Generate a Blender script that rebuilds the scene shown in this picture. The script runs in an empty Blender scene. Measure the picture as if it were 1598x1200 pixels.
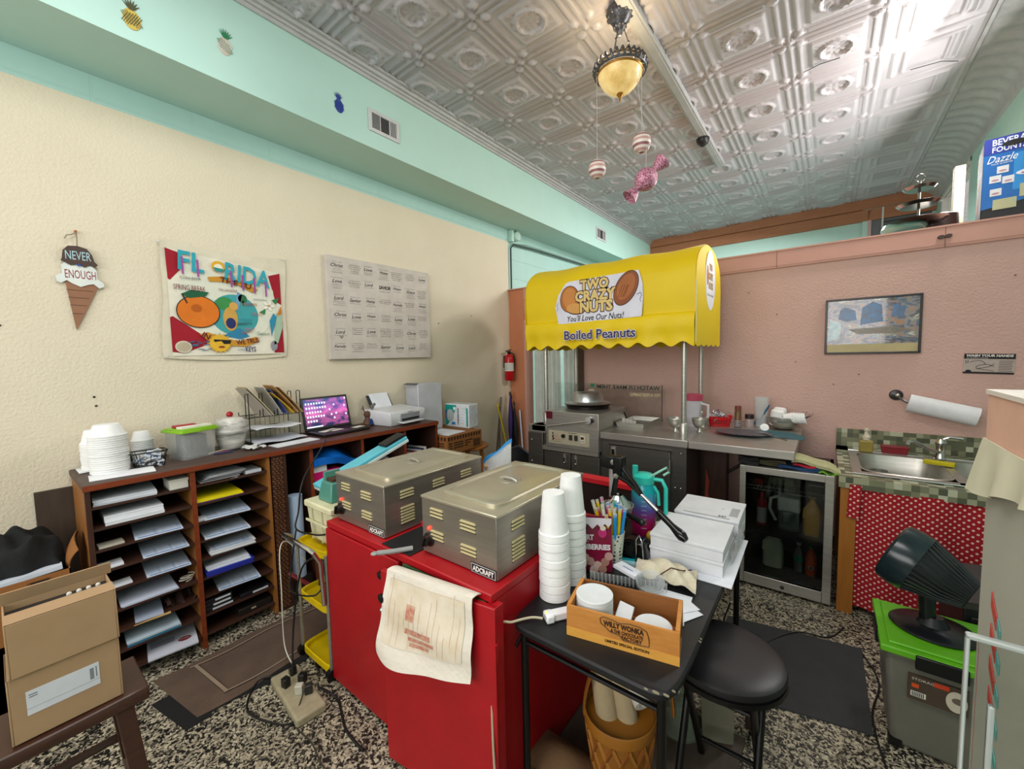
import bpy, math, random
from mathutils import Matrix, Vector, Euler
R=math.radians; PI=math.pi
sc=bpy.context.scene; COL=sc.collection
random.seed(7)
# ---------------- camera ----------------
cam=bpy.data.cameras.new('camera'); cam.sensor_width=36; cam.lens=633*36/1598; cam.clip_start=.05
co=bpy.data.objects.new('camera',cam); COL.objects.link(co); sc.camera=co
YAW,PIT,ROL=R(37.8),R(4.07),R(.6)
fw=Vector((-math.sin(YAW)*math.cos(PIT),math.cos(YAW)*math.cos(PIT),-math.sin(PIT)))
r0=Vector((math.cos(YAW),math.sin(YAW),0)); u0=r0.cross(fw)
rr=r0*math.cos(ROL)-u0*math.sin(ROL); rr=(rr+(rr-r0)).normalized(); uu=rr.cross(fw)
co.matrix_world=Matrix(((rr.x,uu.x,-fw.x,0),(rr.y,uu.y,-fw.y,0),(rr.z,uu.z,-fw.z,1.6),(0,0,0,1)))
# ---------------- world, lamps, exposure ----------------
w=bpy.data.worlds.new('world'); sc.world=w; w.use_nodes=True
w.node_tree.nodes['Background'].inputs[0].default_value=(1,.985,.965,1)
w.node_tree.nodes['Background'].inputs[1].default_value=1.1
def area(name,loc,to,sx,sy,power,color=(1,1,1)):
    l=bpy.data.lights.new(name,'AREA'); l.shape='RECTANGLE'; l.size=sx; l.size_y=sy; l.energy=power; l.color=color
    o=bpy.data.objects.new(name,l); COL.objects.link(o); o.location=loc
    o.rotation_euler=(Vector(to)-Vector(loc)).to_track_quat('-Z','Y').to_euler(); return o
area('clerestory_daylight',(.98,4.7,2.95),(-3,3.6,2.0),2.0,.5,70,(1,.97,.94))
area('back_spot',(.75,3.9,3.45),(-3,3.3,1.2),.4,.3,34,(1,.96,.9))
area('shopfront_daylight',(-.9,-2.7,2.25),(-1.2,3,1.9),3.6,1.5,110,(1,.98,.96))
area('back_room_fill',(-.8,6.2,3.5),(-1.4,6.2,0),1.6,1.2,95,(1,.98,.97))  # added fill lamp to brighten back room and doorway curtains, no visible fixture
area('shop_ceiling_fill',(-.9,.2,3.6),(-.9,.9,0),2.4,.9,60,(1,.98,.96))  # added fill lamp under the ceiling, no known fixture behind it
sc.view_settings.view_transform='Standard'; sc.view_settings.look='None'; sc.view_settings.gamma=1
sc.view_settings.exposure=-.14; sc.view_settings.use_curve_mapping=False
sc.cycles.max_bounces=8; sc.cycles.use_denoising=True
# ---------------- materials ----------------
def lin(h):
    h=h.lstrip('#'); o=[]
    for i in (0,2,4):
        c=int(h[i:i+2],16)/255; o.append(c/12.92 if c<.04045 else ((c+.055)/1.055)**2.4)
    return (*o,1)
_m={}
def M(name,col='#888888',rough=.6,metal=0,col2=None,scale=8,amt=.5,bump=0,bscale=60,emit=0,trans=0,alpha=1,coat=0,stretch=(1,1,1),kind='noise',ior=1.45):
    if name in _m: return _m[name]
    m=bpy.data.materials.new(name); m.use_nodes=True; nt=m.node_tree; N=nt.nodes; L=nt.links
    b=N['Principled BSDF']; b.inputs['Base Color'].default_value=lin(col)
    b.inputs['Roughness'].default_value=rough; b.inputs['Metallic'].default_value=metal
    b.inputs['Transmission Weight'].default_value=trans; b.inputs['Alpha'].default_value=alpha; b.inputs['Coat Weight'].default_value=coat
    b.inputs['IOR'].default_value=ior
    if emit: b.inputs['Emission Color'].default_value=lin(col); b.inputs['Emission Strength'].default_value=emit
    tc=N.new('ShaderNodeTexCoord'); mp=N.new('ShaderNodeMapping'); mp.inputs['Scale'].default_value=stretch
    L.new(tc.outputs['Object'],mp.inputs[0])
    if col2 is None:
        c=lin(col); col2_=tuple(min(1,x*.86) for x in c[:3])+(1,)
    else: col2_=lin(col2)
    n=N.new('ShaderNodeTexNoise'); n.inputs['Scale'].default_value=scale; n.inputs['Detail'].default_value=6; n.inputs['Roughness'].default_value=.6
    L.new(mp.outputs[0],n.inputs[0])
    r=N.new('ShaderNodeValToRGB'); r.color_ramp.elements[0].position=.5-amt*.35; r.color_ramp.elements[1].position=.5+amt*.35
    r.color_ramp.elements[0].color=col2_; r.color_ramp.elements[1].color=lin(col)
    L.new(n.outputs[0],r.inputs[0]); L.new(r.outputs[0],b.inputs['Base Color'])
    if bump:
        n2=N.new('ShaderNodeTexNoise'); n2.inputs['Scale'].default_value=bscale; n2.inputs['Detail'].default_value=3
        L.new(mp.outputs[0],n2.inputs[0]); bp=N.new('ShaderNodeBump'); bp.inputs['Strength'].default_value=bump; bp.inputs['Distance'].default_value=.01
        L.new(n2.outputs[0],bp.inputs['Height']); L.new(bp.outputs[0],b.inputs['Normal'])
    _m[name]=m; return m
def c(h,rough=.55,**k): return M('paint_'+h.strip('#')+('' if rough==.55 else '_%d'%(rough*100)),h,rough,**k)
def nodes(m): return m.node_tree.nodes,m.node_tree.links,m.node_tree.nodes['Principled BSDF']
STEEL=M('brushed_steel','#c4c1b9',.32,.78,'#a3a098',5,1,.06,220,stretch=(1,1,12))
STEELD=M('dark_steel','#7d7974',.33,.8,'#69655f',4,1,.05,200,stretch=(1,1,8))
CHROME=M('chrome','#d8d8d8',.12,1)
WHITE=M('white_plastic','#e9e9ec',.4); PAPER=M('paper','#e6e9f0',.8); BLACK=M('black_plastic','#0c0c0d',.4); BLACKM=M('black_metal','#0b0c0d',.35,.3)
FOAM=M('foam','#efefee',.65); RED=M('red_paint','#b00f1a',.42,0,'#950c16',6,1,.12,14); 
CARD=M('cardboard','#a98a68',.85,0,'#9c7d5c',14,1); CARD2=M('brown_cardboard','#94602f',.85,0,'#87562a',14,1)
DWOOD=M('dark_wood','#4a2c20',.5,0,'#261510',5,1,.1,60,stretch=(14,1.2,14)); DWOODV=M('dark_wood_upright','#4a2a1c',.5,0,'#291610',5,1,.1,60,stretch=(10,10,1.2))
RWOOD=M('red_brown_wood','#8a3d1c',.4,0,'#5c2410',5,1,.1,60,stretch=(12,1.2,12))
OWOOD=M('orange_wood','#a06a34',.5,0,'#7d4c20',6,1,.05,60,stretch=(14,14,1.2)); HWOOD=M('honey_wood','#c98a45',.5,0,'#b0712f',5,1,.05,60,stretch=(1.5,18,18))
GLASS=M('clear_glass','#f4faf8',.03,0,trans=1,ior=1.3); CLEAR=M('clear_plastic','#e8ecec',.15,0,trans=.3,alpha=.42,ior=1.3)
YEL=M('yellow_enamel','#e0bf00',.35); CREAM=M('cream_plastic','#d8d3ae',.45)
INK=M('ink','#15151a',.7)
# ---------------- mesh builder ----------------
WPOS={}
class MB:
    def __init__(s): s.v=[];s.f=[];s.m=[];s.mats=[];s.X=Matrix.Identity(4)
    def mi(s,m):
        if m not in s.mats: s.mats.append(m)
        return s.mats.index(m)
    def add(s,vs,fs,m):
        o=len(s.v); X=s.X; s.v+=[X@Vector(p) for p in vs]; i=s.mi(m)
        for f in fs: s.f.append([o+k for k in f]); s.m.append(i)
        return s
    def box(s,x0,x1,y0,y1,z0,z1,m):
        v=[(x,y,z) for z in (z0,z1) for y in (y0,y1) for x in (x0,x1)]
        return s.add(v,[(0,2,3,1),(4,5,7,6),(0,1,5,4),(2,6,7,3),(0,4,6,2),(1,3,7,5)],m)
    def rbox(s,cx,cy,cz,sx,sy,sz,m,rz=0,rx=0,ry=0):
        X=s.X; s.X=X@Matrix.Translation((cx,cy,cz))@Euler((rx,ry,rz)).to_matrix().to_4x4()
        s.box(-sx/2,sx/2,-sy/2,sy/2,-sz/2,sz/2,m); s.X=X; return s
    def prism(s,pts,z0,z1,m):
        n=len(pts); v=[(p[0],p[1],z0) for p in pts]+[(p[0],p[1],z1) for p in pts]
        a=sum(pts[i][0]*pts[(i+1)%n][1]-pts[(i+1)%n][0]*pts[i][1] for i in range(n))
        if a<0: v=v[:n][::-1]+v[n:][::-1]
        return s.add(v,[tuple(range(n))[::-1],tuple(range(n,2*n))]+[(i,(i+1)%n,n+(i+1)%n,n+i) for i in range(n)],m)
    def ell(s,cx,cy,rx,ry,z0,z1,m,n=24,a0=0,a1=2*PI,rot=0):
        full=abs(a1-a0-2*PI)<1e-6; k=n if full else n+1
        P=[(rx*math.cos(a0+(a1-a0)*i/n),ry*math.sin(a0+(a1-a0)*i/n)) for i in range(k)]
        cr,sr=math.cos(rot),math.sin(rot)
        return s.prism([(cx+x*cr-y*sr,cy+x*sr+y*cr) for x,y in P],z0,z1,m)
    def loft(s,rings,m,cap=True,closed=True):
        n=len(rings[0]); v=[p for r_ in rings for p in r_]; f=[]
        for i in range(len(rings)-1):
            for j in range(n if closed else n-1):
                k=(j+1)%n; f.append((i*n+j,i*n+k,(i+1)*n+k,(i+1)*n+j))
        if cap: f.append(tuple(range(n))[::-1]); f.append(tuple((len(rings)-1)*n+j for j in range(n)))
        return s.add(v,f,m)
    def lathe(s,prof,m,c=(0,0,0),n=24,cap=True,sx=1,sy=1,axis=None):
        X=s.X
        if axis is not None: s.X=X@Matrix.Translation(c)@Vector(axis).to_track_quat('Z','Y').to_matrix().to_4x4(); c=(0,0,0)
        rs=[[(c[0]+sx*max(r,1e-4)*math.cos(2*PI*j/n),c[1]+sy*max(r,1e-4)*math.sin(2*PI*j/n),c[2]+z) for j in range(n)] for r,z in prof]
        s.loft(rs,m,cap); s.X=X; return s
    def tube(s,pts,r,m,n=8,r2=None,close=False):
        P=[Vector(p) for p in pts]; rings=[]; up=None; k=len(P)
        for i,p in enumerate(P):
            t=((P[min(i+1,k-1)]-P[max(i-1,0)]) if not close else (P[(i+1)%k]-P[i-1])).normalized()
            if up is None: up=Vector((0,0,1)) if abs(t.z)<.9 else Vector((1,0,0))
            a=t.cross(up); 
            if a.length<1e-5: a=t.orthogonal()
            a.normalize(); b=a.cross(t).normalized(); up=b
            q=r if r2 is None else r+(r2-r)*i/(k-1)
            rings.append([tuple(p+(a*math.cos(2*PI*j/n)+b*math.sin(2*PI*j/n))*q) for j in range(n)])
        if close: rings.append(rings[0])
        return s.loft(rings,m,not close)
    def sph(s,c,r,m,n=16,sx=1,sy=1,sz=1):
        return s.lathe([(r*math.sin(PI*i/n),-r*sz*math.cos(PI*i/n)) for i in range(n+1)],m,c,n=max(8,int(n*1.5)),sx=sx,sy=sy,cap=False)
    def grid(s,fn,nu,nv,m,th=0):
        v=[fn(i/nu,j/nv) for j in range(nv+1) for i in range(nu+1)]; k=nu+1
        f=[(j*k+i,j*k+i+1,(j+1)*k+i+1,(j+1)*k+i) for j in range(nv) for i in range(nu)]
        if th:
            V=[Vector(p) for p in v]; nn=[Vector() for _ in V]
            for q in f:
                q_=(V[q[2]]-V[q[0]]).cross(V[q[3]]-V[q[1]])
                for a in q: nn[a]+=q_
            o=len(v); v=[tuple(p) for p in V]+[tuple(p-n_.normalized()*th) for p,n_ in zip(V,nn)]
            b=[i for i in range(k)]+[j*k+nu for j in range(1,nv+1)]+[nv*k+i for i in range(nu-1,-1,-1)]+[j*k for j in range(nv-1,0,-1)]
            f=f+[tuple(a+o for a in q[::-1]) for q in f]+[(b[i],b[i]+o,b[(i+1)%len(b)]+o,b[(i+1)%len(b)]) for i in range(len(b))]
        return s.add(v,f,m)
    def text(s,t,cx,cy,w,h,m,z=0,th=.0006,bold=0,shear=0,res=2,rot=0,flip=False):
        cu=bpy.data.curves.new('t','FONT'); cu.body=t; cu.resolution_u=res; cu.offset=bold; cu.shear=shear; cu.align_x='CENTER'
        o=bpy.data.objects.new('t',cu); me=bpy.data.meshes.new_from_object(o)
        vs=[v.co.copy() for v in me.vertices]; fs=[tuple(p.vertices) for p in me.polygons]
        bpy.data.objects.remove(o); bpy.data.curves.remove(cu); bpy.data.meshes.remove(me)
        if not vs: return s
        x0=min(v.x for v in vs);x1=max(v.x for v in vs);y0=min(v.y for v in vs);y1=max(v.y for v in vs)
        kx=w/(x1-x0) if w else h/(y1-y0); ky=h/(y1-y0) if h else kx
        if flip: kx=-kx; fs=[f[::-1] for f in fs]
        X=s.X; s.X=X@Matrix.Translation((cx,cy,z+th))@Matrix.Rotation(rot,4,'Z')
        s.add([((v.x-(x0+x1)/2)*kx,(v.y-(y0+y1)/2)*ky,0) for v in vs],fs,m); s.X=X; return s
    def build(s,name,parent=None,label=None,cat=None,group=None,kind=None,org=None,bev=0,ang=38,smooth=True,seg=2):
        me=bpy.data.meshes.new(name)
        if parent is not None: og=WPOS[parent]
        elif org is not None: og=Vector(org)
        else:
            xs=[v.x for v in s.v];ys=[v.y for v in s.v];zs=[v.z for v in s.v]; og=Vector(((min(xs)+max(xs))/2,(min(ys)+max(ys))/2,min(zs)))
        me.from_pydata([tuple(v-og) for v in s.v],[],s.f)
        for m in s.mats: me.materials.append(m)
        me.polygons.foreach_set('material_index',s.m)
        if smooth:
            me.polygons.foreach_set('use_smooth',[True]*len(s.f)); me.set_sharp_from_angle(angle=R(ang))
        me.update()
        o=bpy.data.objects.new(name,me); COL.objects.link(o)
        if parent is not None: o.parent=parent; WPOS[o]=og
        else: o.location=og; WPOS[o]=og
        if bev:
            b=o.modifiers.new('bevel','BEVEL'); b.width=bev; b.segments=seg; b.limit_method='ANGLE'; b.angle_limit=R(40); b.harden_normals=False
        tag(o,label,cat,group,kind); return o
def tag(o,label=None,cat=None,group=None,kind=None):
    if label: o['label']=label
    if cat: o['category']=cat
    if group: o['group']=group
    if kind: o['kind']=kind
def thing(name,loc,label,cat,group=None):
    o=bpy.data.objects.new(name,None); o.empty_display_size=.05; COL.objects.link(o); o.location=loc; WPOS[o]=Vector(loc); tag(o,label,cat,group); return o
def copy_tree(o,loc=None,rz=None,label=None,parent=None):
    k=o.copy(); COL.objects.link(k)
    if parent is not None: k.parent=parent
    if loc is not None: k.location=loc; WPOS[k]=Vector(loc)
    if rz is not None: k.rotation_euler=(0,0,rz)
    if label: k['label']=label
    for ch in list(o.children): copy_tree(ch,parent=k)
    return k
def one(name,label,cat,mb=None,**k): return mb.build(name,label=label,cat=cat,**k)
W=-3.2; B=4.1; CZ=3.75; RX=1.12; SX=-2.735
LW=lambda y,z,x=W: Matrix(((0,0,1,x),(1,0,0,y),(0,1,0,z),(0,0,0,1)))     # frame on the left wall: u=+Y v=+Z n=+X
BW=lambda x,z,y=B: Matrix(((1,0,0,x),(0,0,-1,y),(0,1,0,z),(0,0,0,1)))    # frame on the back partition / any -Y face
TP=lambda x,y,z,a=0: Matrix.Translation((x,y,z))@Matrix.Rotation(a,4,'Z') # frame on a table top
# ================= SETTING =================
mCream=M('cream_stucco','#dcd1bb',.85,0,'#d4c8b1',2.5,1,.35,70)
mPink=M('pink_stucco','#cfaaa0',.8,0,'#c49f94',3,1,.5,60)
mPinkT=M('pink_trim','#c9988a',.6,0,'#bf8e80',4,1); mOrng=M('orange_pink_trim','#c9825c',.6,0,'#bb7652',4,1)
mTeal=M('teal_paint','#b6d8ce',.6,0,'#aed0c6',3,1)
mTealB=M('teal_block','#b0d3cc',.6,0,'#a6c9c2',3,1)
N,L,b=nodes(mTealB)   # big painted blocks
tc=N.new('ShaderNodeTexCoord'); sp=N.new('ShaderNodeSeparateXYZ'); cb=N.new('ShaderNodeCombineXYZ'); L.new(tc.outputs['Object'],sp.inputs[0]); L.new(sp.outputs[1],cb.inputs[0]); L.new(sp.outputs[2],cb.inputs[1])
br=N.new('ShaderNodeTexBrick'); br.offset=0; br.inputs['Scale'].default_value=1; br.inputs['Brick Width'].default_value=.45; br.inputs['Row Height'].default_value=.235; br.inputs['Mortar Size'].default_value=.005
L.new(cb.outputs[0],br.inputs[0]); bp=N.new('ShaderNodeBump'); bp.inputs['Strength'].default_value=.8; bp.inputs['Distance'].default_value=.012; bp.invert=True
L.new(br.outputs['Fac'],bp.inputs['Height']); L.new(bp.outputs[0],b.inputs['Normal'])
mTerr=M('terrazzo','#a39b86',.4)
N,L,b=nodes(mTerr); tc=N.new('ShaderNodeTexCoord'); vo=N.new('ShaderNodeTexVoronoi'); vo.inputs['Scale'].default_value=120; n1=N.new('ShaderNodeTexNoise'); n1.inputs['Scale'].default_value=9; n1.inputs['Detail'].default_value=6
mx=N.new('ShaderNodeMix'); mx.data_type='VECTOR'; mx.inputs[0].default_value=.03
L.new(tc.outputs['Object'],mx.inputs[4]); n0=N.new('ShaderNodeTexNoise'); n0.inputs['Scale'].default_value=50; L.new(tc.outputs['Object'],n0.inputs[0]); L.new(n0.outputs[1],mx.inputs[5]); L.new(mx.outputs[1],vo.inputs[0])
sr=N.new('ShaderNodeSeparateColor'); L.new(vo.outputs['Color'],sr.inputs[0]); rp=N.new('ShaderNodeValToRGB'); rp.color_ramp.interpolation='CONSTANT'
e=rp.color_ramp.elements; e[0].color=lin('#1c1b19'); e[0].position=0; e[1].color=lin('#7d7564'); e[1].position=.36
for p_,h_ in ((.5,'#a89d87'),(.68,'#4a443b'),(.78,'#bfb59c'),(.93,'#93897a')):
    q=e.new(p_); q.color=lin(h_)
L.new(sr.outputs[0],rp.inputs[0]); L.new(rp.outputs[0],b.inputs['Base Color'])
S=lambda name,mb,**k: mb.build(name,kind='structure',org=(0,0,0),**k)
S('floor',MB().box(W-.2,RX+.2,-3.1,8.2,-.1,0,mTerr))
# left wall: painted block wall with a thicker cream plastered skin on its lower part
S('wall_left',MB().box(W-.2,W-.012,-3.1,8.2,0,CZ+.2,mTealB))
S('wall_left',MB().box(W-.011,W,-3.0,B,0,3.025,mCream))
# soffit box along the left wall
S('trim_1',MB().box(W-.01,SX,-3.05,8.1,3.175,CZ+.1,mTeal))
cr=MB(); mGrey=M('grey_moulding','#b9b9b9',.5)
for (x1,z0,z1) in ((.018,3.655,3.68),(.03,3.68,3.7),(.05,3.7,3.725),(.075,3.725,3.75)): cr.box(SX,SX+x1,-3.0,8.0,z0,z1,mGrey)
S('trim_2',cr,bev=.004)
# right wall with clerestory opening, front wall with shop windows
rw=MB()
rw.box(RX,RX+.15,-3.1,6.3,0,CZ+.2,mTeal); rw.box(RX,RX+.15,6.3,7.7,0,2.7,mTeal); rw.box(RX,RX+.15,6.3,7.7,3.55,CZ+.2,mTeal); rw.box(RX,RX+.15,7.7,8.2,0,CZ+.2,mTeal)
S('wall_right',rw)
wf=MB(); wm=M('window_paint','#dedbd2',.5)
for y0,y1 in ((6.3,6.35),(7.65,7.7)): wf.box(RX,RX+.1,y0,y1,2.7,3.55,wm)
for z0,z1 in ((2.7,2.75),(3.5,3.55)): wf.box(RX,RX+.1,6.3,7.7,z0,z1,wm)
wo=S('window_1',wf); 
g=MB().box(RX+.05,RX+.056,6.35,7.65,2.75,3.5,GLASS).build('window_pane',parent=wo)
fr=MB(); fr.box(W-.1,RX+.1,-3.15,-3.0,0,1.4,mCream); fr.box(W-.1,RX+.1,-3.15,-3.0,3.0,CZ+.2,mTeal)  # unseen wall, sill set high to keep window light off the floor
for x in (W-.1,-1.1,RX-.2): fr.box(x,x+.3,-3.15,-3.0,1.4,3.0,mCream)
S('wall_front',fr)
# far wall of the back room: teal with a brown beam under the ceiling
S('wall_back',MB().box(W-.1,RX+.2,8.0,8.2,0,CZ+.2,mTeal))
mBeam=M('brown_beam','#a8714f',.6,0,'#94603f',4,1,stretch=(1,6,6))
bm=MB(); bm.box(SX,RX,7.95,8.0,3.44,3.6,mBeam); bm.box(SX,RX,7.93,8.0,3.605,CZ,mBeam); S('trim_3',bm,bev=.004)
# pink partition with doorway
DX0,DX1,DZ=-2.96,-2.2,2.03
pt=MB(); PT=.12; PZ=2.417
pt.box(W,DX0,B,B+PT,0,PZ,mOrng); pt.box(DX0,DX1,B,B+PT,DZ,PZ,mPink); pt.box(DX1,RX,B,B+PT,0,PZ,mPink)
S('wall_partition',pt)
tr=MB(); tr.box(DX0-.0,RX,B-.02,B,2.283,PZ,mPinkT); tr.box(-.82,RX,B-.024,B-.02,2.30,2.405,mPinkT); tr.box(W,RX,B-.03,B+.55,PZ,PZ+.012,mPinkT)
for x in (-1.28,-.35,.62): tr.box(x,x+.004,B-.025,B-.019,2.283,PZ,c('#8a6055'))
S('trim_4',tr)
tr=MB(); tr.box(DX0-.09,DX0,B-.018,B,0,DZ+.09,mOrng); tr.box(DX0-.001,DX0+.03,B-.03,B+PT,0,DZ,mPinkT); tr.box(DX0,DX1,B-.018,B,DZ,DZ+.06,mOrng)
tr.box(DX1-.04,DX1+.05,B-.02,B+PT,0,DZ,M('jamb_brown','#4e392b',.6)); S('door_1',tr,bev=.003)
S('baseboard_back',MB().box(DX1+.05,RX,B-.015,B,0,.09,M('base_brown','#5b3a2a',.6)))
# small marks on the walls
mk=MB()
for y,z in ((.35,1.42),(.355,1.37),(.02,1.83),(.05,1.80),(3.4,2.06),(2.9,1.95)): mk.X=LW(y,z); mk.ell(0,0,.006,.006,0,.003,c('#3a2f26'),8)
for x,z in ((-.34,1.9),(-.2,1.5),(.2,1.4),(.95,2.05),(-.55,2.1),(.05,1.32),(-.3,1.05)): mk.X=BW(x,z); mk.ell(0,0,.006,.005,0,.002,c('#7a5348'),8)
S('trim_5',mk)
S('trim_6',MB().box(W,W+.028,.10,.30,0,.95,M('old_board','#4b3c30',.7,0,'#352a21',6,1,stretch=(6,6,1))))
# pressed-tin ceiling: one height field of pressed panels
import numpy as np
def tin(u,v):      # u,v in 0..1 -> depth downwards
    x=np.abs(u-.5)*2; y=np.abs(v-.5)*2; d=np.maximum(x,y); h=np.zeros_like(u)
    def ridge(t,c0,w_): return np.clip(1-np.abs(t-c0)/w_,0,1)
    h+=.010*ridge(d,1.0,.035)+.006*ridge(d,.93,.03)
    h+=.012*ridge(d,.80,.05)*(np.minimum(x,y)<.62)
    h+=.007*ridge(d,.71,.03)*(np.minimum(x,y)<.62)*(.6+.4*np.cos((u+v)*PI*44))
    h+=.016*np.clip(1-np.hypot(x-.78,y-.78)/.14,0,1)**.6
    h+=.010*ridge(np.abs(x-y),.0,.045)*(d>.82)
    h+=.008*(d<.60)*np.clip((.60-d)/.05,0,1)
    r=np.hypot(x,y)
    h+=.013*ridge(r,.36,.06)-.006*(r<.30)+.006*(r<.27)*(.5+.5*np.cos(np.arctan2(v-.5,u-.5)*8))*(r>.10)+.006*np.clip(1-r/.07,0,1)
    h+=.0035*(d<.52)*(r>.44)*np.cos(u*PI*30)*np.cos(v*PI*30)
    return h
def tin2(u,v):     # plainer oblong panels of the border column
    x=np.abs(u-.5)*2; y=np.abs(v-.5)*2
    def ridge(t,c0,w_): return np.clip(1-np.abs(t-c0)/w_,0,1)
    h=.010*ridge(np.maximum(x,y),1.,.04)+.012*ridge(np.maximum(x/.85,y/.8),.8,.06)*1+.008*ridge(np.maximum(x/.6,y/.75),.75,.06)
    return h+.003*np.cos(u*PI*40)*np.cos(v*PI*40)*(np.maximum(x,y)<.45)
mTin=M('pressed_tin','#c8c4c9',.42,.12,'#b3afb4',3,1)
P0X,P0Y,PT_=-1.57-.26,2.29-.26,.522
nx=np.arange(-2,5); ny=np.arange(-7,12); K=40
xs=[P0X+PT_*(i+j/K) for i in nx for j in range(K)]+[P0X+PT_*(nx[-1]+1)]
ys=[P0Y+PT_*(i+j/K) for i in ny for j in range(K)]+[P0Y+PT_*(ny[-1]+1)]
xs=np.array([x for x in xs if SX+.03<x<.79]); ys=np.array([y for y in ys if -1.5<y<7.93])
Xg,Yg=np.meshgrid(xs,ys); fu=(Xg-P0X)/PT_; fv=(Yg-P0Y)/PT_
H=np.where(np.floor(fu)>=4,tin2(fu%1,fv%1),tin(fu%1,fv%1))
H+=.003*np.sin(Xg*3.1+Yg*1.7)
V=np.stack([Xg.ravel(),Yg.ravel(),(CZ-H*1.5).ravel()],1); nxx,nyy=len(xs),len(ys)
ii=(np.arange(nyy-1)[:,None]*nxx+np.arange(nxx-1)[None,:]).ravel()
F=np.stack([ii,ii+nxx,ii+nxx+1,ii+1],1)
me=bpy.data.meshes.new('ceiling'); me.vertices.add(len(V)); me.vertices.foreach_set('co',V.ravel()); me.loops.add(F.size); me.loops.foreach_set('vertex_index',F.ravel())
me.polygons.add(len(F)); me.polygons.foreach_set('loop_start',np.arange(len(F))*4); me.update(calc_edges=True)
me.polygons.foreach_set('use_smooth',[True]*len(F)); me.materials.append(mTin); me.validate()
o=bpy.data.objects.new('ceiling',me); COL.objects.link(o); o['kind']='structure'
S('ceiling',MB().box(W-.2,RX+.2,-3.1,8.2,CZ+.03,CZ+.15,mGrey))
S('ceiling',MB().box(SX,.79,-3.1,-1.45,CZ-.01,CZ+.03,mTin))
# cove cornice towards the right wall
x0=.775; cv=MB(); yy=[-3+11*i/260 for i in range(261)]
prof=[(x0,CZ),(x0+.01,CZ-.02),(x0+.03,CZ-.022),(x0+.045,CZ-.01)]+[(x0+.05+.27*math.sin(PI/2*i/8),CZ-.012-.17*(1-math.cos(PI/2*i/8))) for i in range(9)]+[(x0+.325,CZ-.2),(RX,CZ-.21),(RX+.02,CZ-.26)]
def cvf(u,v):
    k=min(int(u*(len(prof)-1)),len(prof)-2); t=u*(len(prof)-1)-k; a,b_=prof[k],prof[k+1]
    y=-3+10.93*v; q=.006*math.sin(y*38+u*3)*math.sin(u*PI)
    return (a[0]+(b_[0]-a[0])*t,y,a[1]+(b_[1]-a[1])*t-q)
cv.grid(lambda u,v:cvf(u,v),len(prof)-1,520,M('pressed_tin_cove','#bebdbe',.45,.12,'#a6a5a6',14,1,.3,50))
S('trim_7',cv)
# seam along the panels and cracks in the paint
ck=MB(); 
for pts in (((.1,3.2),(.2,3.22),(.33,3.27)),((.45,4.5),(.62,4.52),(.72,4.6)),((-.2,4.0),(-.1,3.97),(.02,3.98)),((.7,3.4),(.78,3.5),(.8,3.62))):
    ck.tube([(x,y,CZ-.022) for x,y in pts],.003,c('#2b2b2b'),4)
S('trim_8',ck)
# ================= LEFT WALL DECOR =================
m1=MB(); m1.X=LW(.338,2.232,W+.004)
brn=c('#4a3630',.6); wht=c('#dfe3de',.6); tan=c('#95694e',.7)
m1.prism([(-.055,-.19),(.075,-.19),(-.03,-.445)],0,.008,tan)
m1.prism([(-.088,-.165),(-.085,-.195),(-.07,-.20),(-.05,-.185),(-.03,-.20),(0,-.215),(.03,-.20),(.05,-.195),(.07,-.215),(.09,-.205),(.088,-.185),(.065,-.165),(.065,-.12),(.05,-.10),(-.05,-.09),(-.065,-.105),(-.065,-.15)],.006,.014,wht)
m1.prism([(-.065,-.085),(-.06,-.07),(-.055,-.03),(-.035,-.005),(0,.0),(.035,-.01),(.052,-.04),(.06,-.075),(.072,-.09),(.06,-.105),(.04,-.095),(.02,-.11),(0,-.095),(-.03,-.105),(-.05,-.092)],.012,.02,brn)
m1.text('NEVER',0,-.052,.095,.045,c('#a8c9d0'),.02,bold=.002); m1.text('ENOUGH',.003,-.15,.115,.045,c('#8c2630'),.014,bold=.002)
for i,(a,w_) in enumerate(((-.235,.10),(-.275,.08),(-.315,.062),(-.36,.042))): m1.box(-.005-.0*i-w_/2+(-.005*i),-.005-.005*i+w_/2,a,a+.003,.008,.009,c('#5e3d2c'))
m1.ell(0,-.1,.008,.006,.02,.024,c('#22479a'),10)
o=m1.build('cone_sign',label='wooden ice cream cone sign reading NEVER ENOUGH on the cream wall',cat='sign')
h=MB(); h.X=LW(.338,2.232,W+.004); h.tube([(0,0,.01),(.002,.04,.012),(0,.075,.012)],.002,c('#8a7a62'),6); h.tube([(0,.07,.012),(-.02,.055,.02),(-.035,.05,.02),(-.045,.03,.02)],.003,c('#9a8f7d'),6); h.ell(.0,.078,.006,.006,-.003,.014,c('#a05a28'),10)
h.build('hanging_string',parent=o)
# printed towel / banner
t=MB(); t.X=LW(.66,1.63,W+.006); wd=.71; ht=.72
def tw(u,v):
    sag=-.05*math.sin(PI*u)*v**2*.6-.02*math.sin(PI*u)*(1-v); return (u*wd+(v*.03)+.01*math.sin(v*9)*(u-.5),v*ht+sag+.0*u,.006+.004*math.sin(u*7+v*3))
cloth=c('#d9d0ba',.9)
t.grid(tw,24,24,cloth,.002)
t.X=LW(.66,1.63,W+.019)
def pz(pts,col,z=0,**k): t.prism([(a*wd/1000+.015,(1-b_/1000)*ht*.985-.0) for a,b_ in pts],z*.0012,z*.0012+.001,c(col,.85))
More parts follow.
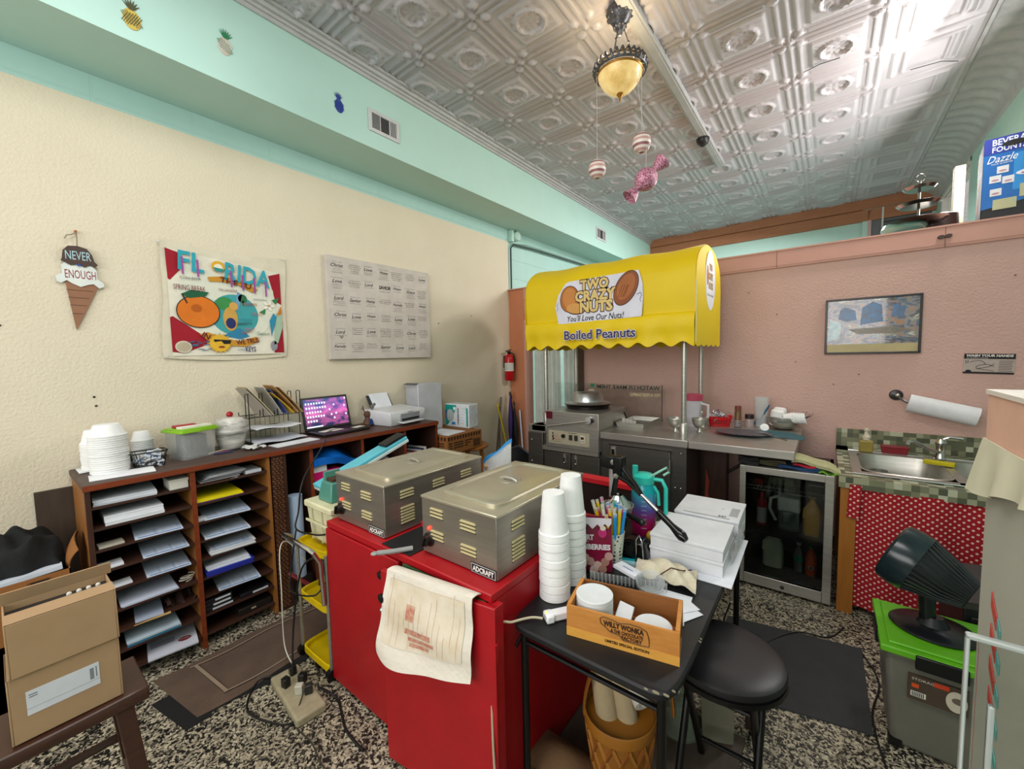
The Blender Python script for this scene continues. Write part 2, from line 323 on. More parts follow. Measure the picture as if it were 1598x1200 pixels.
# coordinates on a 1000 x 1000 sheet measured from the top left
pz([(45,60),(960,150),(955,970),(40,985)],'#e2dccb',0)
pz([(40,60),(140,90),(130,240),(60,330),(45,320)],'#9c1226',1); pz([(845,190),(955,150),(955,470),(900,440)],'#9c1226',1)
pz([(40,650),(60,640),(330,850),(260,900),(120,960),(40,950)],'#9c1226',1); pz([(920,700),(955,640),(955,960),(860,960),(900,830)],'#9c1226',1)
pz([(180,170),(560,300),(880,330),(900,600),(700,850),(400,900),(200,700),(100,420)],'#dcdccb',2)
def E_(cx,cy,rx,ry,col,z,n=28,rot=0): t.ell(cx*wd/1000+.015,(1-cy/1000)*ht*.985,rx*wd/1000,ry*ht/1000,z*.0012,z*.0012+.001,c(col,.85),n,rot=rot)
E_(530,600,200,190,'#3f9ba0',3); E_(450,500,70,60,'#3c8a4a',4); E_(490,640,60,110,'#c89a4c',5); E_(490,680,40,50,'#232f63',6); E_(520,520,35,40,'#d0a050',6)
pz([(560,380),(600,400),(560,560),(530,540)],'#6c98b8',5); pz([(420,800),(560,720),(640,800),(560,830)],'#2f7fa5',5)
E_(245,590,162,142,'#1d1713',7); E_(245,590,155,135,'#d9741c',8); E_(230,560,40,35,'#b85c10',9)
pz([(130,440),(200,400),(330,410),(300,450),(180,475)],'#1d5a3c',9); pz([(125,440),(140,440),(170,520),(160,525)],'#3a3020',9)
E_(600,440,38,40,'#2c6a44',5); pz([(595,460),(612,460),(606,510),(598,510)],'#7a4a28',5)
for a in range(16): 
    an=a*PI/8; pz([(390+70*math.cos(an-.15),870+70*math.sin(an-.15)),(390+105*math.cos(an),870+100*math.sin(an)),(390+70*math.cos(an+.15),870+70*math.sin(an+.15))],'#d9a520',9)
E_(390,870,80,76,'#e0b030',10); pz([(340,835),(480,840),(470,875),(420,878),(400,850),(345,860)],'#1c1a18',11); E_(400,905,25,10,'#8a3c1c',11)
pz([(330,270),(460,245),(600,270),(740,340),(690,375),(560,310),(440,300),(340,310)],'#c98f2c',7); pz([(240,790),(300,770),(420,820),(560,850),(700,800),(720,850),(600,900),(430,890),(300,850)],'#c98f2c',7)
E_(118,905,60,52,'#cfc5b0',6); E_(118,905,48,40,'#b9ab92',7); E_(860,890,32,50,'#8e8e94',6)
for an in range(5): E_(830+30*math.cos(an*1.257),490+26*math.sin(an*1.257),26,14,'#e8e4d8',7,rot=-an*1.257)
E_(830,490,10,9,'#c9993c',8); pz([(860,430),(930,400),(900,470)],'#2f7a48',6); pz([(740,560),(800,520),(790,580)],'#2f7a48',6)
pz([(830,640),(870,560),(900,600),(850,760),(840,800)],'#2a87a8',7); pz([(860,880),(900,560),(945,520),(950,700),(900,860)],'#9fb9a0',6); pz([(900,590),(945,480),(950,560)],'#c9761c',7)
def TX(s_,cx,cy,w_,h_,col,z=12,rot=0,bold=0): t.text(s_,cx*wd/1000+.015,(1-cy/1000)*ht*.985,w_*wd/1000,h_*ht/1000,c(col,.85),z*.0012,rot=rot,bold=bold)
TX('FL',215,155,190,165,'#2f9fb0',rot=-.06,bold=.02); TX('RIDA',660,215,390,165,'#2f9fb0',rot=-.1,bold=.02)
for a,b_ in ((140,120),(250,130),(505,190),(600,215),(700,230),(800,250)): pz([(a,b_),(a+16,b_),(a+16,b_+150),(a,b_+150)],'#9a4f9a',13.6)
E_(415,165,52,48,'#d9a520',12); E_(415,172,34,30,'#e8e0c8',13); pz([(375,175),(455,185),(440,215),(390,210)],'#2a8a8a',14)
TX('THE SU',550,300,260,50,'#6a1a20',rot=-.16,bold=.02); TX('IN',285,805,60,50,'#6a1a20',rot=-.5,bold=.02); TX('WE TRUS',620,848,200,48,'#6a1a20',rot=.15,bold=.02)
TX('SPRING BREAK',190,385,230,45,'#7a2430'); TX('FLORA-BAMA',200,300,150,22,'#2a2a2a'); TX('TALLAHASSEE',480,375,150,22,'#7a2430'); TX('KEYS',640,925,90,50,'#1f2c5c',bold=.02); TX('FLORIDA',560,930,60,18,'#2a6a8a')
TX('KISSIMMEE',660,490,120,26,'#a03a30'); TX('ORLANDO',720,580,100,24,'#b86a60'); TX('SARASOTA',600,680,130,26,'#2a2a2a',rot=.1); TX('VENICE',640,730,90,22,'#b86a90'); TX('Clewiston',760,770,110,34,'#1d6a4a'); TX('NAPLES',620,760,100,22,'#c05a40',rot=.15); TX('TAMPA BAY',620,640,110,20,'#2a8aa0'); TX('JACKSONVILLE',750,440,120,20,'#1d1d1d')
for i in range(14): E_(180+i*11+random.uniform(-20,20),880+random.uniform(-30,60),28,3,'#3a6a8a',6)
t.build('souvenir_towel',label='square souvenir towel printed with FLORIDA, an orange and a sun',cat='towel',smooth=True)
for y,z,lb in ((.675,2.33,'top left'),(1.385,2.34,'top right'),(1.345,1.64,'bottom right'),(.67,1.64,'bottom left')):
    pn=MB(); pn.X=LW(y,z,W); pn.ell(0,0,.006,.006,.02,.028,c('#d8d8d8'),8); pn.build('push_pin',label='pale push pin at the %s corner of the souvenir towel'%lb,cat='pin')
# canvas print with scripture scribbles
k=MB(); k.X=LW(1.70,1.60,W+.0); cw,ch=1.05,.835
k.box(0,cw,0,ch,.001,.04,c('#c8bfb6',.85)); cv_=k.build('canvas_print',label='white canvas covered in rows of small black script verses',cat='canvas print',bev=.003)
k=MB(); k.X=LW(1.70,1.60,W+.041)
random.seed(3); big=['Home','Love','Faith','Family','Savior','Lord','Joy','Love','Lord','Grace','Hope','Charity','Lord','Family','Love','Christ','Rock','Blessed']
wds='be still and know that I am with you always love the heart of all who trust in him for joy comes in morning light'.split()
for i in range(7):
    for j in range(6):
        x=cw*(.09+i*.137)+random.uniform(-.01,.01); y=ch*(.91-j*.158)+random.uniform(-.012,.012); a=0
        st=random.random(); ln=random.choice([2,3,4])
        if (i,j)==(3,1): k.text('SAVIOR',x,y,.12,.032,INK,bold=.03,shear=.2); k.text('a savior is born',x,y-.035,.11,.008,INK); continue
        if (i,j)==(1,2): a=.6
        if st<.5 or (i,j) in ((2,4),(0,4)):
            wb=random.choice(big); k.text(wb,x,y,.035+.012*len(wb),.028,INK,shear=.35,bold=.006)
            for q in range(ln-1): k.text(' '.join(random.sample(wds,4)),x,y-.027-q*.015,random.uniform(.07,.11),.007,INK,shear=.2,res=1)
            k.text(' '.join(random.sample(wds,4)),x,y+.027,random.uniform(.07,.11),.007,INK,shear=.2,res=1)
        else:
            for q in range(ln+1): k.text(' '.join(random.sample(wds,4)),x+(a and q*.012),y+.025-q*.0165,random.uniform(.075,.12),.0095,INK,shear=.3,rot=a,res=1)
hy=ch*.2
k.prism([(.1,hy),(.118,hy+.018),(.112,hy+.028),(.1,hy+.02),(.088,hy+.028),(.082,hy+.018)],.0,.0006,c('#88847e'))
k.build('lettering',parent=cv_)
# fire extinguisher
fx,fy=W+.075,3.98
e=thing('fire_extinguisher',(fx,fy,1.29),'red fire extinguisher on the end of the cream wall beside the doorway','fire extinguisher')
MB().lathe([(.0,1.29),(.05,1.292),(.056,1.30),(.056,1.56),(.045,1.60),(.02,1.62),(.0,1.62)],M('extinguisher_red','#b5121b',.25),(fx,fy,0),28).build('cylinder',parent=e)
l_=MB(); l_.lathe([(.0565,1.41),(.0572,1.41),(.0572,1.51),(.0565,1.51)],c('#d9d9cf',.6),(fx,fy,0),28,cap=False)
for i in range(5): l_.lathe([(.0576,1.43+i*.016),(.058,1.434+i*.016)],c('#8a8a88'),(fx,fy,0),28,cap=False)
l_.build('label',parent=e)
v=MB(); v.lathe([(.018,1.615),(.022,1.62),(.022,1.655),(.012,1.66)],BLACK,(fx,fy,0),14); v.rbox(fx+.01,fy-.02,1.668,.022,.10,.008,BLACK,rx=.15); v.rbox(fx+.01,fy-.03,1.645,.018,.08,.007,BLACK,rx=-.15)
v.tube([(fx,fy+.02,1.64),(fx+.03,fy+.055,1.62),(fx+.035,fy+.06,1.55),(fx+.03,fy+.055,1.45)],.009,BLACK,8); v.build('valve',parent=e)
MB().box(W,fx-.045,fy-.02,fy+.02,1.45,1.6,c('#2a2a2a')).build('bracket',parent=e)
# junction box, bell and conduits above the cream wall
j=thing('junction_box',(W+.05,4.2,3.1),'round teal painted fixture on the block wall under the soffit','wall fixture')
q=MB(); q.lathe([(.06,0),(.06,.06),(.05,.075),(.03,.08)],mTeal,(W+.0,4.23,3.11),24,axis=(1,0,0)); q.lathe([(.035,.07),(.03,.085)],c('#c8d8d0'),(W,4.23,3.11),20,axis=(1,0,0)); q.build('cover',parent=j)
MB().box(W-.01,W+.05,4.12,4.17,3.03,3.17,mTeal).build('housing',parent=j,bev=.004)
cd=MB(); cd.tube([(W+.02,4.13,2.2),(W+.02,4.13,2.95),(W+.03,4.18,3.0),(W+.03,4.6,3.02),(W+.03,6.6,3.06)],.011,M('cable_grey','#3a4642',.6),8); cd.tube([(W+.03,4.16,3.02),(W+.04,4.5,3.06),(W+.035,6.5,3.08)],.008,mTeal,8); 
cd.build('conduit',label='thin dark cable running along the teal block wall above the partition',cat='cable')
# pineapple stickers on the soffit
def pine(y,z,s,body,leaf,lab,rot=0,sup=2):
    p=MB(); p.X=LW(y,z,SX+.001)@Matrix.Rotation(rot,4,'Z')
    p.ell(0,0,.034*s,.048*s,0,.002,c(body),20)
    for i in range(-3,4):
        p.rbox(i*.009*s,0,.0025,.0022*s,.075*s*(1-abs(i)*.12),.001,c(leaf),rz=.5); p.rbox(i*.009*s,0,.0025,.0022*s,.075*s*(1-abs(i)*.12),.001,c('#e8e8e0') if sup>1 else c(leaf),rz=-.5)
    for i in range(-3,4):
        a=i*.33; p.prism([(-.008*s,.042*s),(.008*s,.042*s),(math.sin(a)*.04*s,(.05+math.cos(a)*.045)*s)],.0005,.0022+.0001*(i+3),c(leaf))
    p.build('pineapple_sticker',label=lab,cat='sticker')
pine(.945,3.375,1.0,'#c9bdb0','#2f7a50','pale patterned pineapple sticker with green leaves on the teal soffit',-.1)
pine(1.625,3.36,.95,'#33489a','#2a3f90','dark blue pineapple sticker left of the white air vent',.05,1)
pine(.55,3.28,1.0,'#c9b050','#4a4a28','gold pineapple sticker cut off by the top of the picture',0,1)
def vent(y0,y1,z0,z1,lab,n):
    t_=thing('air_vent',(SX,(y0+y1)/2,z0),lab,'air vent')
    f_=MB(); f_.X=LW(y0,z0,SX); a,b_=y1-y0,z1-z0; fw_=.025
    f_.box(0,a,0,fw_,0,.012,c('#c9c9c9')); f_.box(0,a,b_-fw_,b_,0,.012,c('#c9c9c9')); f_.box(0,fw_,fw_,b_-fw_,0,.012,c('#c9c9c9')); f_.box(a-fw_,a,fw_,b_-fw_,0,.012,c('#c9c9c9'))
    for t3 in (.36,.68): f_.box(a*t3-.004,a*t3+.004,fw_,b_-fw_,0,.01,c('#c9c9c9'))
    f_.build('frame',parent=t_,bev=.002)
    g_=MB(); g_.X=LW(y0,z0,SX); g_.box(fw_,a-fw_,fw_,b_-fw_,.0,.002,c('#101010')); g_.build('duct_opening',parent=t_)
    s_=MB(); s_.X=LW(y0,z0,SX)
    for i in range(9): s_.rbox(a*.52,fw_+(b_-2*fw_)*(i+.5)/9,.006,a*.32,.002,.008,c('#8c8c8c'),rx=.6)
    for i in range(n): s_.rbox(fw_+(a*.36-fw_)*(i+.5)/n,b_/2,.006,.002,b_-2*fw_,.008,c('#8c8c8c'),ry=.6); s_.rbox(a*.68+(a*.32-fw_)*(i+.5)/n,b_/2,.006,.003,b_-2*fw_,.008,c('#c0c0c0'),ry=-.6)
    s_.build('louvres',parent=t_)
vent(1.855,2.125,3.295,3.455,'larger white air vent in the teal soffit beside the blue pineapple sticker',7)
vent(5.62,5.95,3.30,3.475,'small far air vent in the teal soffit near the awning',5)
# ================= PIGEONHOLE UNIT =================
FX=-2.71; BX=-3.19; TZ=1.04
ph=thing('pigeonhole_shelf',((FX+BX)/2,.64,0),'dark wooden pigeonhole cabinet of two columns full of papers against the cream wall','shelf unit')
MB().box(BX,FX+.012,.228,1.035,TZ-.028,TZ,M('worn_top','#5d4a42',.55,0,'#3a2a24',5,1,.1,60,stretch=(4,1,4))).build('top_board',parent=ph,bev=.004)
MB().box(FX+.012,FX+.018,.228,1.035,TZ-.03,TZ-.003,RWOOD).build('edge_strip',parent=ph)
MB().box(BX,FX-.03,.235,.25,0,TZ-.028,OWOOD).build('side_panel',parent=ph); MB().box(FX-.03,FX,.235,.253,0,TZ-.028,DWOODV).build('side_panel',parent=ph)
MB().box(BX,FX,1.012,1.028,0,TZ-.028,OWOOD).build('side_panel',parent=ph)
MB().box(BX,FX,.632,.648,0,TZ-.028,OWOOD).build('divider',parent=ph); MB().box(FX-.002,FX+.006,.63,.652,0,TZ-.028,RWOOD).build('divider_edge',parent=ph)
MB().box(BX,BX+.006,.25,1.012,0,TZ-.028,M('back_board','#2a1812',.7)).build('back_panel',parent=ph)
SL=[.925,.82,.715,.61,.505,.395,.29,.185,.075]
for z in SL:
    for y0,y1 in ((.25,.632),(.648,1.012)):
        MB().box(BX+.006,FX-.004,y0,y1,z-.012,z,DWOOD).build('shelf',parent=ph)
# carved post between the units
cp=MB(); cp.box(FX-.04,FX+.004,1.037,1.10,0,TZ-.032,DWOODV)
for i in range(62):
    z=.03+i*.0157
    for j_ in range(3): cp.rbox(FX+.006,1.047+j_*.0205+(.005 if i%2 else -.003),z,.008,.013,.0095,M('carved_wood','#7a5238',.45,0,'#4a2a18',20,1),rx=.5 if i%2 else -.5)
cp.build('carved_post',label='narrow carved basket-weave wooden post between pigeonholes and desk cubbies',cat='post')
# desk-height hutch
dk=thing('cubby_desk',((FX+BX)/2,1.75,0),'long dark wood counter with open cubbies holding the laptop and printer','desk')
MB().box(BX,FX+.015,1.035,2.40,TZ-.03,TZ,M('desk_top','#59382a',.45,0,'#3c231a',4,1,.08,60,stretch=(5,1,5))).build('top_board',parent=dk,bev=.004)
MB().box(FX+.015,FX+.02,1.035,2.40,TZ-.031,TZ-.003,RWOOD).build('edge_strip',parent=dk)
for y,mt in ((1.102,DWOODV),(1.275,DWOODV),(1.655,DWOODV),(2.04,DWOODV),(2.38,DWOODV)):
    MB().box(BX,FX,y,y+.018,0,TZ-.031,mt).box(FX,FX+.004,y-.002,y+.02,0,TZ-.031,RWOOD if y>1.2 else DWOODV).build('upright',parent=dk)
MB().box(BX,BX+.006,1.29,1.40,.05,TZ-.03,c('#6d675c',.8)).build('back_panel',parent=dk); MB().box(BX,BX+.008,1.55,2.38,.0,TZ-.03,M('hutch_back','#1c100b',.7)).build('back_panel',parent=dk)
MB().box(BX+.006,FX-.01,1.12,1.275,.05,.065,DWOOD).build('shelf',parent=dk); MB().box(BX+.008,FX-.01,1.293,2.38,.70,.715,DWOOD).build('shelf',parent=dk)
# ================= PAPERS IN THE PIGEONHOLES =================
def sheets(y0,y1,z,h,x0,x1,col,skew,lab,name='paper_stack',cat='papers',lines=0,edge=None,group=None,rz=0):
    p=MB(); cx,cy=(x0+x1)/2,(y0+y1)/2; p.X=TP(cx,cy,z,rz)
    a,b_=(x1-x0)/2,(y1-y0)/2; nl=max(1,int(h/.006))
    random.seed(int(z*1000+y0*77))
    for i in range(nl):
        dx=random.uniform(-.004,.004); dy=random.uniform(-.004,.004)
        p.box(-a+dx,a+dx,-b_+dy,b_+dy,i*h/nl,(i+1)*h/nl-.0004,col)
    if lines:
        for i in range(lines):
            yy=-b_+2*b_*(i+.5)/lines; p.box(a-.10,a-.012,yy-b_/lines*.8,yy+b_/lines*.8,h,h+.0008,c('#b4c4dc',.8)); 
            for q in range(5): p.box(a-.095,a-.09+.07,yy-b_/lines*.7,yy+b_/lines*.5,h+.0009+q*0,h+.0012,c('#cdd9ea',.8)) if q==0 else p.box(a-.02-.016*q,a-.017-.016*q,yy-b_/lines*.65,yy+b_/lines*.6,h+.0012,h+.0016,c('#7a8cae',.8))
        p.box(a-.009,a-.004,-b_+.01,b_-.01,h,h+.001,c('#2f66a0'))
    if edge: p.box(a-.001,a+.002,-b_,b_,0,h*.4,edge)
    p.build(name,label=lab,cat=cat,group=group)
PB=c('#cdd8ea',.75); XF=FX-.005
LC,RC='left pigeonhole column','right pigeonhole column'
sheets(.27,.50,.925,.028,-3.0,XF-.005,c('#d5d9e2',.8),0,'crumpled white folder over blue papers on the top left shelf',rz=-.08)
sheets(.262,.52,.925,.02,-3.14,-3.01,c('#1e3f88'),0,'dark blue folder at the back of the top left shelf','folder','folder')
sheets(.30,.52,.82,.045,-3.02,XF-.01,PAPER,0,'clear sleeve with a thick pad of white sheets, second shelf down on left',rz=-.03)
sheets(.41,.60,.715,.006,-3.0,XF+.01,PB,0,'light blue printed forms on third shelf of the left column',lines=2,rz=-.1)
sheets(.43,.615,.61,.006,-3.0,XF+.01,PB,0,'light blue three-panel forms on fourth shelf of the left column',lines=3,rz=-.08)
sheets(.44,.62,.505,.006,-3.0,XF+.01,PB,0,'light blue three-panel forms on fifth shelf of the left column',lines=3,rz=-.08)
sheets(.33,.55,.395,.012,-3.0,XF+.005,c('#cfd6ea',.75),0,'plain bluish sheets beside the coiled cord, sixth shelf of left column',rz=-.04)
sheets(.38,.49,.29,.01,-2.98,XF,c('#b4bfd6',.75),0,'grey blue leaflets lying on manila envelopes, seventh shelf left column',rz=-.12)
sheets(.30,.52,.284,.005,-2.95,XF+.005,c('#c9a368',.8),0,'manila envelopes under grey blue leaflets on the seventh left shelf','envelope','envelope',rz=-.12)
sheets(.34,.55,.185,.024,-3.0,XF,c('#bfd0de',.75),0,'curved stack of blue-edged brochures on the eighth left shelf',edge=c('#2f6f8f'),rz=-.06)
sheets(.42,.625,.075,.014,-3.0,XF+.04,c('#c9ccd8',.75),0,'newsprint flyer with a dark red oval hanging from the bottom left shelf','flyer','flyer',lines=0,rz=-.15)
fl=MB(); fl.X=TP(XF-.03,.56,.091,-.15); fl.ell(0,0,.02,.028,0,.0008,c('#7a1a22'),20); fl.text('OVAL',0,0,.045,.012,c('#d8d0d0'),.0009,rot=PI/2)
for i in range(6): fl.box(-.02-i*.009,-.016-i*.009,-.14,-.04,0,.0006,c('#6a7080'))
fl.build('printed_mark',label='dark red oval mark and print lines on the bottom flyer',cat='print')
sheets(.27,.36,.715,.008,-2.80,XF-.012,c('#c9c2b2'),0,'thin strip of card lying at left of the third left shelf','card_strip','card strip')
sheets(.265,.35,.61,.014,-2.80,XF-.012,PAPER,0,'white folded slip at left of the fourth left shelf','paper_slip','paper slip')
sheets(.30,.37,.505,.008,-2.80,XF-.012,PAPER,0,'white slip peeking above the cardboard box on the fifth left shelf','paper_slip','paper slip')
b_=MB(); b_.box(-2.85,XF-.01,.545,.625,.925,.975,c('#d9d6cc',.7)); bo=b_.build('small_box',label='small white carton at right of the top left shelf',cat='box',bev=.002)
MB().box(-2.852,XF-.008,.543,.627,.967,.979,c('#c9c6bc',.7)).build('lid',parent=bo)
cl=MB(); pts=[(-2.76+.018*math.cos(t_),.585+.03*math.sin(t_)+.006*t_/6,.402+.002*t_) for t_ in [i*.4 for i in range(40)]]; cl.tube(pts,.0025,c('#d8cfc0'),6); cl.build('coiled_cord',label='coiled pale cord at right of the sixth left shelf',cat='cord')
g_=MB(); g_.grid(lambda u,v:(-2.98+.24*u,.50+.12*v,.30+.02*math.sin(u*9+v*4)+.014*math.sin(v*13)),12,8,c('#3a2420',.9),.004); g_.build('brown_cloth',label='crumpled brown cloth at right of the seventh left shelf',cat='cloth')
random.seed(5)
np_=MB()
for i in range(6): np_.X=TP(-2.86,.765+i*.004,.926+i*.006,-.1+.05*i); np_.grid(lambda u,v:(-.13+.27*u,-.085+.19*v,.004*math.sin(u*5+i)+.003*v),6,6,c('#cfd0d4' if i%2 else '#b8bac0',.8),.001)
for q in range(8): np_.X=TP(-2.86,.78,.965,.15); np_.box(.02+q*.012,.024+q*.012,-.07,.07,0,.001,c('#8a8c94'))
np_.build('newspaper_stack',label='grey rumpled newspapers on the top shelf of the right column',cat='newspapers')
sheets(.90,.985,.925,.018,-2.88,XF-.02,c('#cfd2da',.7),0,'small pale pad at right of the top right shelf','note_pad','note pad')
sheets(.655,.885,.82,.006,-3.0,XF+.005,c('#6a3a8a'),0,'purple folder under the yellow folder, second right shelf','folder','folder',rz=-.05)
sheets(.655,.88,.8265,.016,-3.0,XF+.005,M('yellow_folder','#e0cf00',.6),0,'bright yellow folder on the second shelf of the right column','folder','folder',rz=-.05)
sheets(.70,.92,.715,.01,-3.0,XF+.012,PB,0,'three-panel pale blue forms on third shelf of the right column',lines=3,rz=-.12)
sheets(.652,.70,.715,.012,-2.80,XF-.012,PAPER,0,'white slip tucked at left of the third right shelf','paper_slip','paper slip')
sheets(.69,.91,.61,.01,-3.0,XF+.012,c('#d0d9e8',.75),0,'pale blue sheets on fourth shelf of the right column',lines=2,rz=-.1)
sheets(.71,.93,.505,.03,-3.0,XF+.01,c('#dcdfe4',.75),0,'thick stack of white catalogues on fifth shelf of the right column',lines=1,rz=-.1)
sheets(.68,.91,.395,.03,-3.0,XF+.015,M('blue_pack','#232f9c',.5),0,'royal blue packet under white papers, sixth right shelf','blue_packet','packet',rz=-.06)
sheets(.69,.90,.4255,.022,-3.0,XF+.005,c('#d5dae4',.7),0,'white crumpled papers lying on the royal blue packet',rz=-.1)
sheets(.74,.95,.29,.006,-3.0,XF+.015,PB,0,'three-panel blue grey forms on seventh shelf of the right column',lines=3,rz=-.12)
for i,(y0,y1,dz,lb) in enumerate(((.655,.80,0,'lowest dark binder with a white spine label on the eighth right shelf'),(.65,.79,.024,'middle dark binder with a white spine label on the eighth right shelf'),(.65,.79,.048,'uppermost dark binder with a white spine label on the eighth right shelf'),(.83,.99,0,'lone dark binder with white strip at right of the eighth right shelf'))):
    d=MB(); z=.185+dz; d.box(-2.99,XF-.01,y0,y1,z,z+.022,c('#15131a',.5)); o=d.build('binder',label=lb,cat='binder',bev=.002)
    MB().box(XF-.011,XF-.008,y0+.035+.01*i,y1-.01,z+.006,z+.016,c('#cfd2d8')).build('spine_label',parent=o)
d=MB().box(-2.99,XF-.02,.82,1.0,.075,.115,c('#1b130f',.6)).build('black_case',label='flat dark case on the lowest right shelf',cat='case',bev=.003)
MB().box(XF-.021,XF-.018,.885,.91,.09,.10,c('#a89a80')).build('name_tag',parent=d)
# ================= THINGS ON THE PIGEONHOLE TOP =================
def nest(x,y,z0,r1,r2,h,n,pitch,where,group,cup='cup',catn='cup'):
    # upside-down nested cups: rim down, each sitting over the one below
    p=MB(); p.lathe([(r2-.002,0),(r2+.003,.0),(r2+.003,.006),(r2,.008),(r2,pitch*.8),(r2-(r2-r1)*.25,pitch+.002),(r1,h-.004),(r1-.004,h),(0,h)],FOAM,(0,0,0),28,cap=False)
    names=['lowest']+['%s from the bottom'%q for q in ('second','third','fourth','fifth','sixth','seventh','eighth','ninth','tenth','eleventh','twelfth','thirteenth','fourteenth','fifteenth','sixteenth','seventeenth','eighteenth','nineteenth','twentieth')][:n-2]+['topmost']
    o=None
    for i in range(n):
        lab='white foam %s, %s in %s'%(catn,names[i],where)
        if o is None: o=p.build(cup,label=lab,cat=catn,group=group,org=(0,0,0)); o.location=(x,y,z0)
        else: copy_tree(o,(x+random.uniform(-.0012,.0012),y+random.uniform(-.0012,.0012),z0+i*pitch),label=lab)
random.seed(11)
nest(-2.925,.355,1.047,.052,.074,.062,18,.0108,'the tall front stack','foam bowls in the tall front stack','foam_bowl','bowl')
nest(-3.085,.33,1.047,.045,.062,.075,13,.011,'the stack left of the tall one','foam cups in the back left stack','foam_cup','cup')
nest(-3.10,.515,1.042,.034,.047,.055,12,.0105,'the stack behind the wire basket','small foam cups behind the wire basket','foam_cup','cup')
nk=MB(); nk.grid(lambda u,v:(-2.90+.13*u+.03*v,.27+.24*v-.01*u,1.0455+.003*math.sin(u*4)-.02*max(0,u-.8)),10,10,c('#e9eaee',.8),.003); nk.build('paper_napkin',label='white napkin under the tall bowl stack hanging over the shelf edge',cat='napkin')
nk=MB(); nk.grid(lambda u,v:(-3.15+.14*u,.25+.16*v,1.0455+.001*math.sin(v*6)),6,6,c('#e6e7ea',.8),.003); nk.build('paper_napkin',label='white napkin under the back left cup stack',cat='napkin')
bk=thing('wire_basket',(-2.91,.505,1.04),'small black wire basket filled with white packets on the shelf','basket')
q=MB(); bx,by=-2.91,.505
def rrect(a,b,n=32,e=.35): return [(math.copysign(abs(math.cos(2*PI*i/n))**e,math.cos(2*PI*i/n))*a,math.copysign(abs(math.sin(2*PI*i/n))**e,math.sin(2*PI*i/n))*b) for i in range(n)]
for z,s_ in ((1.044,.8),(1.07,.88),(1.122,1.0)): q.tube([(bx+x*s_,by+y*s_,z) for x,y in rrect(.055,.075)],.0022 if z<1.1 else .0035,BLACKM,6,close=True)
for i,(x,y) in enumerate(rrect(.055,.075,24)): q.tube([(bx+x*.8,by+y*.8,1.044),(bx+x,by+y,1.122)],.0012,BLACKM,4)
q.build('wire_frame',parent=bk)
MB().prism([(bx+x*.78,by+y*.78) for x,y in rrect(.055,.075)],1.041,1.044,BLACKM).build('base',parent=bk)
random.seed(2)
for i in range(14):
    p=MB(); p.X=TP(bx+random.uniform(-.028,.03),by+random.uniform(-.045,.045),1.052+i*.0045)@Euler((random.uniform(-1.0,1.0),random.uniform(-.9,.9),random.uniform(0,6))).to_matrix().to_4x4()
    p.rbox(0,0,.004,.028,.045,.007,c('#dfe1e6' if i%2 else '#c9d2de',.5)); p.rbox(0,0,.0078,.018,.02,.0006,c('#5a6a8c'))
    p.build('condiment_packet',label='small white packet heaped in the black wire basket',cat='packet',group='packets in the wire basket',bev=.002)
# clear tub with green lid
tb=thing('storage_tub',(-2.985,.715,1.04),'clear plastic tub with lime green lid and a dark block inside','tub')
X=TP(-2.985,.715,1.04,.3)
def rb(mb,a,b,z0,z1,r_,m,sc_=1.0):
    P=lambda s_:[(math.copysign(1,x)*a*s_ if 0 else x,y) for x,y in [((a-r_+r_*abs(math.cos(t)))*(1 if math.cos(t)>=0 else -1)*s_,(b-r_+r_*abs(math.sin(t)))*(1 if math.sin(t)>=0 else -1)*s_) for t in [PI/16+i*PI/8 for i in range(16)]]]
    mb.loft([[(x,y,z0) for x,y in P(1)],[(x,y,z1) for x,y in P(sc_)]],m)
MB_=MB
q=MB(); q.X=X; rb(q,.078,.088,.0,.155,.02,CLEAR,1.1); q.build('tub_body',parent=tb)
q=MB(); q.X=X; rb(q,.098,.108,.155,.172,.02,M('lime_lid','#8fc32a',.4)); rb(q,.088,.098,.172,.178,.02,M('lime_lid','#8fc32a',.4)); q.build('lid',parent=tb,bev=.002)
q=MB(); q.X=X; q.rbox(-.02,-.02,.186,.05,.11,.016,c('#a81e2a',.4),rz=-.2); q.build('handle',parent=tb,bev=.006)
q=MB(); q.X=X; q.rbox(.035,.0,.1835,.05,.16,.01,c('#e8e4da',.8),rz=-.05); q.build('folded_note',label='folded cream note lying on the lime green tub lid',cat='note')
q=MB(); q.X=X; q.rbox(0,.0,.07,.12,.10,.13,M('speckled_block','#7d7672',.9,0,'#4e4845',90,1)); q.build('speckled_block',label='speckled grey brown block inside the clear tub',cat='block',bev=.004)
# cupcake cookie jar
cj=thing('cookie_jar',(-3.02,.93,1.04),'white swirled cupcake cookie jar with a red cherry on its lid','cookie jar')
jm=M('jar_glaze','#dcd8d0',.25,0,'#8f8c88',9,.5,stretch=(1,1,5)); jc=(-3.02,.93,0)
MB().lathe([(.0,1.04),(.06,1.04),(.066,1.045),(.076,1.09),(.084,1.13),(.088,1.14),(.0,1.14)],jm,jc,32).build('jar_body',parent=cj)
MB().lathe([(.088,1.14),(.098,1.15),(.103,1.165),(.099,1.178),(.101,1.19),(.094,1.205),(.088,1.212),(.084,1.225),(.066,1.238),(.04,1.246),(.0,1.248)],jm,jc,32).build('jar_lid',parent=cj)
MB().sph((-3.02,.93,1.262),.019,M('cherry','#a31018',.15)).build('cherry',parent=cj)
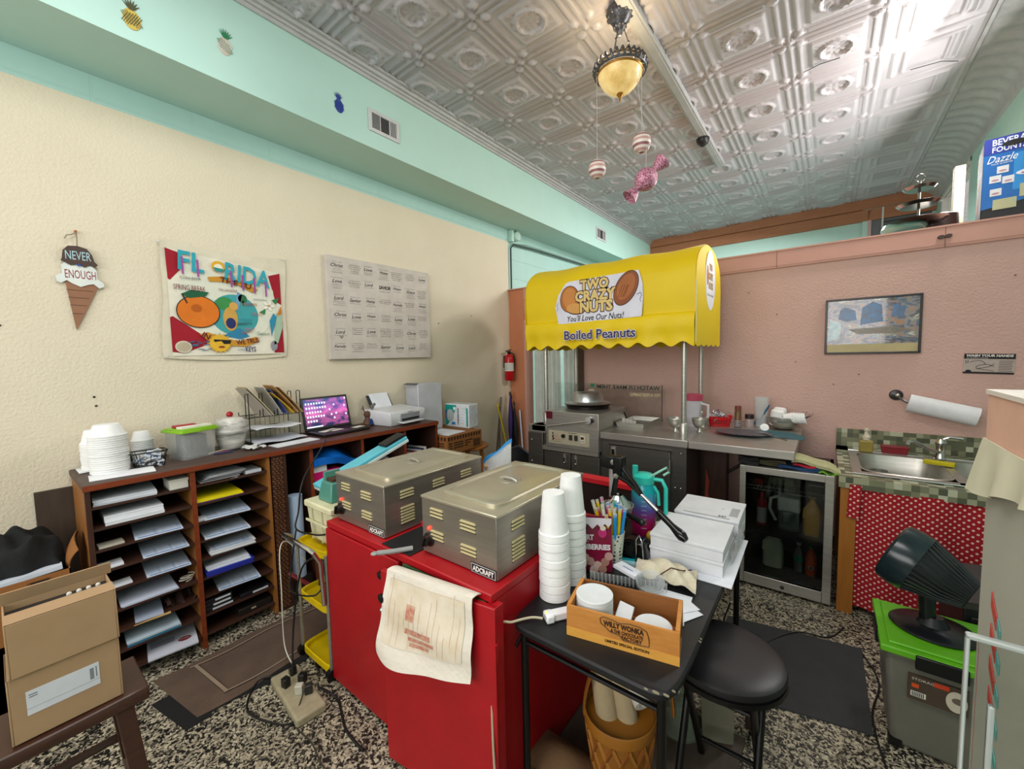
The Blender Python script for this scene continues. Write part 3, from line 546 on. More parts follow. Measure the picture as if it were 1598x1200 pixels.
# clutter before the jar
p=MB()
for i,(x,y,a,l_,col) in enumerate(((-2.93,.86,.3,.12,'#8a1c24'),(-2.94,.90,.1,.11,'#1a1a1a'),(-2.90,.85,-.2,.10,'#2a3a6a'),(-2.97,.84,.5,.13,'#c8c0a8'))):
    p=MB(); p.X=TP(x,y,1.046,a)@Matrix.Rotation(PI/2,4,'X'); p.lathe([(.001,-l_/2),(.005,-l_/2+.012),(.005,l_/2),(.0,l_/2)],c(col,.4),(0,0,0),8)
    p.build('pen',label=['dark red pen before the cookie jar','black pen before the cookie jar','navy pen before the cookie jar','cream pencil between tub and cookie jar'][i],cat='pen')
p=MB(); p.grid(lambda u,v:(-2.93+.12*u,.95+.09*v+.02*math.sin(u*9),1.048+.018*abs(math.sin(u*8+v*5))),12,8,c('#dcdcda',.8),.0012); p.build('crumpled_receipts',label='crumpled white receipts at the foot of the cookie jar',cat='receipts')
# wire file organiser with folders
og=thing('file_organiser',(-3.08,1.19,1.04),'black wire file organiser with three trays beside the cookie jar','organiser')
q=MB(); y0,y1,xf,xb=1.03,1.35,-2.99,-3.17
for y in (y0,y1): 
    q.tube([(xf,y,1.042),(xf,y,1.25)],.003,BLACKM,6); q.tube([(xb,y,1.042),(xb,y,1.25)],.003,BLACKM,6)
    for z in (1.06,1.14,1.22): q.tube([(xf,y,z),(xb,y,z)],.0022,BLACKM,6)
for z in (1.055,1.14,1.225):
    q.tube([(xf,y0,z),(xf,y1,z)],.003,BLACKM,6); q.tube([(xb,y0,z),(xb,y1,z)],.003,BLACKM,6)
    for i in range(11): yy=y0+(y1-y0)*i/10; q.tube([(xf,yy,z),(xb,yy,z)],.0014,BLACKM,4)
for i in range(11): yy=y0+(y1-y0)*i/10; q.tube([(xb,yy,1.05),(xb,yy,1.225)],.0012,BLACKM,4)
q.build('wire_trays',parent=og)
for yy in (1.03,1.115,1.205,1.30,1.36):
    q=MB(); q.tube([(xf,yy,1.225),(xf,yy,1.375),(xf-.008,yy+.003,1.382),(xf-.045,yy+.003,1.382),(xf-.053,yy,1.375),(xf-.053,yy,1.225)],.003,BLACKM,6); q.build('divider_loop',parent=og)
def folder(y,lean,col,h_,lab,x0=-3.15,x1=-2.95):
    q=MB(); q.grid(lambda u,v:(x0+(x1-x0)*u*(1-.15*v),y+lean*v+.03*u*(1-v)-.02*v*v,1.23+h_*v),6,8,c(col,.8),.003); q.build('file_folder',label=lab,cat='folder')
folder(1.12,-.09,'#a89f94',.19,'grey folder leaning furthest left in the wire organiser'); folder(1.135,-.095,'#cfc19a',.20,'cream folder leaning behind the leftmost grey one')
folder(1.195,-.05,'#a8a6a2',.19,'grey folder in the middle of the wire organiser',-3.15,-2.96); folder(1.235,-.045,'#4a5a9a',.17,'blue folder edge beside the middle grey folder',-3.15,-2.97)
folder(1.27,-.08,'#d2a72a',.15,'yellow folder curling out of the wire organiser'); folder(1.30,-.10,'#b98f5a',.20,'brown manila folder furthest right in the wire organiser'); folder(1.33,-.09,'#c0a070',.185,'tan manila folder beside the empty right loop of the organiser')
p=MB(); p.grid(lambda u,v:(-3.16+.22*u,1.05+.29*v,1.146+.006*math.sin(v*7)+.004*u),6,14,PAPER,.004); p.build('loose_papers',label='white papers on the middle tray of the wire organiser',cat='papers')
p=MB(); p.grid(lambda u,v:(-3.15+.24*u,1.04+.32*v,1.062+.004*math.sin(v*9)),6,14,c('#ccd0d8',.8),.004); p.build('loose_papers',label='printed papers on the lowest tray of the wire organiser',cat='papers')
p=MB(); p.X=TP(-2.85,1.26,1.0405,.12); p.box(-.06,.06,-.16,.13,0,.004,PAPER); p.build('letter',label='white letter lying before the wire organiser at the counter edge',cat='letter')
# laptop
lp=thing('laptop',(-2.97,1.63,1.04),'open black laptop with a purple sunset desktop full of icons','laptop')
X=TP(-2.97,1.63,1.04,.06)
q=MB(); q.X=X; q.rbox(0,0,.012,.25,.39,.018,c('#141517',.4)); q.build('base',parent=lp,bev=.004)
q=MB(); q.X=X
for r_ in range(5):
    for c_ in range(14): q.rbox(-.085+r_*.02,-.15+c_*.0225,.0225,.016,.018,.003,c('#08090a',.5))
q.rbox(.075,-.02,.0215,.065,.10,.001,c('#1d1f22',.3)); q.build('keyboard',parent=lp)
X2=X@Matrix.Translation((-.125,0,.02))@Matrix.Rotation(-.22,4,'Y')@Matrix(((0,0,1,0),(1,0,0,0),(0,1,0,0),(0,0,0,1)))
q=MB(); q.X=X2; q.box(-.195,.195,0,.255,-.008,.004,c('#101113',.35)); q.build('screen_lid',parent=lp,bev=.004)
sm=M('laptop_screen','#8a4a9c',.3); N,L,b=nodes(sm); tc=N.new('ShaderNodeTexCoord'); sp=N.new('ShaderNodeSeparateXYZ'); L.new(tc.outputs['Generated'],sp.inputs[0]); rp=N.new('ShaderNodeValToRGB'); L.new(sp.outputs[2],rp.inputs[0])
e=rp.color_ramp.elements; e[0].color=lin('#15183c'); e[1].color=lin('#16407a'); 
for p_,h_ in ((.3,'#3a2a5c'),(.5,'#c25aa0'),(.62,'#7a4a9a'),(.8,'#3a3f8a')): z_=e.new(p_); z_.color=lin(h_)
nz=N.new('ShaderNodeTexNoise'); nz.inputs['Scale'].default_value=5; L.new(tc.outputs['Generated'],nz.inputs[0]); mr=N.new('ShaderNodeMix'); mr.data_type='RGBA'; mr.inputs[0].default_value=.35; L.new(rp.outputs[0],mr.inputs[6]); 
r2=N.new('ShaderNodeValToRGB'); r2.color_ramp.elements[0].color=lin('#0d2a5a'); r2.color_ramp.elements[1].color=lin('#e06ab0'); r2.color_ramp.elements[0].position=.4; r2.color_ramp.elements[1].position=.6; L.new(nz.outputs[0],r2.inputs[0]); L.new(r2.outputs[0],mr.inputs[7])
L.new(mr.outputs[2],b.inputs['Base Color']); L.new(mr.outputs[2],b.inputs['Emission Color']); b.inputs['Emission Strength'].default_value=1.1
q=MB(); q.X=X2; q.box(-.178,.178,.02,.238,.004,.005,sm)
ic=M('icon_white','#dfe8ff',.5,emit=1.0)
for r_ in range(5):
    for c_ in range((8,8,6,7,4)[r_]): q.box(-.165+c_*.0215,-.153+c_*.0215,.198-r_*.034,.213-r_*.034,.005,.0056,ic)
for a,b_ in ((.06,.175),(.15,.16),(.02,.14),(.03,.10),(.07,.105),(.05,.07),(.155,.09),(.165,.22)): q.box(a,a+.012,b_,b_+.014,.005,.0056,ic)
q.box(-.178,-.05,.02,.03,.005,.0056,ic); q.build('screen',parent=lp)
for i,(x,y,a,l_) in enumerate(((-.0,-.08,.35,.16),(.03,-.04,.15,.10),(.06,.13,.2,.09))):
    p=MB(); p.X=X@TP(x,y,.0245,a); p.box(-.03,.03,-l_/2,l_/2,0,.0015,c('#d9d6cc',.8)); p.build('paper_slip',label=['long cream slip lying on the laptop keyboard','short white slip on the laptop beside the long one','white card on the right palm rest of the laptop'][i],cat='paper slip')
# figurine
fg=thing('figurine',(-3.03,1.925,1.04),'little brown figurine with twig-like arms and glasses between laptop and printer','figurine')
fm=M('figurine_brown','#6a4630',.6,0,'#3a2418',30,1)
MB().lathe([(0,1.04),(.04,1.04),(.045,1.06),(.03,1.09),(.024,1.11),(.034,1.13),(.03,1.155),(0,1.165)],fm,(-3.03,1.925,0),18).build('body',parent=fg)
q=MB(); 
for s_ in (-1,1): q.tube([(-3.03,1.925+s_*.02,1.15),(-3.03,1.925+s_*.04,1.18),(-3.02,1.925+s_*.05,1.21)],.004,fm,6); q.tube([(-3.03,1.925+s_*.04,1.18),(-3.03,1.925+s_*.06,1.19)],.003,fm,6)
q.build('antlers',parent=fg)
q=MB(); q.sph((-3.0,1.95,1.20),.017,c('#6f6f68'),sx=.4); q.sph((-3.0,1.97,1.215),.014,c('#6f6f68'),sx=.4); q.tube([(-3.0,1.95,1.14),(-3.0,1.96,1.2)],.002,c('#6f6f68'),5); q.build('leaf_sprig',parent=fg)
MB().rbox(-2.985,1.925,1.075,.01,.03,.05,c('#27407a')).build('scarf',parent=fg)
gl=thing('eyeglasses',(-2.82,2.06,1.04),'dark rimmed eyeglasses lying before the printer','eyeglasses')
q=MB()
for s_ in (-1,1): q.tube([(-2.82+.014*math.sin(t),2.06+s_*.028+.02*math.cos(t),1.05+.008*math.sin(t)) for t in [i*PI/6 for i in range(12)]],.0018,c('#2a1a18',.4),6,close=True); q.tube([(-2.82,2.06+s_*.05,1.052),(-2.90,2.06+s_*.05,1.044)],.0018,c('#2a1a18',.4),5)
q.tube([(-2.81,2.052,1.055),(-2.81,2.068,1.055)],.0018,c('#2a1a18',.4),5); q.build('frame',parent=gl)
# printer
pr=thing('printer',(-2.95,2.14,1.04),'white inkjet printer loaded with upright paper on the counter','printer')
X=TP(-2.95,2.14,1.04,.12); pw=M('printer_white','#d6d8dc',.35)
q=MB(); q.X=X
q.loft([[(-.15,-.18,0),(.13,-.17,0),(.13,.17,0),(-.15,.18,0)],[(-.16,-.205,.05),(.155,-.19,.05),(.155,.19,.05),(-.16,.205,.05)],[(-.16,-.205,.11),(.16,-.205,.10),(.16,.205,.10),(-.16,.205,.11)],[(-.15,-.2,.135),(.15,-.2,.118),(.15,.2,.118),(-.15,.2,.135)]],pw); q.build('housing',parent=pr,bev=.006)
q=MB(); q.X=X; q.box(.13,.1615,-.09,.13,.035,.095,c('#8a8c92',.4)); q.box(.13,.163,-.08,.12,.035,.055,c('#1b1c20',.4)); q.box(.13,.21,-.10,.135,.02,.03,pw); q.build('output_tray',parent=pr,bev=.002)
q=MB(); q.X=X; q.X=X@Matrix.Translation((.161,.02,.105))@Matrix(((0,0,1,0),(1,0,0,0),(0,1,0,0),(0,0,0,1))); q.text('Canon',0,0,.06,.011,c('#2a2a30'),bold=.02); q.build('logo',parent=pr)
q=MB(); q.X=X; q.loft([[(-.15,-.13,.12),(-.14,-.13,.125),(-.14,.11,.125),(-.15,.11,.12)],[(-.215,-.13,.235),(-.205,-.13,.24),(-.205,.11,.24),(-.215,.11,.235)]],c('#2c2e32')); q.build('paper_support',parent=pr)
q=MB(); q.X=X; q.loft([[(-.138,-.10,.122),(-.13,-.10,.125),(-.13,.09,.125),(-.138,.09,.122)],[(-.205,-.11,.25),(-.196,-.11,.253),(-.196,.09,.253),(-.205,.09,.25)]],PAPER); q.build('paper_stack',label='sheaf of white paper standing in the printer feed',cat='paper')
# cardboard box on round wooden stool, with white carton, paper and wrapped package
st=thing('round_stool',(-2.80,2.82,0),'orange wooden round stool under the printed carton near the cream wall','stool')
om=M('stool_wood','#a9682c',.4,0,'#8c5220',6,1)
MB().lathe([(0,.70),(.19,.70),(.205,.71),(.205,.725),(.19,.735),(0,.735)],om,(-2.80,2.87,0),36).build('seat',parent=st)
for a in (.8,2.4,4.0,5.5):
    MB().tube([(-2.80+.13*math.cos(a),2.87+.13*math.sin(a),.705),(-2.80+.19*math.cos(a),2.87+.19*math.sin(a),0)],.02,om,10,r2=.014).build('leg',parent=st)
cb=thing('printed_carton',(-2.86,2.64,.736),'brown printed carton on the round wooden stool beside the desk end','box')
q=MB(); q.box(-3.13,-2.61,2.42,2.87,.736,.90,CARD2); q.build('carton',parent=cb,bev=.003)
q=MB(); q.X=LW(2.42,.736,-2.609)
for i in range(12): q.box(.01+i*.036,.03+i*.036,.125,.155,0,.001,c('#3a2416'))
for r_ in range(3):
    q.box(.02,.06,.09-r_*.022,.1-r_*.022,0,.001,c('#3a2416')); q.box(.08,.2,.09-r_*.022,.1-r_*.022,0,.001,c('#3a2416')); q.box(.22,.32-.03*r_,.09-r_*.022,.1-r_*.022,0,.001,c('#3a2416'))
q.box(.33,.42,.02,.09,0,.001,c('#5a3a1e')); 
q.X=BW(-3.13,.736,2.419)
for i in range(12): q.box(.02+i*.042,.042+i*.042,.125,.155,0,.001,c('#3a2416'))
for r_ in range(3): q.box(.06,.3,.09-r_*.022,.1-r_*.022,0,.001,c('#3a2416')); q.box(.34,.48,.09-r_*.022,.1-r_*.022,0,.001,c('#3a2416'))
q.build('printing',parent=cb)
MB().rbox(-2.80,2.57,.903,.30,.24,.004,PAPER,rz=.1).build('paper_stack',label='white sheets lying on the printed carton',cat='paper')
q=MB(); q.box(-3.17,-2.99,2.43,2.72,.901,1.352,c('#c9cad0',.6)); o=q.build('white_carton',label='tall white carton standing behind the printer',cat='box',bev=.004)
q=MB(); q.box(-3.16,-3.0,2.426,2.43,.93,1.33,c('#b4b6bc',.6)); q.rbox(-3.08,2.42,1.353,.17,.05,.004,c('#55565c'),rx=.2); q.build('flap',parent=o)
dp=thing('wrapped_package',(-2.86,2.85,.901),'wrapped package of teal and white printed pads on the printed carton','package')
X=TP(-2.865,2.80,.901,.06)
q=MB(); q.X=X; q.box(-.16,.15,-.0,.15,0,.235,M('package_film','#d8dcdf',.25,bump=.6,bscale=30)); q.build('pack',parent=dp,bev=.012,seg=3)
q=MB(); q.X=X@Matrix(((1,0,0,-.16),(0,0,-1,-.002),(0,1,0,0),(0,0,0,1)))
tl=c('#12968a',.35)
q.prism([(.01,.02),(.03,.02),(.10,.10),(.15,.20),(.15,.225),(.01,.225)],0,.001,tl); q.ell(.07,.12,.05,.06,.001,.002,c('#a9b4b0'),20); q.prism([(.01,.10),(.03,.07),(.035,.16),(.01,.17)],.001,.002,c('#1c3f90')); q.box(.09,.135,.03,.055,.001,.002,c('#1f7fc0')); q.rbox(.13,.19,.0015,.03,.03,.001,c('#e8e8e8'))
q.text('UNDERPADS',.175,.115,.16,.016,c('#1a2438'),.001,rot=PI/2,bold=.03); q.box(.28,.30,.02,.2,0,.001,tl)
for i in range(6): q.tube([(.2,.05+i*.03,.002),(.24,.06+i*.028,.005),(.27,.04+i*.033,.002)],.002,c('#eef0f2',.2),4)
q.build('printing',parent=dp)
# umbrellas and broom handles in the corner
um=[('umbrella','folded navy umbrella leaning in the corner by the doorway','#10131c',(-3.10,3.98,.35),(-3.12,4.0,1.06),.045),('umbrella','folded purple and dark red umbrella topmost in the corner bundle','#3a1f66',(-3.06,3.90,.55),(-3.12,3.98,1.10),.03),('umbrella','folded black umbrella behind the white pole in the corner','#0b0b0c',(-2.99,3.93,.4),(-3.06,3.98,.98),.035)]
for n_,lb,col,a,b_,r_ in um:
    o=thing(n_,a,lb,'umbrella'); A,B_=Vector(a),Vector(b_); d=(B_-A); L_=d.length
    MB().lathe([(.008,0),(r_*.5,.05),(r_,L_*.45),(r_*.9,L_*.6),(.012,L_*.9),(.006,L_)],c(col,.7),a,12,axis=d).build('canopy',parent=o)
    MB().lathe([(.012,L_-.0),(.016,L_+.02),(.01,L_+.05),(0,L_+.055)],c('#2a2420'),a,10,axis=d).build('handle',parent=o)
    MB().lathe([(.004,-.12),(.006,.02)],CHROME,a,8,axis=d).build('tip',parent=o)
for lb,col,a,b_ in (('yellow broom handle leaning in the wall corner','#d9b91a',(-2.97,3.86,.02),(-3.15,3.76,1.03)),('white pole leaning upright in the wall corner','#c9d0dc',(-2.90,3.96,.02),(-3.02,4.04,.92)),('brown broom handle leaning leftmost in the wall corner','#6a5540',(-3.10,3.60,.02),(-3.17,3.86,1.09)),('grey broom handle leaning behind the yellow one','#56524c',(-3.04,3.64,.02),(-3.15,3.80,.98))):
    MB().tube([a,b_],.011,c(col,.4),10).build('broom_handle',label=lb,cat='pole')
# folding chair back behind the bag
fc=thing('folding_chair',(-2.35,3.15,0),'black folding chair standing between the cream wall and the stainless cart','chair')
q=MB(); q.grid(lambda u,v:(-2.52+.36*u,3.08+.05*math.sin(u*PI),.45+.25*v-.10*(2*u-1)**2*v),14,6,c('#16171a',.45),.012); q.build('backrest',parent=fc)
q=MB(); q.tube([(-2.54,3.1,0),(-2.54,3.1,.5),(-2.5,3.1,.66),(-2.35,3.12,.72),(-2.2,3.1,.66),(-2.16,3.1,.5),(-2.16,3.1,0)],.011,c('#3a3b40',.3),8); q.build('frame',parent=fc)
MB().box(-2.53,-2.17,2.75,3.08,.42,.44,c('#16171a',.45)).build('seat',parent=fc,bev=.01)
for x in (-2.52,-2.18): MB().tube([(x,2.78,0),(x,3.06,.42)],.01,c('#3a3b40',.3),8).build('leg',parent=fc)
# ================= STAINLESS CART WITH YELLOW AWNING =================
CY0,CY1,CX0,CX1=3.05,4.03,-2.19,-.775
ct=thing('concession_cart',((CX0+CX1)/2,3.5,0),'stainless steel nut vending cart under the yellow awning','cart')
q=MB(); q.box(-1.462,-.79,3.08,4.0,.08,.905,STEELD); q.box(-2.13,-1.462,3.08,4.0,.08,.745,STEELD); q.box(-2.13,-1.99,3.08,4.0,.745,.89,STEELD); q.build('cabinet_body',parent=ct)
q=MB(); q.box(-1.46,CX1,CY0,CY1,.905,.96,STEEL); q.box(CX0+.04,-1.98,CY0+.01,CY1,.905,.96,STEEL); q.box(-1.98,-1.46,3.6,CY1,.905,.96,STEEL); q.box(CX0+.0,-2.0,3.06,3.2,.89,.96,STEEL); q.build('counter_top',parent=ct,bev=.004)
q=MB(); q.box(CX0,-2.03,3.055,3.1,.1,.89,STEELD); q.build('corner_panel',parent=ct,bev=.002)
q=MB(); q.box(-2.02,-1.47,3.04,3.08,.745,.785,STEEL); q.build('trim_rail',parent=ct,bev=.002)
for x0,x1 in ((-2.01,-1.745),(-1.735,-1.47)):
    d=MB().box(x0,x1,3.055,3.08,.15,.735,STEELD).build('door',parent=ct,bev=.003)
    lx=x1-.05 if x0<-1.9 else x0+.05
    q=MB(); q.box(lx-.012,lx+.012,3.045,3.056,.65,.73,STEEL); q.box(lx-.006,lx+.006,3.035,3.047,.655,.70,CHROME); q.sph((lx,3.04,.655),.009,CHROME,10); q.build('latch',parent=d)
d=MB().box(-1.38,-.90,3.055,3.08,.15,.865,STEELD).build('door',parent=ct,bev=.004)
q=MB(); q.box(-1.36,-1.32,3.045,3.056,.74,.85,STEEL); q.rbox(-1.34,3.042,.80,.022,.014,.07,CHROME,rx=.12); q.build('latch',parent=d)
q=MB(); q.box(-.905,-.895,3.045,3.058,.7,.8,STEEL); q.box(-.905,-.895,3.045,3.058,.25,.35,STEEL); q.build('hinge',parent=d)
q=MB(); q.box(-1.385,-.89,3.052,3.057,.862,.87,CHROME); q.build('door_edge',parent=d)
for x,z in ((-.82,.86),(-.82,.3),(-.82,.6),(-2.15,.82),(-2.15,.62),(-2.15,.3),(-.86,.6)): q=MB(); q.sph((x,3.054,z),.007,CHROME,8); q.build('rivet',parent=ct)
for x,y in ((-2.05,3.15),(-.87,3.15),(-2.05,3.93),(-.87,3.93)): MB().lathe([(.0,0),(.04,0),(.04,.05),(.02,.08),(0,.08)],BLACK,(x,y,0),14).build('caster',parent=ct)
for x,y in ((-2.03,3.13),(-.835,3.17),(-2.13,3.88),(-.88,3.88)):
    q=MB(); q.tube([(x,y,.96),(x,y,1.75)],.019,STEEL,14); q.lathe([(.03,.96),(.03,1.06),(.022,1.07)],STEEL,(x,y,0),14); q.build('awning_pole',parent=ct)
# awning: fabric barrel
aw=thing('awning',(-1.43,3.45,1.64),'bright yellow fabric awning with nut logo over the stainless cart','awning')
AX0,AX1=-2.19,-.735; YM=M('awning_yellow','#e3c400',.55,0,'#d9b800',3,1); YMI=M('awning_inside','#6d4a22',.8)
P_=[(3.05,1.66),(3.055,1.72),(3.035,1.80),(3.05,1.87),(3.075,1.89),(3.06,2.0),(3.06,2.10)]
for i in range(1,18):
    a=PI-PI*i/18; P_.append((3.46+.40*math.cos(a)*1.0,2.12+.285*math.sin(a)**.8))
P_+=[(3.86,2.08),(3.87,1.9),(3.87,1.66)]
def awf(u,v):
    k=min(int(v*(len(P_)-1)),len(P_)-2); t=v*(len(P_)-1)-k; a,b_=P_[k],P_[k+1]; y=a[0]+(b_[0]-a[0])*t; z=a[1]+(b_[1]-a[1])*t
    if z<1.9: z2=(1.9-z)/.24; z+=-.0+.018*math.cos(u*PI*2*9)*max(0,z2)**3*-1; y+=(.012*math.sin(u*22+1)+.008*math.sin(u*47))*z2*(1 if y<3.5 else -1)
    z-= .012*math.sin(u*PI*3)**2*(1 if z>2.2 else 0); return (AX0+(AX1-AX0)*u,y,z)
q=MB(); q.grid(awf,108,60,YM,-.003); q.build('canopy',parent=aw)
for nm,X_,sg in (('end_panel',AX1,1),('end_panel',AX0,-1)):
    q=MB(); n=30
    def ef(u,v,X_=X_,sg=sg):
        y=3.05+(3.87-3.05)*u; c_=max(0,1-((y-3.46)/.41)**2)**.42; top=2.12+.285*c_ if 0<u<1 else 2.10
        zb=1.655-.016*abs(math.sin(u*PI*5)); z=zb+(top-.004-zb)*v; return (X_+sg*(.002+.012*math.sin(v*PI)*math.sin(u*PI)),y,z)
    q.grid(ef,40,20,YM,-.003 if sg>0 else .003); q.build(nm,parent=aw)
q=MB(); q.X=Matrix(((0,0,1,AX1+.004),(1,0,0,3.44),(0,1,0,2.12),(0,0,0,1)))
q.ell(0,.02,.155,.225,.008,.013,c('#e9e9f4',.5),40)
for s_,z_,h_ in (('TWO',.12,.055),('CRAZY',.05,.055),('NUTS',-.02,.055)): q.text(s_,.0,z_,.14 if len(s_)>3 else .10,h_,c('#4a2010'),.013,bold=.06); q.text(s_,.0,z_,.14 if len(s_)>3 else .10,h_,c('#d9b066'),.014,bold=.02)
q.ell(-.10,.05,.03,.075,.013,.0135,c('#b9703a'),20); q.text("You'll Love Our Nuts!",0,-.09,.2,.02,c('#2a2a4a'),.013,shear=.3)
q.build('side_logo',parent=aw)
q=MB(); q.tube([(AX1+.006,3.05,1.67),(AX1+.006,3.052,2.1)],.004,c('#d8d0a0'),6); q.build('piping',parent=aw)
# logo cloth on the front
q=MB(); q.X=BW(-1.87,1.865,3.049)@Matrix.Rotation(0,4,'X')
q.prism([(.03,-.005),(.0,.14),(.03,.24),(.10,.33),(.14,.345),(.62,.355),(.735,.36),(.765,.26),(.77,.16),(.76,.03),(.755,.012)],0,.003,c('#dcdbe8',.6))
lg=q.build('logo_banner',parent=aw)
q=MB(); q.X=BW(-1.87,1.865,3.046); dk_='#3a160c'
def nutp(cx,cy,rx,ry,rot,col1,col2):
    q.ell(cx,cy,rx+.006,ry+.006,0,.001,c(dk_),36,rot=rot); q.ell(cx,cy,rx,ry,.001,.002,c(col1),36,rot=rot); q.ell(cx+.0,cy+.01,rx*.75,ry*.78,.002,.0026,c(col2),36,rot=rot)
q.ell(.20,.115,.095,.050,0,.001,c(dk_),32,rot=-.1); nutp(.14,.20,.085,.105,-.1,'#b56a2c','#c98340'); q.ell(.20,.117,.088,.043,.003,.004,c('#d49a50'),32,rot=-.1)
X_=q.X; nutp(.635,.235,.082,.135,-.5,'#8a4a22','#a8602c')
for sx_ in (.62,.65,.60,.64): q.tube([(sx_-.03,.17,.004),(sx_+.01,.26,.004)],.0012,c('#6a3416'),4)
q.tube([(.72,.18,.003),(.75,.19,.003),(.76,.17,.003),(.745,.14,.003),(.755,.12,.003)],.0016,c('#303040'),4); q.tube([(.03,.18,.003),(.015,.15,.003),(.03,.13,.003),(.015,.11,.003)],.0014,c('#6a6ab0'),4)
for s_,cx,cy,w_,h_ in (('TWO',.37,.30,.25,.085),('CRAZY',.375,.21,.36,.09),('NUTS',.385,.12,.29,.09)):
    q.text(s_,cx,cy,w_+.012,h_+.014,c('#4a1d0c'),.004,bold=.11); q.text(s_,cx,cy,w_,h_,c('#dcc07a'),.0048,bold=.05)
q.text("You'll Love Our Nuts!",.37,.035,.50,.05,INK,.003,shear=.25,bold=.004)
q.build('logo_print',parent=lg)
q=MB(); q.X=BW(-1.43,1.76,3.022); q.text('Boiled Peanuts',-.03,0,.63,.085,c('#d9d6e0',.6),0,bold=.05); q.text('Boiled Peanuts',-.03,0,.62,.075,c('#1c1a5c',.6),.0012,bold=.015); q.build('lettering',parent=aw)
# nut roaster set in the counter
mc=thing('nut_roaster',(-1.72,3.3,.785),'stainless nut roaster with control panel and a lidded pan set in the cart','roaster')
q=MB(); q.box(-1.975,-1.462,3.03,3.6,.785,1.105,STEEL); q.build('housing',parent=mc,bev=.004)
q=MB(); q.X=BW(-1.945,.82,3.03); q.box(0,.40,0,.115,0,.004,c('#a9a08a',.4)); 
q.ell(.155,.075,.016,.016,.004,.022,BLACK,18)
for x in (.21,.262): q.box(x,x+.03,.045,.09,.004,.012,c('#2a2622'))
q.box(.315,.36,.03,.095,.004,.006,c('#c9c2ae')); q.box(.322,.35,.062,.082,.006,.009,c('#3a1416')); q.ell(.325,.045,.004,.004,.006,.01,BLACK,8); q.ell(.345,.045,.004,.004,.006,.01,BLACK,8)
q.text('The Nutty Bavarian'.split()[0],.085,.08,.03,.014,c('#b9541c'),.004); q.text('Nutty',.088,.06,.035,.014,c('#b9541c'),.004); q.text('Bavarian',.095,.04,.05,.014,c('#b9541c'),.004)
q.prism([(.035,.03),(.055,.03),(.06,.05),(.045,.055),(.06,.07),(.045,.075),(.055,.095),(.035,.095),(.045,.07),(.032,.06),(.045,.045)],.004,.005,INK)
q.box(.02,.13,.018,.021,.004,.005,c('#5a5448')); q.box(.2,.28,.103,.107,.004,.005,INK)
q.build('control_panel',parent=mc)
q=MB(); q.tube([(-1.96,3.025,.965),(-1.55,3.0,1.045)],.006,CHROME,8); q.lathe([(0,0),(.03,0),(.032,.02),(.028,.03),(0,.032)],M('knob_aluminium','#c9c9c9',.35,.7),(-1.545,3.03,1.05),20,axis=(0,-1,0)); q.lathe([(.018,-.02),(.018,.03)],BLACK,(-1.52,3.03,1.052),14,axis=(0,-1,0)); q.build('lever',parent=mc)
MB().box(-1.97,-1.905,3.026,3.032,1.035,1.10,c('#5a1426',.3)).build('badge',parent=mc)
q=MB(); q.lathe([(0,1.106),(.19,1.106),(.195,1.13),(.215,1.145),(.21,1.15),(.0,1.15)],M('black_pan','#1a1512',.35,.3),(-1.74,3.38,0),40); q.lathe([(.17,1.106),(.19,1.108),(.19,1.116),(.17,1.118)],M('brass_ring','#8a6a30',.4,.8),(-1.74,3.38,0),40); q.build('roasting_pan',parent=mc)
q=MB(); q.lathe([(.215,1.151),(.20,1.158),(.15,1.168),(.125,1.245),(.115,1.252),(0,1.252)],M('spun_aluminium','#c4c4c4',.28,.85),(-1.74,3.38,0),40,cap=False); q.build('pan_lid',parent=mc)
# glass sneeze guard
sg=thing('sneeze_guard',(-1.75,3.77,.96),'clear glass guard with backwards lettering standing behind the roaster','glass guard')
q=MB(); q.box(-2.32,-1.185,3.765,3.77,.96,1.30,GLASS); q.build('glass_panel',parent=sg)
q=MB(); q.X=BW(-1.185,.96,3.764); q.text('WATCH US MAKE THEM!',-.335,.312,.64,.038,c('#16332c'),.002,flip=True,bold=.02); q.text('TRY A FREE SAMPLE',-.155,.245,.29,.03,c('#e6d9a8'),.002,flip=True,bold=.015); q.build('lettering',parent=sg)
q=MB(); q.box(-1.187,-1.181,3.764,3.772,.96,1.30,c('#3a3a36')); q.build('edge_post',parent=sg)
q=MB(); q.box(-1.92,-1.86,3.76,3.764,1.19,1.24,c('#dcd8c8')); q.box(-1.90,-1.86,3.758,3.763,1.265,1.30,c('#1f8a6a')); q.build('sticker',label='small cream and green stickers on the glass guard',cat='sticker')
# tray with cards
ty=thing('sheet_pan',(-1.33,3.60,.96),'steel sheet pan holding paper slips beside the roaster','pan')
q=MB(); X=TP(-1.325,3.55,.961,0)
q.X=X; q.box(-.115,.115,-.20,.20,0,.003,STEELD)
q.loft([[(-.115,-.2,0),(.115,-.2,0),(.115,.2,0),(-.115,.2,0)],[(-.125,-.21,.04),(.125,-.21,.04),(.125,.21,.04),(-.125,.21,.04)],[(-.135,-.22,.042),(.135,-.22,.042),(.135,.22,.042),(-.135,.22,.042)],[(-.125,-.21,.04),(.125,-.21,.04),(.125,.21,.04),(-.125,.21,.04)],[(-.115,-.2,.003),(.115,-.2,.003),(.115,.2,.003),(-.115,.2,.003)]],STEEL,cap=False); q.build('tray',parent=ty)
for i in range(4):
    q=MB(); q.X=X@TP(-.07+i*.032,-.16,.004,.1); q.box(-.014,.014,-.002,.002,0,.07-.006*i,c('#b8b4ac',.6)); q.build('paper_bag',label='small grey paper cone standing at the front of the sheet pan',cat='paper bag',group='paper cones in the sheet pan')
MB().tube([(-1.36,3.42,.975),(-1.385,3.37,1.09)],.006,BLACK,6).build('scoop_handle',label='black scoop handle sticking up between the paper cones',cat='scoop')
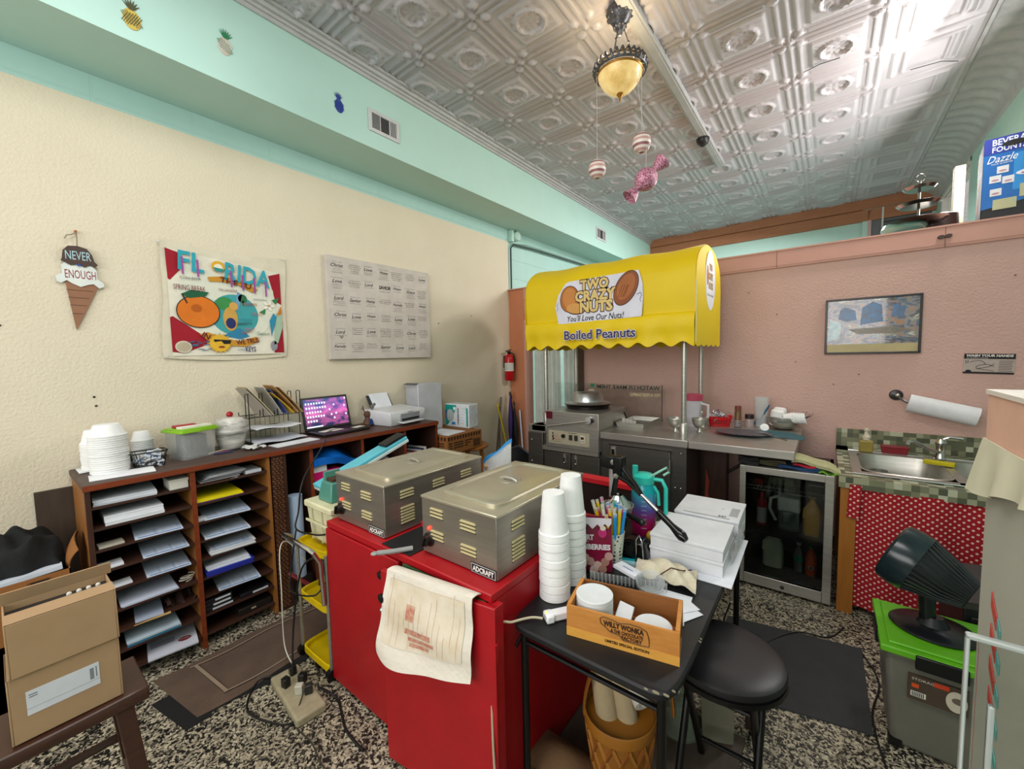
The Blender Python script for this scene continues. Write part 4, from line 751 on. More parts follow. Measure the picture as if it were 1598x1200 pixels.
def bowl(x,y,z,r,h,lab,nm='steel_bowl',foot=True):
    q=MB(); p=[(r*.35,0),(r*.42,.0),(r*.3,.012),(r*.25,.03)] if foot else [(0,0),(r*.5,0)]
    hh=.03 if foot else 0
    p+=[(r*(.3+.7*math.sin(t)),hh+h*(1-math.cos(t))) for t in [PI/2*i/8 for i in range(9)]]+[(r*1.06,hh+h),(r*1.04,hh+h+.003),(r*.97,hh+h-.001)]+[(r*(.27+.7*math.sin(t))*.98,hh+.004+h*(1-math.cos(t))) for t in [PI/2*i/8 for i in range(8,-1,-1)]]+[(0,hh+.004)]
    q.lathe(p,STEEL,(x,y,z),28,cap=False); return q.build(nm,label=lab,cat='bowl')
bowl(-.95,3.38,.961,.065,.075,'footed steel bowl left of the front awning pole'); bowl(-.785,3.45,.961,.06,.075,'footed steel bowl right of the front awning pole')
pc=thing('pitcher',(-.87,3.75,.96),'translucent plastic pitcher with pink lid behind the awning poles','pitcher')
MB().lathe([(0,.961),(.06,.961),(.075,1.19),(.07,1.19),(.056,.967),(0,.967)],M('frosted_plastic','#e0dce2',.35,trans=.3),(-.90,3.70,0),24).build('body',parent=pc)
MB().lathe([(0,1.185),(.078,1.185),(.08,1.235),(.06,1.24),(0,1.24)],M('pink_lid','#b5465e',.4),(-.90,3.70,0),24).build('lid',parent=pc)
MB().tube([(-.83,3.69,1.16),(-.775,3.68,1.15),(-.775,3.68,1.05),(-.835,3.69,1.0)],.011,M('frosted_plastic','#e0dce2',.35,trans=.3),8).build('handle',parent=pc)
# extension counter
ec=thing('side_counter',(-.455,3.55,0),'stainless steel side counter joined to the cart over the glass fridge','counter')
q=MB(); q.box(-.772,-.14,3.05,4.05,.905,.96,STEEL); q.build('counter_top',parent=ec,bev=.004)
q=MB(); q.box(-.76,-.60,3.5,3.62,0,.905,DWOODV); q.build('wooden_post',parent=ec)
q=MB(); q.X=BW(-.74,.05,3.498); q.prism([(0,.05),(.03,.1),(.012,.2),(.028,.3),(.01,.42),(.02,.5),(-.005,.6),(-.012,.3),(-.006,.1)],0,.002,M('peeled_paint','#a8442c',.6)); q.build('paint_streak',parent=ec)
q=MB(); q.tube([(-.62,3.56,.62),(-.30,3.56,.88)],.013,c('#2a1c16'),8); q.build('brace',parent=ec)
# things on the side counter
rbk=thing('red_basket',(-.72,3.78,.96),'bright red plastic basket full of striped packets on the side counter','basket')
redp=M('bright_red_plastic','#d3101c',.3)
q=MB(); X=TP(-.715,3.83,.961,.25); q.X=X
P1=lambda a,b: [(x,y) for x,y in rrect(a,b,28,.45)]
q.loft([[(x,y,0) for x,y in P1(.075,.05)],[(x,y,.07) for x,y in P1(.09,.062)],[(x,y,.085) for x,y in P1(.105,.075)],[(x,y,.085) for x,y in P1(.095,.066)],[(x,y,.004) for x,y in P1(.072,.047)]],redp); q.build('basket_body',parent=rbk)
q=MB(); q.X=X
for r_ in range(2):
    for i in range(6): q.rbox(-.05+i*.02,-.0555-.006*(r_+.3),.025+r_*.022,.011,.004,.012,c('#6a0810'))
q.build('slots',parent=rbk)
random.seed(4)
for i in range(11):
    q=MB(); q.X=X@TP(random.uniform(-.065,.065),random.uniform(-.035,.035),.055+.006*i)@Euler((random.uniform(-1,1),random.uniform(-1,1),random.uniform(0,3))).to_matrix().to_4x4()
    q.rbox(0,0,0,.05,.07,.006,c('#e6e6e8' if i%3 else '#8a8a90')); q.rbox(.01,0,.0035,.008,.068,.0006,c('#b01c28' if i%2 else '#22242a')); q.rbox(-.01,0,.0035,.005,.068,.0006,c('#22242a'))
    q.build('sugar_packet',label='striped sugar packet heaped in the red plastic basket',cat='packet',group='packets in the red basket')
sh=thing('seasoning_jar',(-.56,3.85,.96),'tall narrow seasoning bottle with brown cap and striped base beside red basket','bottle')
MB().lathe([(0,.961),(.026,.961),(.026,1.09),(.02,1.10),(0,1.10)],c('#6a4a2a',.3),(-.575,3.83,0),18).build('bottle',parent=sh); MB().lathe([(0,1.10),(.025,1.10),(.025,1.14),(0,1.14)],c('#7a4330',.4),(-.575,3.83,0),18).build('cap',parent=sh)
q=MB()
for i in range(8): q.lathe([(.0268,.965+i*.007),(.0268,.968+i*.007)],c('#dfe3ec' if i%2 else '#1a2a4a'),(-.575,3.83,0),18,cap=False)
q.build('striped_label',parent=sh)
jj=thing('spice_jar',(-.50,3.9,.96),'short glass jar with dark lid between seasoning bottle and clear measuring cup','jar')
MB().lathe([(0,.961),(.032,.961),(.034,1.02),(.03,1.03),(0,1.03)],M('jar_glass_pink','#c9b8b4',.1,trans=.5),(-.50,3.90,0),20).build('jar',parent=jj); MB().lathe([(0,1.03),(.034,1.03),(.034,1.065),(0,1.065)],c('#2a1c18',.4),(-.50,3.9,0),20).build('lid',parent=jj)
mc_=thing('plastic_container',(-.41,3.95,.96),'tall clear plastic measuring container with a blue scraper inside','container')
q=MB(); q.lathe([(.042,.962),(.055,1.21),(.053,1.21),(.04,.966),(0,.966)],CLEAR,(-.42,3.95,0),24,cap=False); q.build('container_body',parent=mc_)
q=MB(); q.tube([(-.44,3.93,.99),(-.36,3.90,1.15)],.007,c('#2a5a80'),8); q.rbox(-.445,3.94,1.0,.04,.006,.06,c('#2a5a80'),ry=.5); q.build('blue_scraper',label='blue plastic scraper standing in the clear measuring container',cat='scraper')
MB().lathe([(0,0),(.035,.0),(.038,.006),(.03,.05),(.0,.055)],FOAM,(-.385,3.80,.965),18,axis=(.2,-.9,.5)).build('foam_cup',label='single white foam cup tipped over on the side counter',cat='cup')
bowl(-.26,3.92,.961,.115,.10,'large stainless mixing bowl heaped with foam cups and forks','mixing_bowl',False)
random.seed(9)
for i,(x,y,z,l_) in enumerate(((-.31,3.90,1.00,'front left'),(-.30,3.96,1.01,'back left'))):
    MB().lathe([(0,0),(.052,0),(.05,.0),(.048,.09),(.044,.11),(.03,.12),(0,.12)],FOAM,(x,y,z),24,axis=(.1,-.1+.2*i,1)).build('foam_cup',label='large white foam cup upside down in the mixing bowl, '+l_,cat='cup')
q0=None
for i in range(7):
    q=MB(); q.lathe([(0,0),(.034,0),(.043,.06),(.046,.062),(.041,.062),(.033,.003)],FOAM,(0,0,0),20,cap=False); q.X=Matrix.Identity(4)
    x_=-.255+i*.013; o=q.build('small_cup',label='small foam cup lying nested sideways in the mixing bowl',cat='cup',group='foam cups nested sideways in the mixing bowl',org=(0,0,0)); o.location=(x_,3.86,1.055); o.rotation_euler=(0,PI/2-.15,0)
for i in range(5):
    q=MB(); a=(.03+.02*i,-.01*i,.06+.008*(i%3)); p0=Vector((-.19,3.90,1.02)); p1=p0+Vector(a); q.tube([tuple(p0),tuple(p1)],.003,c('#3a3c44',.4),5)
    for s_ in (-1,0,1): q.tube([tuple(p1),tuple(p1+Vector((.012,.006*s_,.022)))],.0014,c('#3a3c44',.4),4)
    q.build('fork',label='dark plastic fork with tines up at right of the mixing bowl',cat='fork',group='forks in the mixing bowl')
q=MB(); q.X=TP(-.36,3.60,.961,.15); q.grid(lambda u,v:(-.20+.42*u+.03*math.sin(v*4),-.16+.28*v+.04*math.sin(u*3),.003+.003*math.sin(u*11)*math.cos(v*7)),16,12,M('teal_cloth','#3d646c',.9,0,'#2f5058',20,1),.003); q.build('teal_towel',label='dark teal cloth spread on the side counter under the grey plate',cat='towel')
q=MB(); q.lathe([(0,0),(.10,0),(.165,.008),(.168,.011),(.10,.006),(0,.005)],M('grey_plate','#55555f',.35,.2),(0,0,0),40,sx=1.15,sy=.8); q.X=Matrix.Identity(4); o=q.build('oval_plate',label='dark grey oval platter lying on the teal cloth',cat='platter',org=(0,0,0)); o.location=(-.49,3.50,.970)
q=MB(); q.tube([(-.36,3.5,.983),(-.28,3.42,.978),(-.20,3.36,.972)],.004,CHROME,6); q.rbox(-.37,3.52,.985,.05,.025,.003,CHROME,rz=-.7); q.build('serving_knife',label='steel serving spoon lying across the teal cloth',cat='spoon')
# ================= FRIDGE =================
fg_=thing('glass_door_fridge',(-.19,3.35,0),'stainless glass door mini fridge under the side counter holding drinks','fridge')
F0,F1=-.445,.06; blk=M('fridge_liner','#1c1d1e',.4)
q=MB(); q.box(F0,F0+.02,3.12,3.62,0.03,.82,BLACK); q.box(F1-.02,F1,3.12,3.62,.03,.82,BLACK); q.box(F0,F1,3.12,3.62,.80,.82,BLACK); q.box(F0,F1,3.12,3.62,.03,.09,BLACK); q.box(F0,F1,3.60,3.62,.03,.82,BLACK); q.build('case',parent=fg_,bev=.002)
q=MB(); q.box(F0+.021,F1-.021,3.585,3.599,.09,.80,M('liner_back','#5a5f58',.5)); q.build('liner',parent=fg_)
dr=MB(); dr.box(F0,F0+.035,3.08,3.12,.02,.83,STEEL); dr.box(F1-.045,F1,3.08,3.12,.02,.83,STEEL); dr.box(F0+.035,F1-.045,3.08,3.12,.785,.83,STEEL); dr.box(F0+.035,F1-.045,3.08,3.12,.02,.09,STEEL); dr=dr.build('door_frame',parent=fg_,bev=.003)
q=MB(); q.box(F0+.035,F1-.045,3.095,3.10,.09,.785,M('tinted_glass','#b9c0bb',.03,trans=1,ior=1.3)); q.build('door_glass',parent=dr)
q=MB(); q.box(F0+.035,F1-.045,3.085,3.095,.082,.09,CHROME); q.build('door_strip',parent=dr)
q=MB(); q.sph((-.19,3.08,.05),.012,c('#2a2a2a'),10); q.build('lock',parent=dr)
for z,wire in ((.66,1),(.365,0)):
    q=MB()
    if wire:
        for i in range(22): x=F0+.03+(F1-F0-.06)*i/21; q.tube([(x,3.15,z),(x,3.58,z)],.002,c('#8a9088',.3),4)
        for y in (3.15,3.36,3.58): q.tube([(F0+.02,y,z),(F1-.02,y,z)],.003,c('#8a9088',.3),4)
        q.tube([(F0+.02,3.15,z+.025),(F1-.02,3.15,z+.025)],.003,c('#8a9088',.3),4)
    else: q.box(F0+.02,F1-.02,3.14,3.58,z-.012,z,c('#2c2f30',.3))
    q.build('shelf',parent=fg_)
def bot(x,y,z,prof,m,lab,nm,cat,cap=None,capm=None,n=20):
    t_=thing(nm,(x,y,z),lab,cat); MB().lathe(prof,m,(x,y,z),n).build('body',parent=t_)
    if cap: MB().lathe(cap,capm,(x,y,z),n).build('cap',parent=t_)
    return t_
t_=bot(-.335,3.30,.366,[(0,0),(.028,0),(.03,.005),(.03,.17),(.024,.19),(0,.19)],c('#a3202a',.3),'red spray whipped cream can on the middle fridge shelf','cream_can','can',[(0,.19),(.014,.19),(.010,.235),(0,.24)],c('#b5323a',.4))
MB().lathe([(.0305,.02),(.0305,.13)],c('#a8a4a4'),(-.335,3.30,.366),20,cap=False).build('label',parent=t_)
pt_=thing('filter_pitcher',(-.19,3.32,.366),'white lidded clear water filter pitcher on the middle fridge shelf','pitcher')
MB().box(-.235,-.115,3.26,3.38,.367,.50,M('pitcher_clear','#8f9a9a',.08,trans=.6)).build('jug',parent=pt_,bev=.015); MB().box(-.24,-.11,3.255,3.385,.50,.60,c('#c9cfcc',.4)).build('lid',parent=pt_,bev=.012); MB().box(-.205,-.15,3.29,3.35,.42,.50,c('#dde0dc',.5)).build('filter',parent=pt_,bev=.004)
MB().tube([(-.235,3.30,.59),(-.28,3.28,.575),(-.285,3.28,.50),(-.25,3.29,.42)],.011,c('#c9cfcc',.4),8).build('handle',parent=pt_)
def jug(x,y,z,m,capc,lab,s=1.0,h=.22):
    t_=thing('jug',(x,y,z),lab,'jug'); q=MB(); a=.05*s
    R_=lambda k,zz,dx=0:[(x+dx+X_*k,y+Y_*k,z+zz) for X_,Y_ in rrect(a,a,24,.5)]
    q.loft([R_(.9,0),R_(1,.01),R_(1,h*.55),R_(.92,h*.7),R_(.55,h*.88,.0),R_(.3,h*.95),R_(.3,h)],m); q.build('body',parent=t_)
    MB().lathe([(0,h),(.017*s,h),(.017*s,h+.018),(0,h+.018)],c(capc,.4),(x,y,z),14).build('cap',parent=t_)
    MB().tube([(x-a*.3,y-a*.6,z+h*.88),(x-a*.85,y-a*.9,z+h*.74),(x-a*.9,y-a*1.0,z+h*.5)],.008,m,6).build('handle',parent=t_)
jug(-.045,3.30,.366,M('juice_orange','#d59a1c',.3),'#c98a1c','yellow orange juice jug on the middle fridge shelf',1.0,.24)
jug(-.26,3.30,.095,M('milk_jug','#c3c9b4',.35),'#1f6fc0','milk jug with blue cap on the fridge floor',1.25,.24)
t_=bot(-.115,3.30,.095,[(0,0),(.026,0),(.028,.01),(.026,.06),(.028,.10),(.026,.13),(.012,.165),(.012,.18),(0,.18)],M('water_bottle','#aab4b2',.08,trans=.6),'small clear water bottle with green label on the fridge floor','water_bottle','bottle',[(0,.18),(.013,.18),(.013,.195),(0,.195)],c('#d8d8d8'))
MB().lathe([(.0285,.07),(.0285,.11)],c('#2a7a6a'),(-.115,3.30,.095),20,cap=False).build('label',parent=t_)
t_=bot(-.045,3.28,.095,[(0,0),(.03,0),(.033,.01),(.033,.11),(.028,.14),(.013,.17),(.013,.185),(0,.185)],c('#c9542a',.3),'small orange juice bottle with round label on the fridge floor','juice_bottle','bottle',[(0,.185),(.015,.185),(.015,.2),(0,.2)],c('#2a7a3a'))
q=MB(); q.X=BW(-.045,.155,3.246); q.ell(0,.0,.014,.014,0,.002,c('#d8d8d4'),16); q.ell(0,.0,.009,.009,.002,.003,c('#2a4a2a'),16); q.build('label',parent=t_)
q=MB(); q.rbox(-.35,3.3,.685,.05,.1,.04,c('#8a2420')); q.build('red_packet',label='red packet on the wire top shelf of the fridge',cat='packet'); q=MB(); q.rbox(-.03,3.3,.70,.10,.12,.06,c('#101010')); q.rbox(-.03,3.238,.715,.08,.002,.01,c('#9a9a9a')); q.build('black_tray',label='black box at right on the wire top shelf of the fridge',cat='box')
q=MB(); q.rbox(-.22,3.36,.69,.14,.10,.05,c('#6f7a5a')); q.build('bag_of_greens',label='pale green bag in the middle of the wire fridge shelf',cat='bag')
# on top of the fridge
def fold(x,y,z,a,b_,h,m,lab,nm='folded_towel',rz=0,n=3,cat='towel'):
    q=MB(); q.X=TP(x,y,z,rz)
    for i in range(n):
        zz=h*i/n; q.grid(lambda u,v:(-a/2+a*u,-b_/2+b_*v,zz+h/n-.002+.004*math.sin(u*7+i)*math.cos(v*5)),10,8,m,h/n*.9)
    return q.build(nm,label=lab,cat=cat)
fold(-.30,3.24,.835,.20,.2,.035,M('olive_cloth','#4a4632',.95),'folded olive cloth on the fridge under the side counter',rz=.1)
fold(-.40,3.2,.835,.12,.2,.05,c('#0e0e10',.8),'black folded bag at the left corner of the fridge top','black_bag',n=2,cat='bag')
fold(-.12,3.22,.835,.22,.2,.018,c('#1d3f66',.8),'dark blue folded cloth on the fridge top',n=2); fold(-.085,3.18,.855,.12,.10,.014,c('#b0182a',.8),'red cloth on the dark blue one on the fridge',n=1,rz=-.2)
q=MB(); q.grid(lambda u,v:(-.16+.25*u-.02*v,3.10+.22*v+.02*math.sin(u*3),.90-.055*u**2+.012*math.sin(v*6)+.005*math.sin(u*9)),14,10,M('ribbed_towel','#b9b58c',.95,0,'#a19d74',60,1,.4,60),.02); q.build('ribbed_towel',label='pale yellow green ribbed towel draped over the fridge corner',cat='towel')
q=MB(); q.grid(lambda u,v:(-.02+.10*u,3.10+.16*v,.838+.01*math.sin(u*8)),8,4,c('#6aa030',.9),.006); q.build('green_sponge_cloth',label='lime green cloth under the ribbed towel on the fridge',cat='cloth')
q=MB(); q.box(-.83,-.76,4.09,4.1,.24,.35,c('#c9b8a8',.4)); q.build('power_outlet',label='beige wall outlet low on the pink wall beside the wooden post',cat='outlet')
# ================= SINK UNIT =================
tile=M('mosaic_tile','#8a8a70',.3); N,L,b=nodes(tile); tc=N.new('ShaderNodeTexCoord'); ck_=N.new('ShaderNodeVectorMath'); ck_.operation='SCALE'; ck_.inputs[3].default_value=1/.035; L.new(tc.outputs['Object'],ck_.inputs[0]); fl_=N.new('ShaderNodeVectorMath'); fl_.operation='FLOOR'; L.new(ck_.outputs[0],fl_.inputs[0])
wn=N.new('ShaderNodeTexWhiteNoise'); wn.noise_dimensions='3D'; L.new(fl_.outputs[0],wn.inputs[0]); rp=N.new('ShaderNodeValToRGB'); rp.color_ramp.interpolation='CONSTANT'; e=rp.color_ramp.elements; e[0].color=lin('#5d5f4a'); e[1].position=.28; e[1].color=lin('#78795f')
for p_,h_ in ((.5,'#97987c'),(.68,'#b4b59c'),(.86,'#4f5342')): z_=e.new(p_); z_.color=lin(h_)
L.new(wn.outputs[0],rp.inputs[0]); fr_=N.new('ShaderNodeVectorMath'); fr_.operation='FRACTION'; L.new(ck_.outputs[0],fr_.inputs[0]); L.new(rp.outputs[0],b.inputs['Base Color'])
sk=thing('sink_counter',(.6,3.5,0),'tiled sink counter on orange wooden legs against the pink wall','sink counter')
SX0,SX1,SY0,SY1=.078,1.10,3.075,4.07
q=MB(); q.box(SX0,SX1,SY0,SY0+.10,.775,.84,tile); q.box(SX0,SX0+.07,SY0+.1,SY1,.80,.84,tile); q.box(SX0,SX1,3.9,SY1,.80,.84,tile); q.box(.98,SX1,SY0+.1,3.9,.80,.84,tile); q.build('tiled_top',parent=sk)
q=MB(); q.box(SX0,SX1,4.075,4.099,.84,.975,tile); q.build('backsplash',parent=sk)
for x in (SX0+.01,1.03): q=MB(); q.box(x,x+.075,3.09,3.17,0,.775,M('pine_leg','#a86a24',.5,0,'#8a5418',5,1,stretch=(12,12,1))); q.build('leg',parent=sk)
for x in (SX0+.01,1.03): q=MB(); q.box(x,x+.075,3.95,4.03,0,.80,OWOOD); q.build('leg',parent=sk)
q=MB(); q.box(SX0+.085,1.03,3.11,3.13,.745,.775,OWOOD); q.box(SX0+.01,SX0+.03,3.17,3.95,.7,.775,OWOOD); q.build('rail',parent=sk)
bs=MB(); z0=.845
def basin(x0,x1,y0,y1,d):
    P=lambda i,zz:[((x0+x1)/2+X_,(y0+y1)/2+Y_,zz) for X_,Y_ in rrect((x1-x0)/2-i,(y1-y0)/2-i,32,.45)]
    bs.loft([P(-.008,z0+.0),P(0,z0+.004),P(.006,z0-.01),P(.02,z0-d),P(.06,z0-d-.008)][::-1],STEEL,cap=False); bs.prism([(p[0],p[1]) for p in P(.05,0)],z0-d-.012,z0-d-.008,STEELD)
basin(.19,.60,3.25,3.80,.16); basin(.64,.97,3.25,3.80,.16)
for a in ((.145,.19,3.18,3.90),(.60,.64,3.18,3.90),(.97,1.0,3.18,3.90),(.19,.97,3.18,3.25),(.19,.97,3.80,3.90)): bs.box(a[0],a[1],a[2],a[3],.840,z0,STEEL)
bs.tube([(.145,3.18,z0),(.145,3.90,z0),(1.0,3.90,z0),(1.0,3.18,z0)],.005,CHROME,6,close=True)
sb=bs.build('sink_basins',parent=sk,label='double stainless sink')
fa=thing('faucet',(.60,3.85,.845),'chrome single lever faucet on the sink rim','faucet')
q=MB(); q.lathe([(0,0),(.028,0),(.028,.015),(.022,.03),(.022,.09),(.03,.115),(.02,.14),(0,.145)],CHROME,(.62,3.86,.845),20); q.build('body',parent=fa)
MB().tube([(.61,3.84,.90),(.55,3.76,.93),(.47,3.68,.985),(.44,3.65,.985),(.435,3.645,.965)],.011,CHROME,8).build('spout',parent=fa); MB().tube([(.62,3.86,.98),(.66,3.86,1.0),(.72,3.86,.995)],.006,CHROME,8,r2=.009).build('lever',parent=fa)
MB().lathe([(0,0),(.015,0),(.015,.03),(.008,.05),(.008,.10),(0,.11)],CHROME,(.80,3.86,.845),14).build('side_sprayer',label='small chrome sprayer right of the faucet',cat='sprayer')
sp_=thing('soap_dispenser',(.245,3.87,.845),'clear amber soap pump bottle with white top on the sink corner','soap dispenser')
MB().box(.205,.285,3.85,3.90,.846,.935,M('amber_soap','#b8a458',.15,trans=.4)).build('bottle',parent=sp_,bev=.012)
q=MB(); q.lathe([(0,.935),(.02,.935),(.024,.96),(.014,.97),(.01,1.0),(.016,1.003),(.014,1.02),(0,1.02)],c('#d8cdb8',.4),(.245,3.875,0),16); q.tube([(.245,3.875,1.012),(.245,3.84,1.008)],.006,c('#d8cdb8',.4),6); q.build('pump',parent=sp_)
q=MB(); X=TP(.40,3.92,.845); q.X=X; q.loft([[(-.065,-.025,0),(.065,-.025,0),(.065,.025,0),(-.065,.025,0)],[(-.075,-.035,.055),(.075,-.035,.055),(.075,.035,.055),(-.075,.035,.055)]],c('#7d1420',.4)); q.build('red_caddy',label='dark red plastic caddy against the tiled backsplash',cat='caddy',bev=.004)
q=MB(); q.rbox(.585,3.66,.862,.14,.06,.022,M('yellow_sponge','#bfb01c',.9,bump=.5,bscale=90),rz=-.25); q.build('sponge',label='yellow sponge balanced on the divider between the sinks',cat='sponge',bev=.004)
MB().lathe([(0,0),(.05,0),(.052,.075),(.055,.078),(.05,.078),(.048,.003),(0,.003)],STEEL,(.30,3.66,.692),24,cap=False).build('steel_cup',label='round steel canister standing in the left sink',cat='canister')
# polka dot curtain
dot=M('polka_cloth','#8f0f18',.85); N,L,b=nodes(dot); tc=N.new('ShaderNodeTexCoord'); uv=N.new('ShaderNodeUVMap'); 
def math_(op,a,b_=None):
    n=N.new('ShaderNodeMath'); n.operation=op
    for i,v in enumerate((a,b_)):
        if v is None: continue
        if hasattr(v,'links'): L.new(v,n.inputs[i])
        else: n.inputs[i].default_value=v
    return n.outputs[0]
sp=N.new('ShaderNodeSeparateXYZ'); L.new(tc.outputs['Object'],sp.inputs[0]); s_=.034
u_=math_('DIVIDE',sp.outputs[0],s_); v_=math_('DIVIDE',sp.outputs[2],s_*.5); row=math_('FLOOR',v_); u2=math_('ADD',u_,math_('MULTIPLY',row,.5)); fu_=math_('SUBTRACT',math_('FRACT',u2),.5); fv_=math_('MULTIPLY',math_('SUBTRACT',math_('FRACT',v_),.5),.5)
d_=math_('SQRT',math_('ADD',math_('MULTIPLY',fu_,fu_),math_('MULTIPLY',fv_,fv_))); lt=math_('LESS_THAN',d_,.16); mxr=N.new('ShaderNodeMix'); mxr.data_type='RGBA'; mxr.inputs[6].default_value=lin('#98101a'); mxr.inputs[7].default_value=lin('#e0b8b0'); L.new(lt,mxr.inputs[0]); L.new(mxr.outputs[2],b.inputs['Base Color'])
q=MB(); q.grid(lambda u,v:(.165+.93*u-.03*(1-v)*(u<.2)*(1-u*5),3.082+.016*math.sin(u*31)*(.3+.7*(1-v))+.01*math.sin(u*13+1),.05+.735*v),120,8,dot,.003); q.build('sink_curtain',label='red and white polka dot curtain hanging under the sink',cat='curtain')
q=MB(); q.grid(lambda u,v:(.12+.055*u+.01*v,3.068+.004*math.sin(u*6),.60+.20*v),8,6,dot,.003); q.build('curtain_flap',label='folded back polka dot flap over the left pine leg',cat='cloth')
# ================= BACK WALL ITEMS =================
pic=thing('framed_picture',(.255,4.08,1.56),'colourful framed painting in a thin black frame on the pink wall','picture')
q=MB(); q.X=BW(-.015,1.558,4.098); w_,h_=.545,.425
q.box(0,w_,0,.014,0,.022,c('#120c0c',.3)); q.box(0,w_,h_-.014,h_,0,.022,c('#120c0c',.3)); q.box(0,.014,.014,h_-.014,0,.022,c('#120c0c',.3)); q.box(w_-.014,w_,.014,h_-.014,0,.022,c('#120c0c',.3)); q.build('frame',parent=pic,bev=.002)
pm=M('abstract_painting','#6a7a8a',.15,coat=.6); N,L,b=nodes(pm); tc=N.new('ShaderNodeTexCoord'); mp=N.new('ShaderNodeMapping'); mp.inputs['Scale'].default_value=(14,14,22); L.new(tc.outputs['Object'],mp.inputs[0]); nz=N.new('ShaderNodeTexNoise'); nz.inputs['Scale'].default_value=1; nz.inputs['Detail'].default_value=4; nz.inputs['Distortion'].default_value=1.5; L.new(mp.outputs[0],nz.inputs[0])
rp=N.new('ShaderNodeValToRGB'); e=rp.color_ramp.elements; e[0].position=.3; e[0].color=lin('#2c2224'); e[1].position=.72; e[1].color=lin('#cfd6d6')
for p_,hx_ in ((.4,'#5a4c46'),(.46,'#2f5f8c'),(.5,'#8a8480'),(.54,'#a8683c'),(.6,'#3f7f86'),(.65,'#b8a48a')): z_=e.new(p_); z_.color=lin(hx_)
L.new(nz.outputs[0],rp.inputs[0]); L.new(rp.outputs[0],b.inputs['Base Color'])
q=MB(); q.X=BW(-.015,1.558,4.096); q.box(.014,w_-.014,.014,h_-.014,0,.006,pm); q.box(.014,w_-.014,.014,.075,.006,.0066,c('#b9a878',.4)); bp_=M('blue_brushwork','#2f78b4',.2,0,'#4a4a50',30,.8); q.prism([(.08,.27),(.13,.25),(.19,.26),(.18,.33),(.12,.36),(.09,.34)],.006,.0066,bp_); q.prism([(.21,.22),(.34,.24),(.33,.36),(.28,.39),(.22,.35)],.006,.0067,bp_); q.prism([(.38,.28),(.45,.26),(.46,.34),(.40,.36)],.006,.0066,bp_); q.prism([(.02,.10),(.09,.12),(.10,.24),(.03,.27)],.006,.0066,M('pale_brushwork','#dfe8ec',.2,0,'#7fa8b4',30,.8)); q.prism([(.14,.19),(.4,.2),(.5,.17),(.42,.15),(.2,.15)],.006,.0066,M('green_brushwork','#3a5a50',.2,0,'#8a6a50',40,.8)); q.build('painting',parent=pic)
sn=thing('wash_hands_sign',(.86,4.09,1.41),'black and white WASH YOUR HANDS sign on the pink wall','sign')
q=MB(); q.X=BW(.742,1.415,4.098)@Matrix.Rotation(-.03,4,'Z'); q.box(0,.228,0,.135,0,.004,c('#b9a8a0',.5)); q.box(0,.228,.10,.135,.004,.005,INK); q.box(0,.228,0,.012,.004,.005,INK); q.build('panel',parent=sn)
q=MB(); q.X=BW(.742,1.415,4.093)@Matrix.Rotation(-.03,4,'Z'); q.text('WASH YOUR HANDS',.114,.122,.21,.017,c('#e0d6d0'),0,bold=.05,shear=.1); q.text('TO PREVENT DISEASE',.06,.106,.10,.006,c('#e0d6d0'),0)
for pts in (((.01,.09),(.01,.07),(.02,.072),(.02,.09)),((.03,.075),(.04,.085),(.05,.08)),((.05,.09),(.08,.088),(.10,.07),(.09,.06)),((.06,.05),(.08,.06),(.11,.065),(.14,.05)),((.065,.035),(.09,.04),(.12,.05),(.14,.07)),((.06,.05),(.06,.035),(.09,.03),(.14,.02))): q.tube([(x,y,0) for x,y in pts],.0014,INK,4)
q.ell(.025,.015,.014,.01,-.001,.0006,INK,16)
for i in range(7): q.box(.16,.222-.003*(i%3),.085-i*.011,.088-i*.011,-.0006,.0004,c('#5a4a48'))
q.build('print',parent=sn)
ph_=thing('paper_towel_holder',(.42,4.05,1.25),'paper towel roll on a dark wall holder above the sink','paper towels')
A=Vector((.47,4.0,1.207)); B2=Vector((.80,3.97,1.13)); d=B2-A
MB().lathe([(.018,0),(.062,0),(.062,d.length),(.018,d.length),(.018,0)],c('#e3e3e6',.85),tuple(A),36,axis=d,cap=False).build('roll',parent=ph_,label='white paper towel roll')
q=MB(); q.lathe([(0,0),(.04,0),(.035,.012),(0,.02)],c('#2a2426',.3),(.415,4.099,1.25),20,axis=(0,-1,0)); q.tube([(.415,4.09,1.25),(.43,4.02,1.235),(.46,4.0,1.21),tuple(A+d*1.03)],.008,c('#4a4648',.3),8); q.sph((.418,4.055,1.252),.014,CHROME,10); q.build('arm',parent=ph_)
q=MB(); q.X=BW(.62,2.35,4.075); q.ell(-.02,0,.018,.012,0,.02,c('#4a3632'),12); q.ell(.015,.002,.018,.012,0,.02,c('#4a3632'),12); q.build('metal_hook',label='small dark wing shaped hook on the pink top board',cat='hook')
# doorway curtains
cm=M('sheer_curtain','#eef0ea',.8,trans=.35); 
q=MB(); q.grid(lambda u,v:(-2.92+.36*u+.03*(1-v)*u,4.25+.02*math.sin(u*40)+.006*math.sin(u*17),.03+1.9*v),70,6,cm,.002); q.build('door_curtain',label='cream sheer curtain at the left side of the doorway',cat='curtain')
q=MB(); q.grid(lambda u,v:(-2.52+.30*u-.12*(1-v)**2*u,4.27+.018*math.sin(u*30+1)+.01*math.sin(v*5),.03+1.9*v),60,8,cm,.002); q.build('door_curtain',label='white sheer curtain swept right of the awning pole in the doorway',cat='curtain')
q=MB(); q.tube([(-2.955,4.26,1.955),(-2.2,4.26,1.955)],.008,c('#c8c8c0'),8); q.build('curtain_rod',label='thin white curtain rod across the doorway',cat='curtain rod')
q=MB(); q.box(-2.93,-2.245,4.30,4.33,.93,.96,OWOOD); q.build('wooden_rail',label='orange wooden rail behind the doorway curtains',cat='rail')
for x in (-2.9,-2.28): pass
